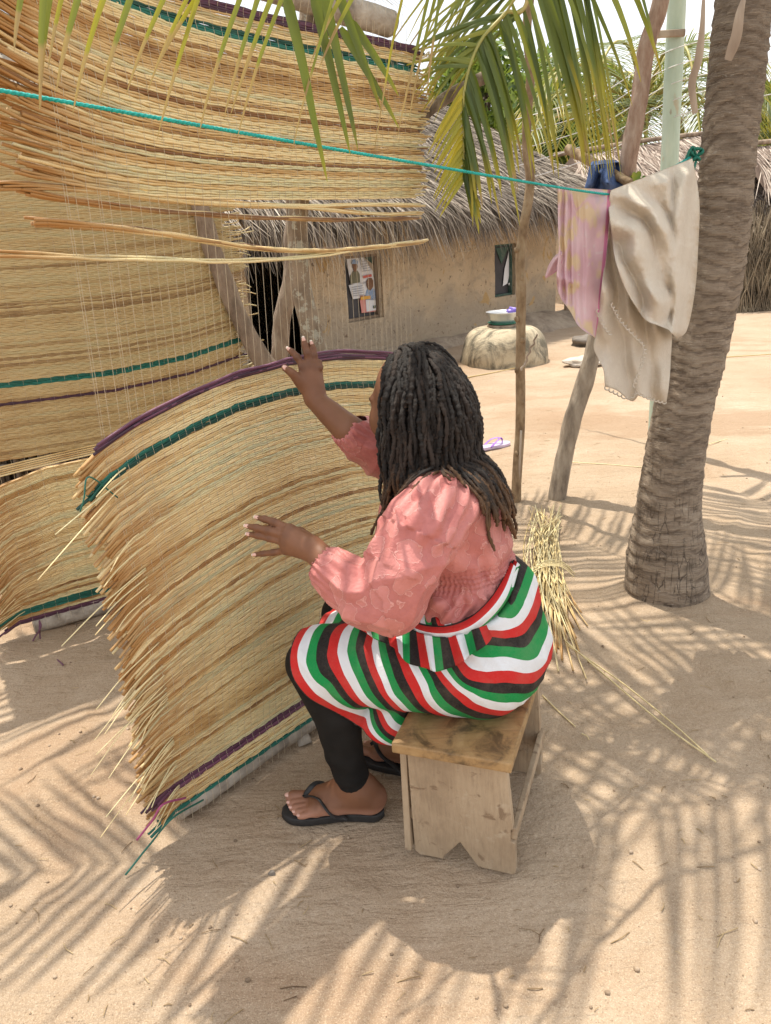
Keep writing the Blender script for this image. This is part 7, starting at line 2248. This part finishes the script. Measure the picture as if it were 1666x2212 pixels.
nn = nzv(kV, (7, 7, 7), 9)
qd = np.stack([kV[:, 0] * 0.80 + kV[:, 2] * 0.60, kV[:, 1], kV[:, 2] * 0.80 - kV[:, 0] * 0.60], axis=1)   # folds run down across the thigh
fr1 = nzv(qd, (26, 8, 5), 2); fr2 = nzv(qd, (13, 5, 3.5), 6)
dsp = (0.0075 * (0.45 - np.abs(fr1)) + 0.010 * (0.4 - np.abs(fr2))) * np.clip((kV[:, 2] - 0.36) / 0.05, 0, 1) + 0.003 * nzv(kV, (16, 16, 16), 1)
# pull folds radiating from the knot on the hip
kn_ = A_(P(965, 1385, 1.53)); dv = kV - kn_; rr_ = np.linalg.norm(dv[:, [0, 2]], axis=1); an = np.arctan2(dv[:, 2], dv[:, 0])
dsp += 0.0042 * np.sin(an * 9 + 2 * nn) * np.exp(-rr_ / 0.10) * (rr_ > 0.02)
kV = kV + kN * np.where(ks < 0.7, dsp * 0.4, dsp)[:, None]
m, nt, b = mat_new('striped_kente'); n = N(nt)
st = n.attr('stripe')
fr_ = n.math('FRACT', n.math('MULTIPLY', n.math('ADD', st, 40.0), 0.25))
v = n.obco()
c = n.ramp(fr_, [(0.0, (0.52, 0.018, 0.016)), (0.25, (0.68, 0.70, 0.73)), (0.5, (0.004, 0.235, 0.055)), (0.75, (0.014, 0.011, 0.010))], 'CONSTANT')
neg = n.mr(st, -0.02, 0.0, 1.0, 0.0)
c = n.mix(neg, c, (0.02, 0.017, 0.016))
c = n.mix(n.mr(n.noise(v, 14, 5, 0.65), 0.45, 0.75, 0, 0.16), c, (0.36, 0.28, 0.21))
wv = n.noise(v, 260, 3, 0.7)
c = n.mix(n.mr(wv, 0.35, 0.75, 0.0, 0.06), c, (0.30, 0.28, 0.27))
n.link(c, b.inputs['Base Color']); b.inputs['Roughness'].default_value = 0.8; b.inputs['Specular IOR Level'].default_value = 0.25
n.bump(n.math('ADD', n.math('MULTIPLY', n.noise(v, 600, 2), 0.25), n.math('ADD', n.math('MULTIPLY', n.noise(v, 120, 3), 0.3), n.noise(n.obco((1, 1, 1), (0.3, 0.5, 0.2)), 30, 6, 0.62, 1.2))), b, 0.5, 0.005)
M_STRIPE = m
obj('wrap_cloth', (kV, kF), M_STRIPE, woman, True, stripe=s_at(kV[:, 0], kV[:, 1], kV[:, 2]))

# rolled waistband and the tucked-out end of the cloth, laid on the surface
def hit(u, v_, off=0.0, Y0=1.35):
    d = A_(ray(u, v_)); t = Y0 / d[1]
    o = np.array([0, 0, CAM_H])
    for _ in range(400):
        p = o + d * t
        if np.all(p > Sk.lo + 0.01) and np.all(p < Sk.lo + Sk.n * Sk.h - 0.01): ds = float(Sk_s.at(p))
        else: ds = 0.01
        if ds < 0.001: break
        t += max(0.0015, ds * 0.7)
        if d[1] * t > 1.85: break
    return o + d * (t - off)
UPE = [(862, 1322), (905, 1347), (960, 1352), (1010, 1336), (1052, 1300), (1082, 1257), (1103, 1214)]
LOE = [(862, 1348), (905, 1374), (958, 1384), (1012, 1374), (1062, 1338), (1098, 1290), (1117, 1226)]
nU, nVv = 44, 9
ue = spline([(a, b2, 0) for a, b2 in UPE], nU); le = spline([(a, b2, 0) for a, b2 in LOE], nU)
bandV = np.zeros((nU, nVv, 3)); HY = np.zeros((nU, nVv))
for i in range(nU):
    for j in range(nVv):
        uv = ue[i] * (1 - j / (nVv - 1)) + le[i] * (j / (nVv - 1))
        HY[i, j] = hit(uv[0], uv[1])[1]
def sm2(H, k):
    for _ in range(k):
        Q = np.pad(H, 1, mode='edge')
        H = (Q[:-2, 1:-1] + Q[2:, 1:-1] + Q[1:-1, :-2] + Q[1:-1, 2:] + 2 * H) / 6
    return H
HY = np.minimum(sm2(HY, 14), HY + 0.004)
for i in range(nU):
    for j in range(nVv):
        f = j / (nVv - 1)
        uv = ue[i] * (1 - f) + le[i] * f
        bandV[i, j] = A_(P(uv[0], uv[1], HY[i, j] - 0.008 - 0.016 * math.sin(math.pi * f)))
outer = bandV.reshape(-1, 3)
inner = (bandV + np.array([0.012, 0.022, -0.004])).reshape(-1, 3)
fA = grid_faces(nU, nVv); fB = fA[:, ::-1] + len(outer)
edge_f = []
for i in range(nU - 1):
    for j_ in (0, nVv - 1):
        a, b2 = i * nVv + j_, (i + 1) * nVv + j_
        edge_f.append((a, b2, b2 + len(outer), a + len(outer)) if j_ else (b2, a, a + len(outer), b2 + len(outer)))
strp = np.tile(np.interp(np.linspace(0, 1, nVv), [0, 0.06, 0.10, 0.5, 0.93, 1.0], [-0.1, -0.01, 0.02, 1.0, 2.0, 2.5]), nU)
obj('waistband', (np.concatenate([outer, inner]), np.concatenate([fA, fB, np.array(edge_f)])), M_STRIPE, woman, True, stripe=np.concatenate([strp, strp]))
FT = [(770, 1352), (812, 1350), (868, 1350), (905, 1368), (950, 1378), (985, 1374), (1022, 1362), (1052, 1352)]
FB = [(778, 1362), (822, 1384), (868, 1418), (902, 1440), (938, 1452), (972, 1441), (1020, 1418), (1060, 1376)]
nU, nVv = 90, 12
ft = spline([(a, b2, 0) for a, b2 in FT], nU); fb = spline([(a, b2, 0) for a, b2 in FB], nU)
flV = np.zeros((nU, nVv, 3)); HY = np.zeros((nU, nVv))
for i in range(nU):
    for j in range(nVv):
        uv = ft[i] * (1 - j / (nVv - 1)) + fb[i] * (j / (nVv - 1))
        HY[i, j] = hit(uv[0], uv[1])[1]
HY = np.minimum(sm2(HY, 20), HY)
for i in range(nU):
    for j in range(nVv):
        f = j / (nVv - 1)
        uv = ft[i] * (1 - f) + fb[i] * f
        a = i / nU
        ruf = 0.009 * (1 + math.sin(a * 27 + 1.2 * math.sin(a * 9))) * (0.25 + 0.8 * f) + 0.003 * (1 + math.sin(a * 51))
        fold_ = 5 * math.sin(a * 27 + 0.9) * f
        flV[i, j] = A_(P(uv[0] + fold_, uv[1] + 2.5 * math.sin(a * 22) * f, HY[i, j] - 0.010 - 1.5 * ruf - 0.010 * f))
o_ = flV.reshape(-1, 3); i_ = o_ + np.array([0, 0.004, 0])
fA = grid_faces(nU, nVv)
ef = []
for i in range(nU - 1):
    a, b2 = i * nVv + nVv - 1, (i + 1) * nVv + nVv - 1
    ef.append((a, b2, b2 + len(o_), a + len(o_)))
stq = np.repeat(np.linspace(0, 16.6, nU), nVv) + 0.4
obj('tied_end', (np.concatenate([o_, i_]), np.concatenate([fA, fA[:, ::-1] + len(o_), np.array(ef)])), M_STRIPE, woman, True, stripe=np.concatenate([stq, stq]))

# -------- hair: scalp and dreadlocks
m, nt, b = mat_new('black_hair'); n = N(nt)
al = n.attr('along'); rn = n.attr('rnd'); v = n.obco()
c = n.ramp(n.noise(v, 60, 4, 0.7), [(0.3, (0.006, 0.0045, 0.004)), (0.65, (0.022, 0.016, 0.0125))])
c = n.mix(n.mr(rn, 0.5, 1.0, 0, 0.8), c, (0.050, 0.033, 0.024))
tipf = n.mr(n.math('ADD', al, n.math('ADD', n.math('MULTIPLY', rn, 0.22), n.math('MULTIPLY', n.noise(v, 25, 3), 0.25))), 0.95, 1.30, 0, 0.9)
c = n.mix(tipf, c, (0.17, 0.085, 0.035))
frz = n.noise(v, 420, 3, 0.7)
c = n.mix(n.mr(frz, 0.60, 0.78, 0, 0.32), c, (0.10, 0.085, 0.072))
n.link(c, b.inputs['Base Color']); b.inputs['Roughness'].default_value = 0.62
b.inputs['Specular IOR Level'].default_value = 0.4
n.bump(n.math('ADD', frz, n.noise(v, 150, 4, 0.7)), b, 0.9, 0.004)
M_HAIR = m
Hc = Sdf(HC - 0.16, HC + 0.16, 0.004)
Hc.ell(hp(-0.014, 0, 0.020), (0.104, 0.083, 0.107), 0.01, HAX)
Hc.ell(hp(-0.045, 0, -0.05), (0.070, 0.075, 0.075), 0.03, HAX)
X = Hc.ax[0][:, None, None]; Y = Hc.ax[1][None, :, None]; Z = Hc.ax[2][None, None, :]
F_ = (X - HC[0]) * fh[0] + (Y - HC[1]) * fh[1] + (Z - HC[2]) * fh[2]; U_ = (X - HC[0]) * uh[0] + (Y - HC[1]) * uh[1] + (Z - HC[2]) * uh[2]
hairline = F_ - (-0.009 + 0.50 * np.clip(U_ - 0.02, 0, 1) + 0.10 * np.clip(-U_, 0, 1))
Hc.d = np.maximum(Hc.d, hairline.astype(np.float32))
hV, hF = Hc.mesh()
hair = obj('hair', (hV, hF), M_HAIR, woman, True, along=0.0, rnd=0.0)
rsH = np.random.RandomState(3)
roots = []
tries = 0
while len(roots) < 270 and tries < 60000:
    tries += 1
    d = rsH.randn(3); d /= np.linalg.norm(d)
    if d[2] < -0.38: continue
    lim = -0.13 + 0.50 * max(0, d[2])
    if d[0] > lim: continue
    if all((d @ q) < 0.9945 for q in roots): roots.append(d)
roots.sort(key=lambda d: d[2])
fz_p = []
def coll(p, r):
    for S in (Hc, B, BlS):
        if np.all(p > S.lo + 0.012) and np.all(p < S.lo + (S.n - 1) * S.h - 0.012):
            ds = S.at(p)
            if ds < r: p = p + S.grad(p) * (r - ds)
    return p
BlS = Bl
for k, d in enumerate(roots):
    up = d[2]
    c0 = hp(-0.014, 0, 0.020) + fh * d[0] * 0.103 + rh * d[1] * 0.082 + uh * d[2] * 0.106
    nrm = fh * d[0] / 0.106 + rh * d[1] / 0.085 + uh * d[2] / 0.11; nrm /= np.linalg.norm(nrm)
    lay = 0.0005 + 0.006 * np.clip((up + 0.25) / 1.25, 0, 1) * (0.3 + 1.0 * rsH.rand()) + (0.010 if rsH.rand() < 0.16 else 0)
    hz_ = nrm.copy(); hz_[2] = 0
    hz_ += -fh * (1.5 * max(0, d[0] + 0.12) + 0.30)
    hz_ /= np.linalg.norm(hz_) + 1e-9
    rt = 0.0036 + 0.0024 * rsH.rand()
    L = 0.215 + 0.15 * np.clip(up, 0, 1) + 0.125 * rsH.rand() ** 1.3 + 0.03 * max(0, -d[0])
    st_ = 0.011
    p = c0.copy(); dr = (nrm * 0.18 + hz_ * 0.9); dr /= np.linalg.norm(dr)
    pts = [c0 - nrm * 0.006, p.copy()]
    wob_ = rsH.rand(3) * 6.28
    nst = int(L / st_)
    spread = hz_ * (0.10 + 0.25 * rsH.rand())
    for i in range(nst):
        f = i / nst
        dr = dr + np.array([0, 0, -1.0]) * 0.34 + np.array([math.sin(i * 0.55 + wob_[0]), math.sin(i * 0.47 + wob_[1]), 0]) * (0.09 + 0.13 * f)
        if f > 0.35: dr = dr + (spread + np.array([0.05 * (1 if hz_[0] > 0.2 else -0.35), 0, 0])) * 0.06
        dr /= np.linalg.norm(dr)
        p0 = p.copy()
        p = p + dr * st_
        ly = lay * (1 - 0.5 * f)
        p = coll(p, max(0.002, ly * min(1, i / 6)) + rt * 0.4)
        dr = p - p0; dr /= np.linalg.norm(dr) + 1e-9
        pts.append(p.copy())
    pts = np.array(pts)
    nn_ = len(pts) * 3
    q = spline(pts, nn_)
    ii = np.arange(nn_)
    rr_ = rt * (1 + 0.18 * np.sin(ii * 0.9 + wob_[2]) * np.sin(ii * 0.37) + 0.12 * rsH.randn(nn_)) * np.clip(1.05 - 0.30 * (ii / nn_) ** 2, 0.1, 2)
    rr_[-2:] *= 0.7
    ax6 = 6
    R2 = rr_[:, None] * (1 + 0.16 * rsH.randn(nn_, ax6))
    fz_p.append(q[3::2]); 
    o = obj('dreadlock', tube(q, R2, ax6), M_HAIR, hair, True, rnd=rsH.rand(), along=along(nn_, ax6))

# frizz: short loose fibres standing off the locks, far too many to count
fp_ = np.concatenate(fz_p)
fp_ = np.repeat(fp_, 2, axis=0)
fd = rsH.randn(len(fp_), 3); fd /= np.linalg.norm(fd, axis=1)[:, None]
fd2 = fd + 0.8 * rsH.randn(len(fp_), 3); fd2 /= np.linalg.norm(fd2, axis=1)[:, None]
fl_ = (0.004 + 0.006 * rsH.rand(len(fp_), 1) ** 2)
fw = np.cross(fd, rsH.randn(len(fp_), 3)); fw /= np.linalg.norm(fw, axis=1)[:, None]; fw *= 0.00022
a0 = fp_ + fd * 0.0035; a1 = a0 + fd * fl_ * 0.5; a2 = a1 + fd2 * fl_ * 0.5
V = np.stack([a0 - fw, a0 + fw, a1 - fw, a1 + fw, a2 - fw * 0.5, a2 + fw * 0.5], axis=1).reshape(-1, 3)
F = (np.arange(len(fp_))[:, None, None] * 6 + np.array([[0, 1, 3, 2], [2, 3, 5, 4]])[None]).reshape(-1, 4)
tag(obj('frizz', (V, F), M_HAIR, hair, True, rnd=0.9, along=0.85), kind='stuff')
# purple and white flip-flop left on the sand
M_LIL = simple('lilac_rubber', [(0.50, 0.40, 0.58), (0.60, 0.50, 0.66)], 30, 0.5, 0.1)
M_PURS = simple('purple_strap', [(0.20, 0.07, 0.40), (0.30, 0.13, 0.52)], 30, 0.35, 0)
fa, fb = np.array(tuple(G(1106, 958))), np.array(tuple(G(1030, 974)))
axp = (fa - fb) / np.linalg.norm(fa - fb); latp = np.array([-axp[1], axp[0], 0])
sandal(fb, fb + axp * 0.25, latp, 'purple and white flip-flop lying alone on the sand behind the woman', (M_LIL, M_PURS), None)
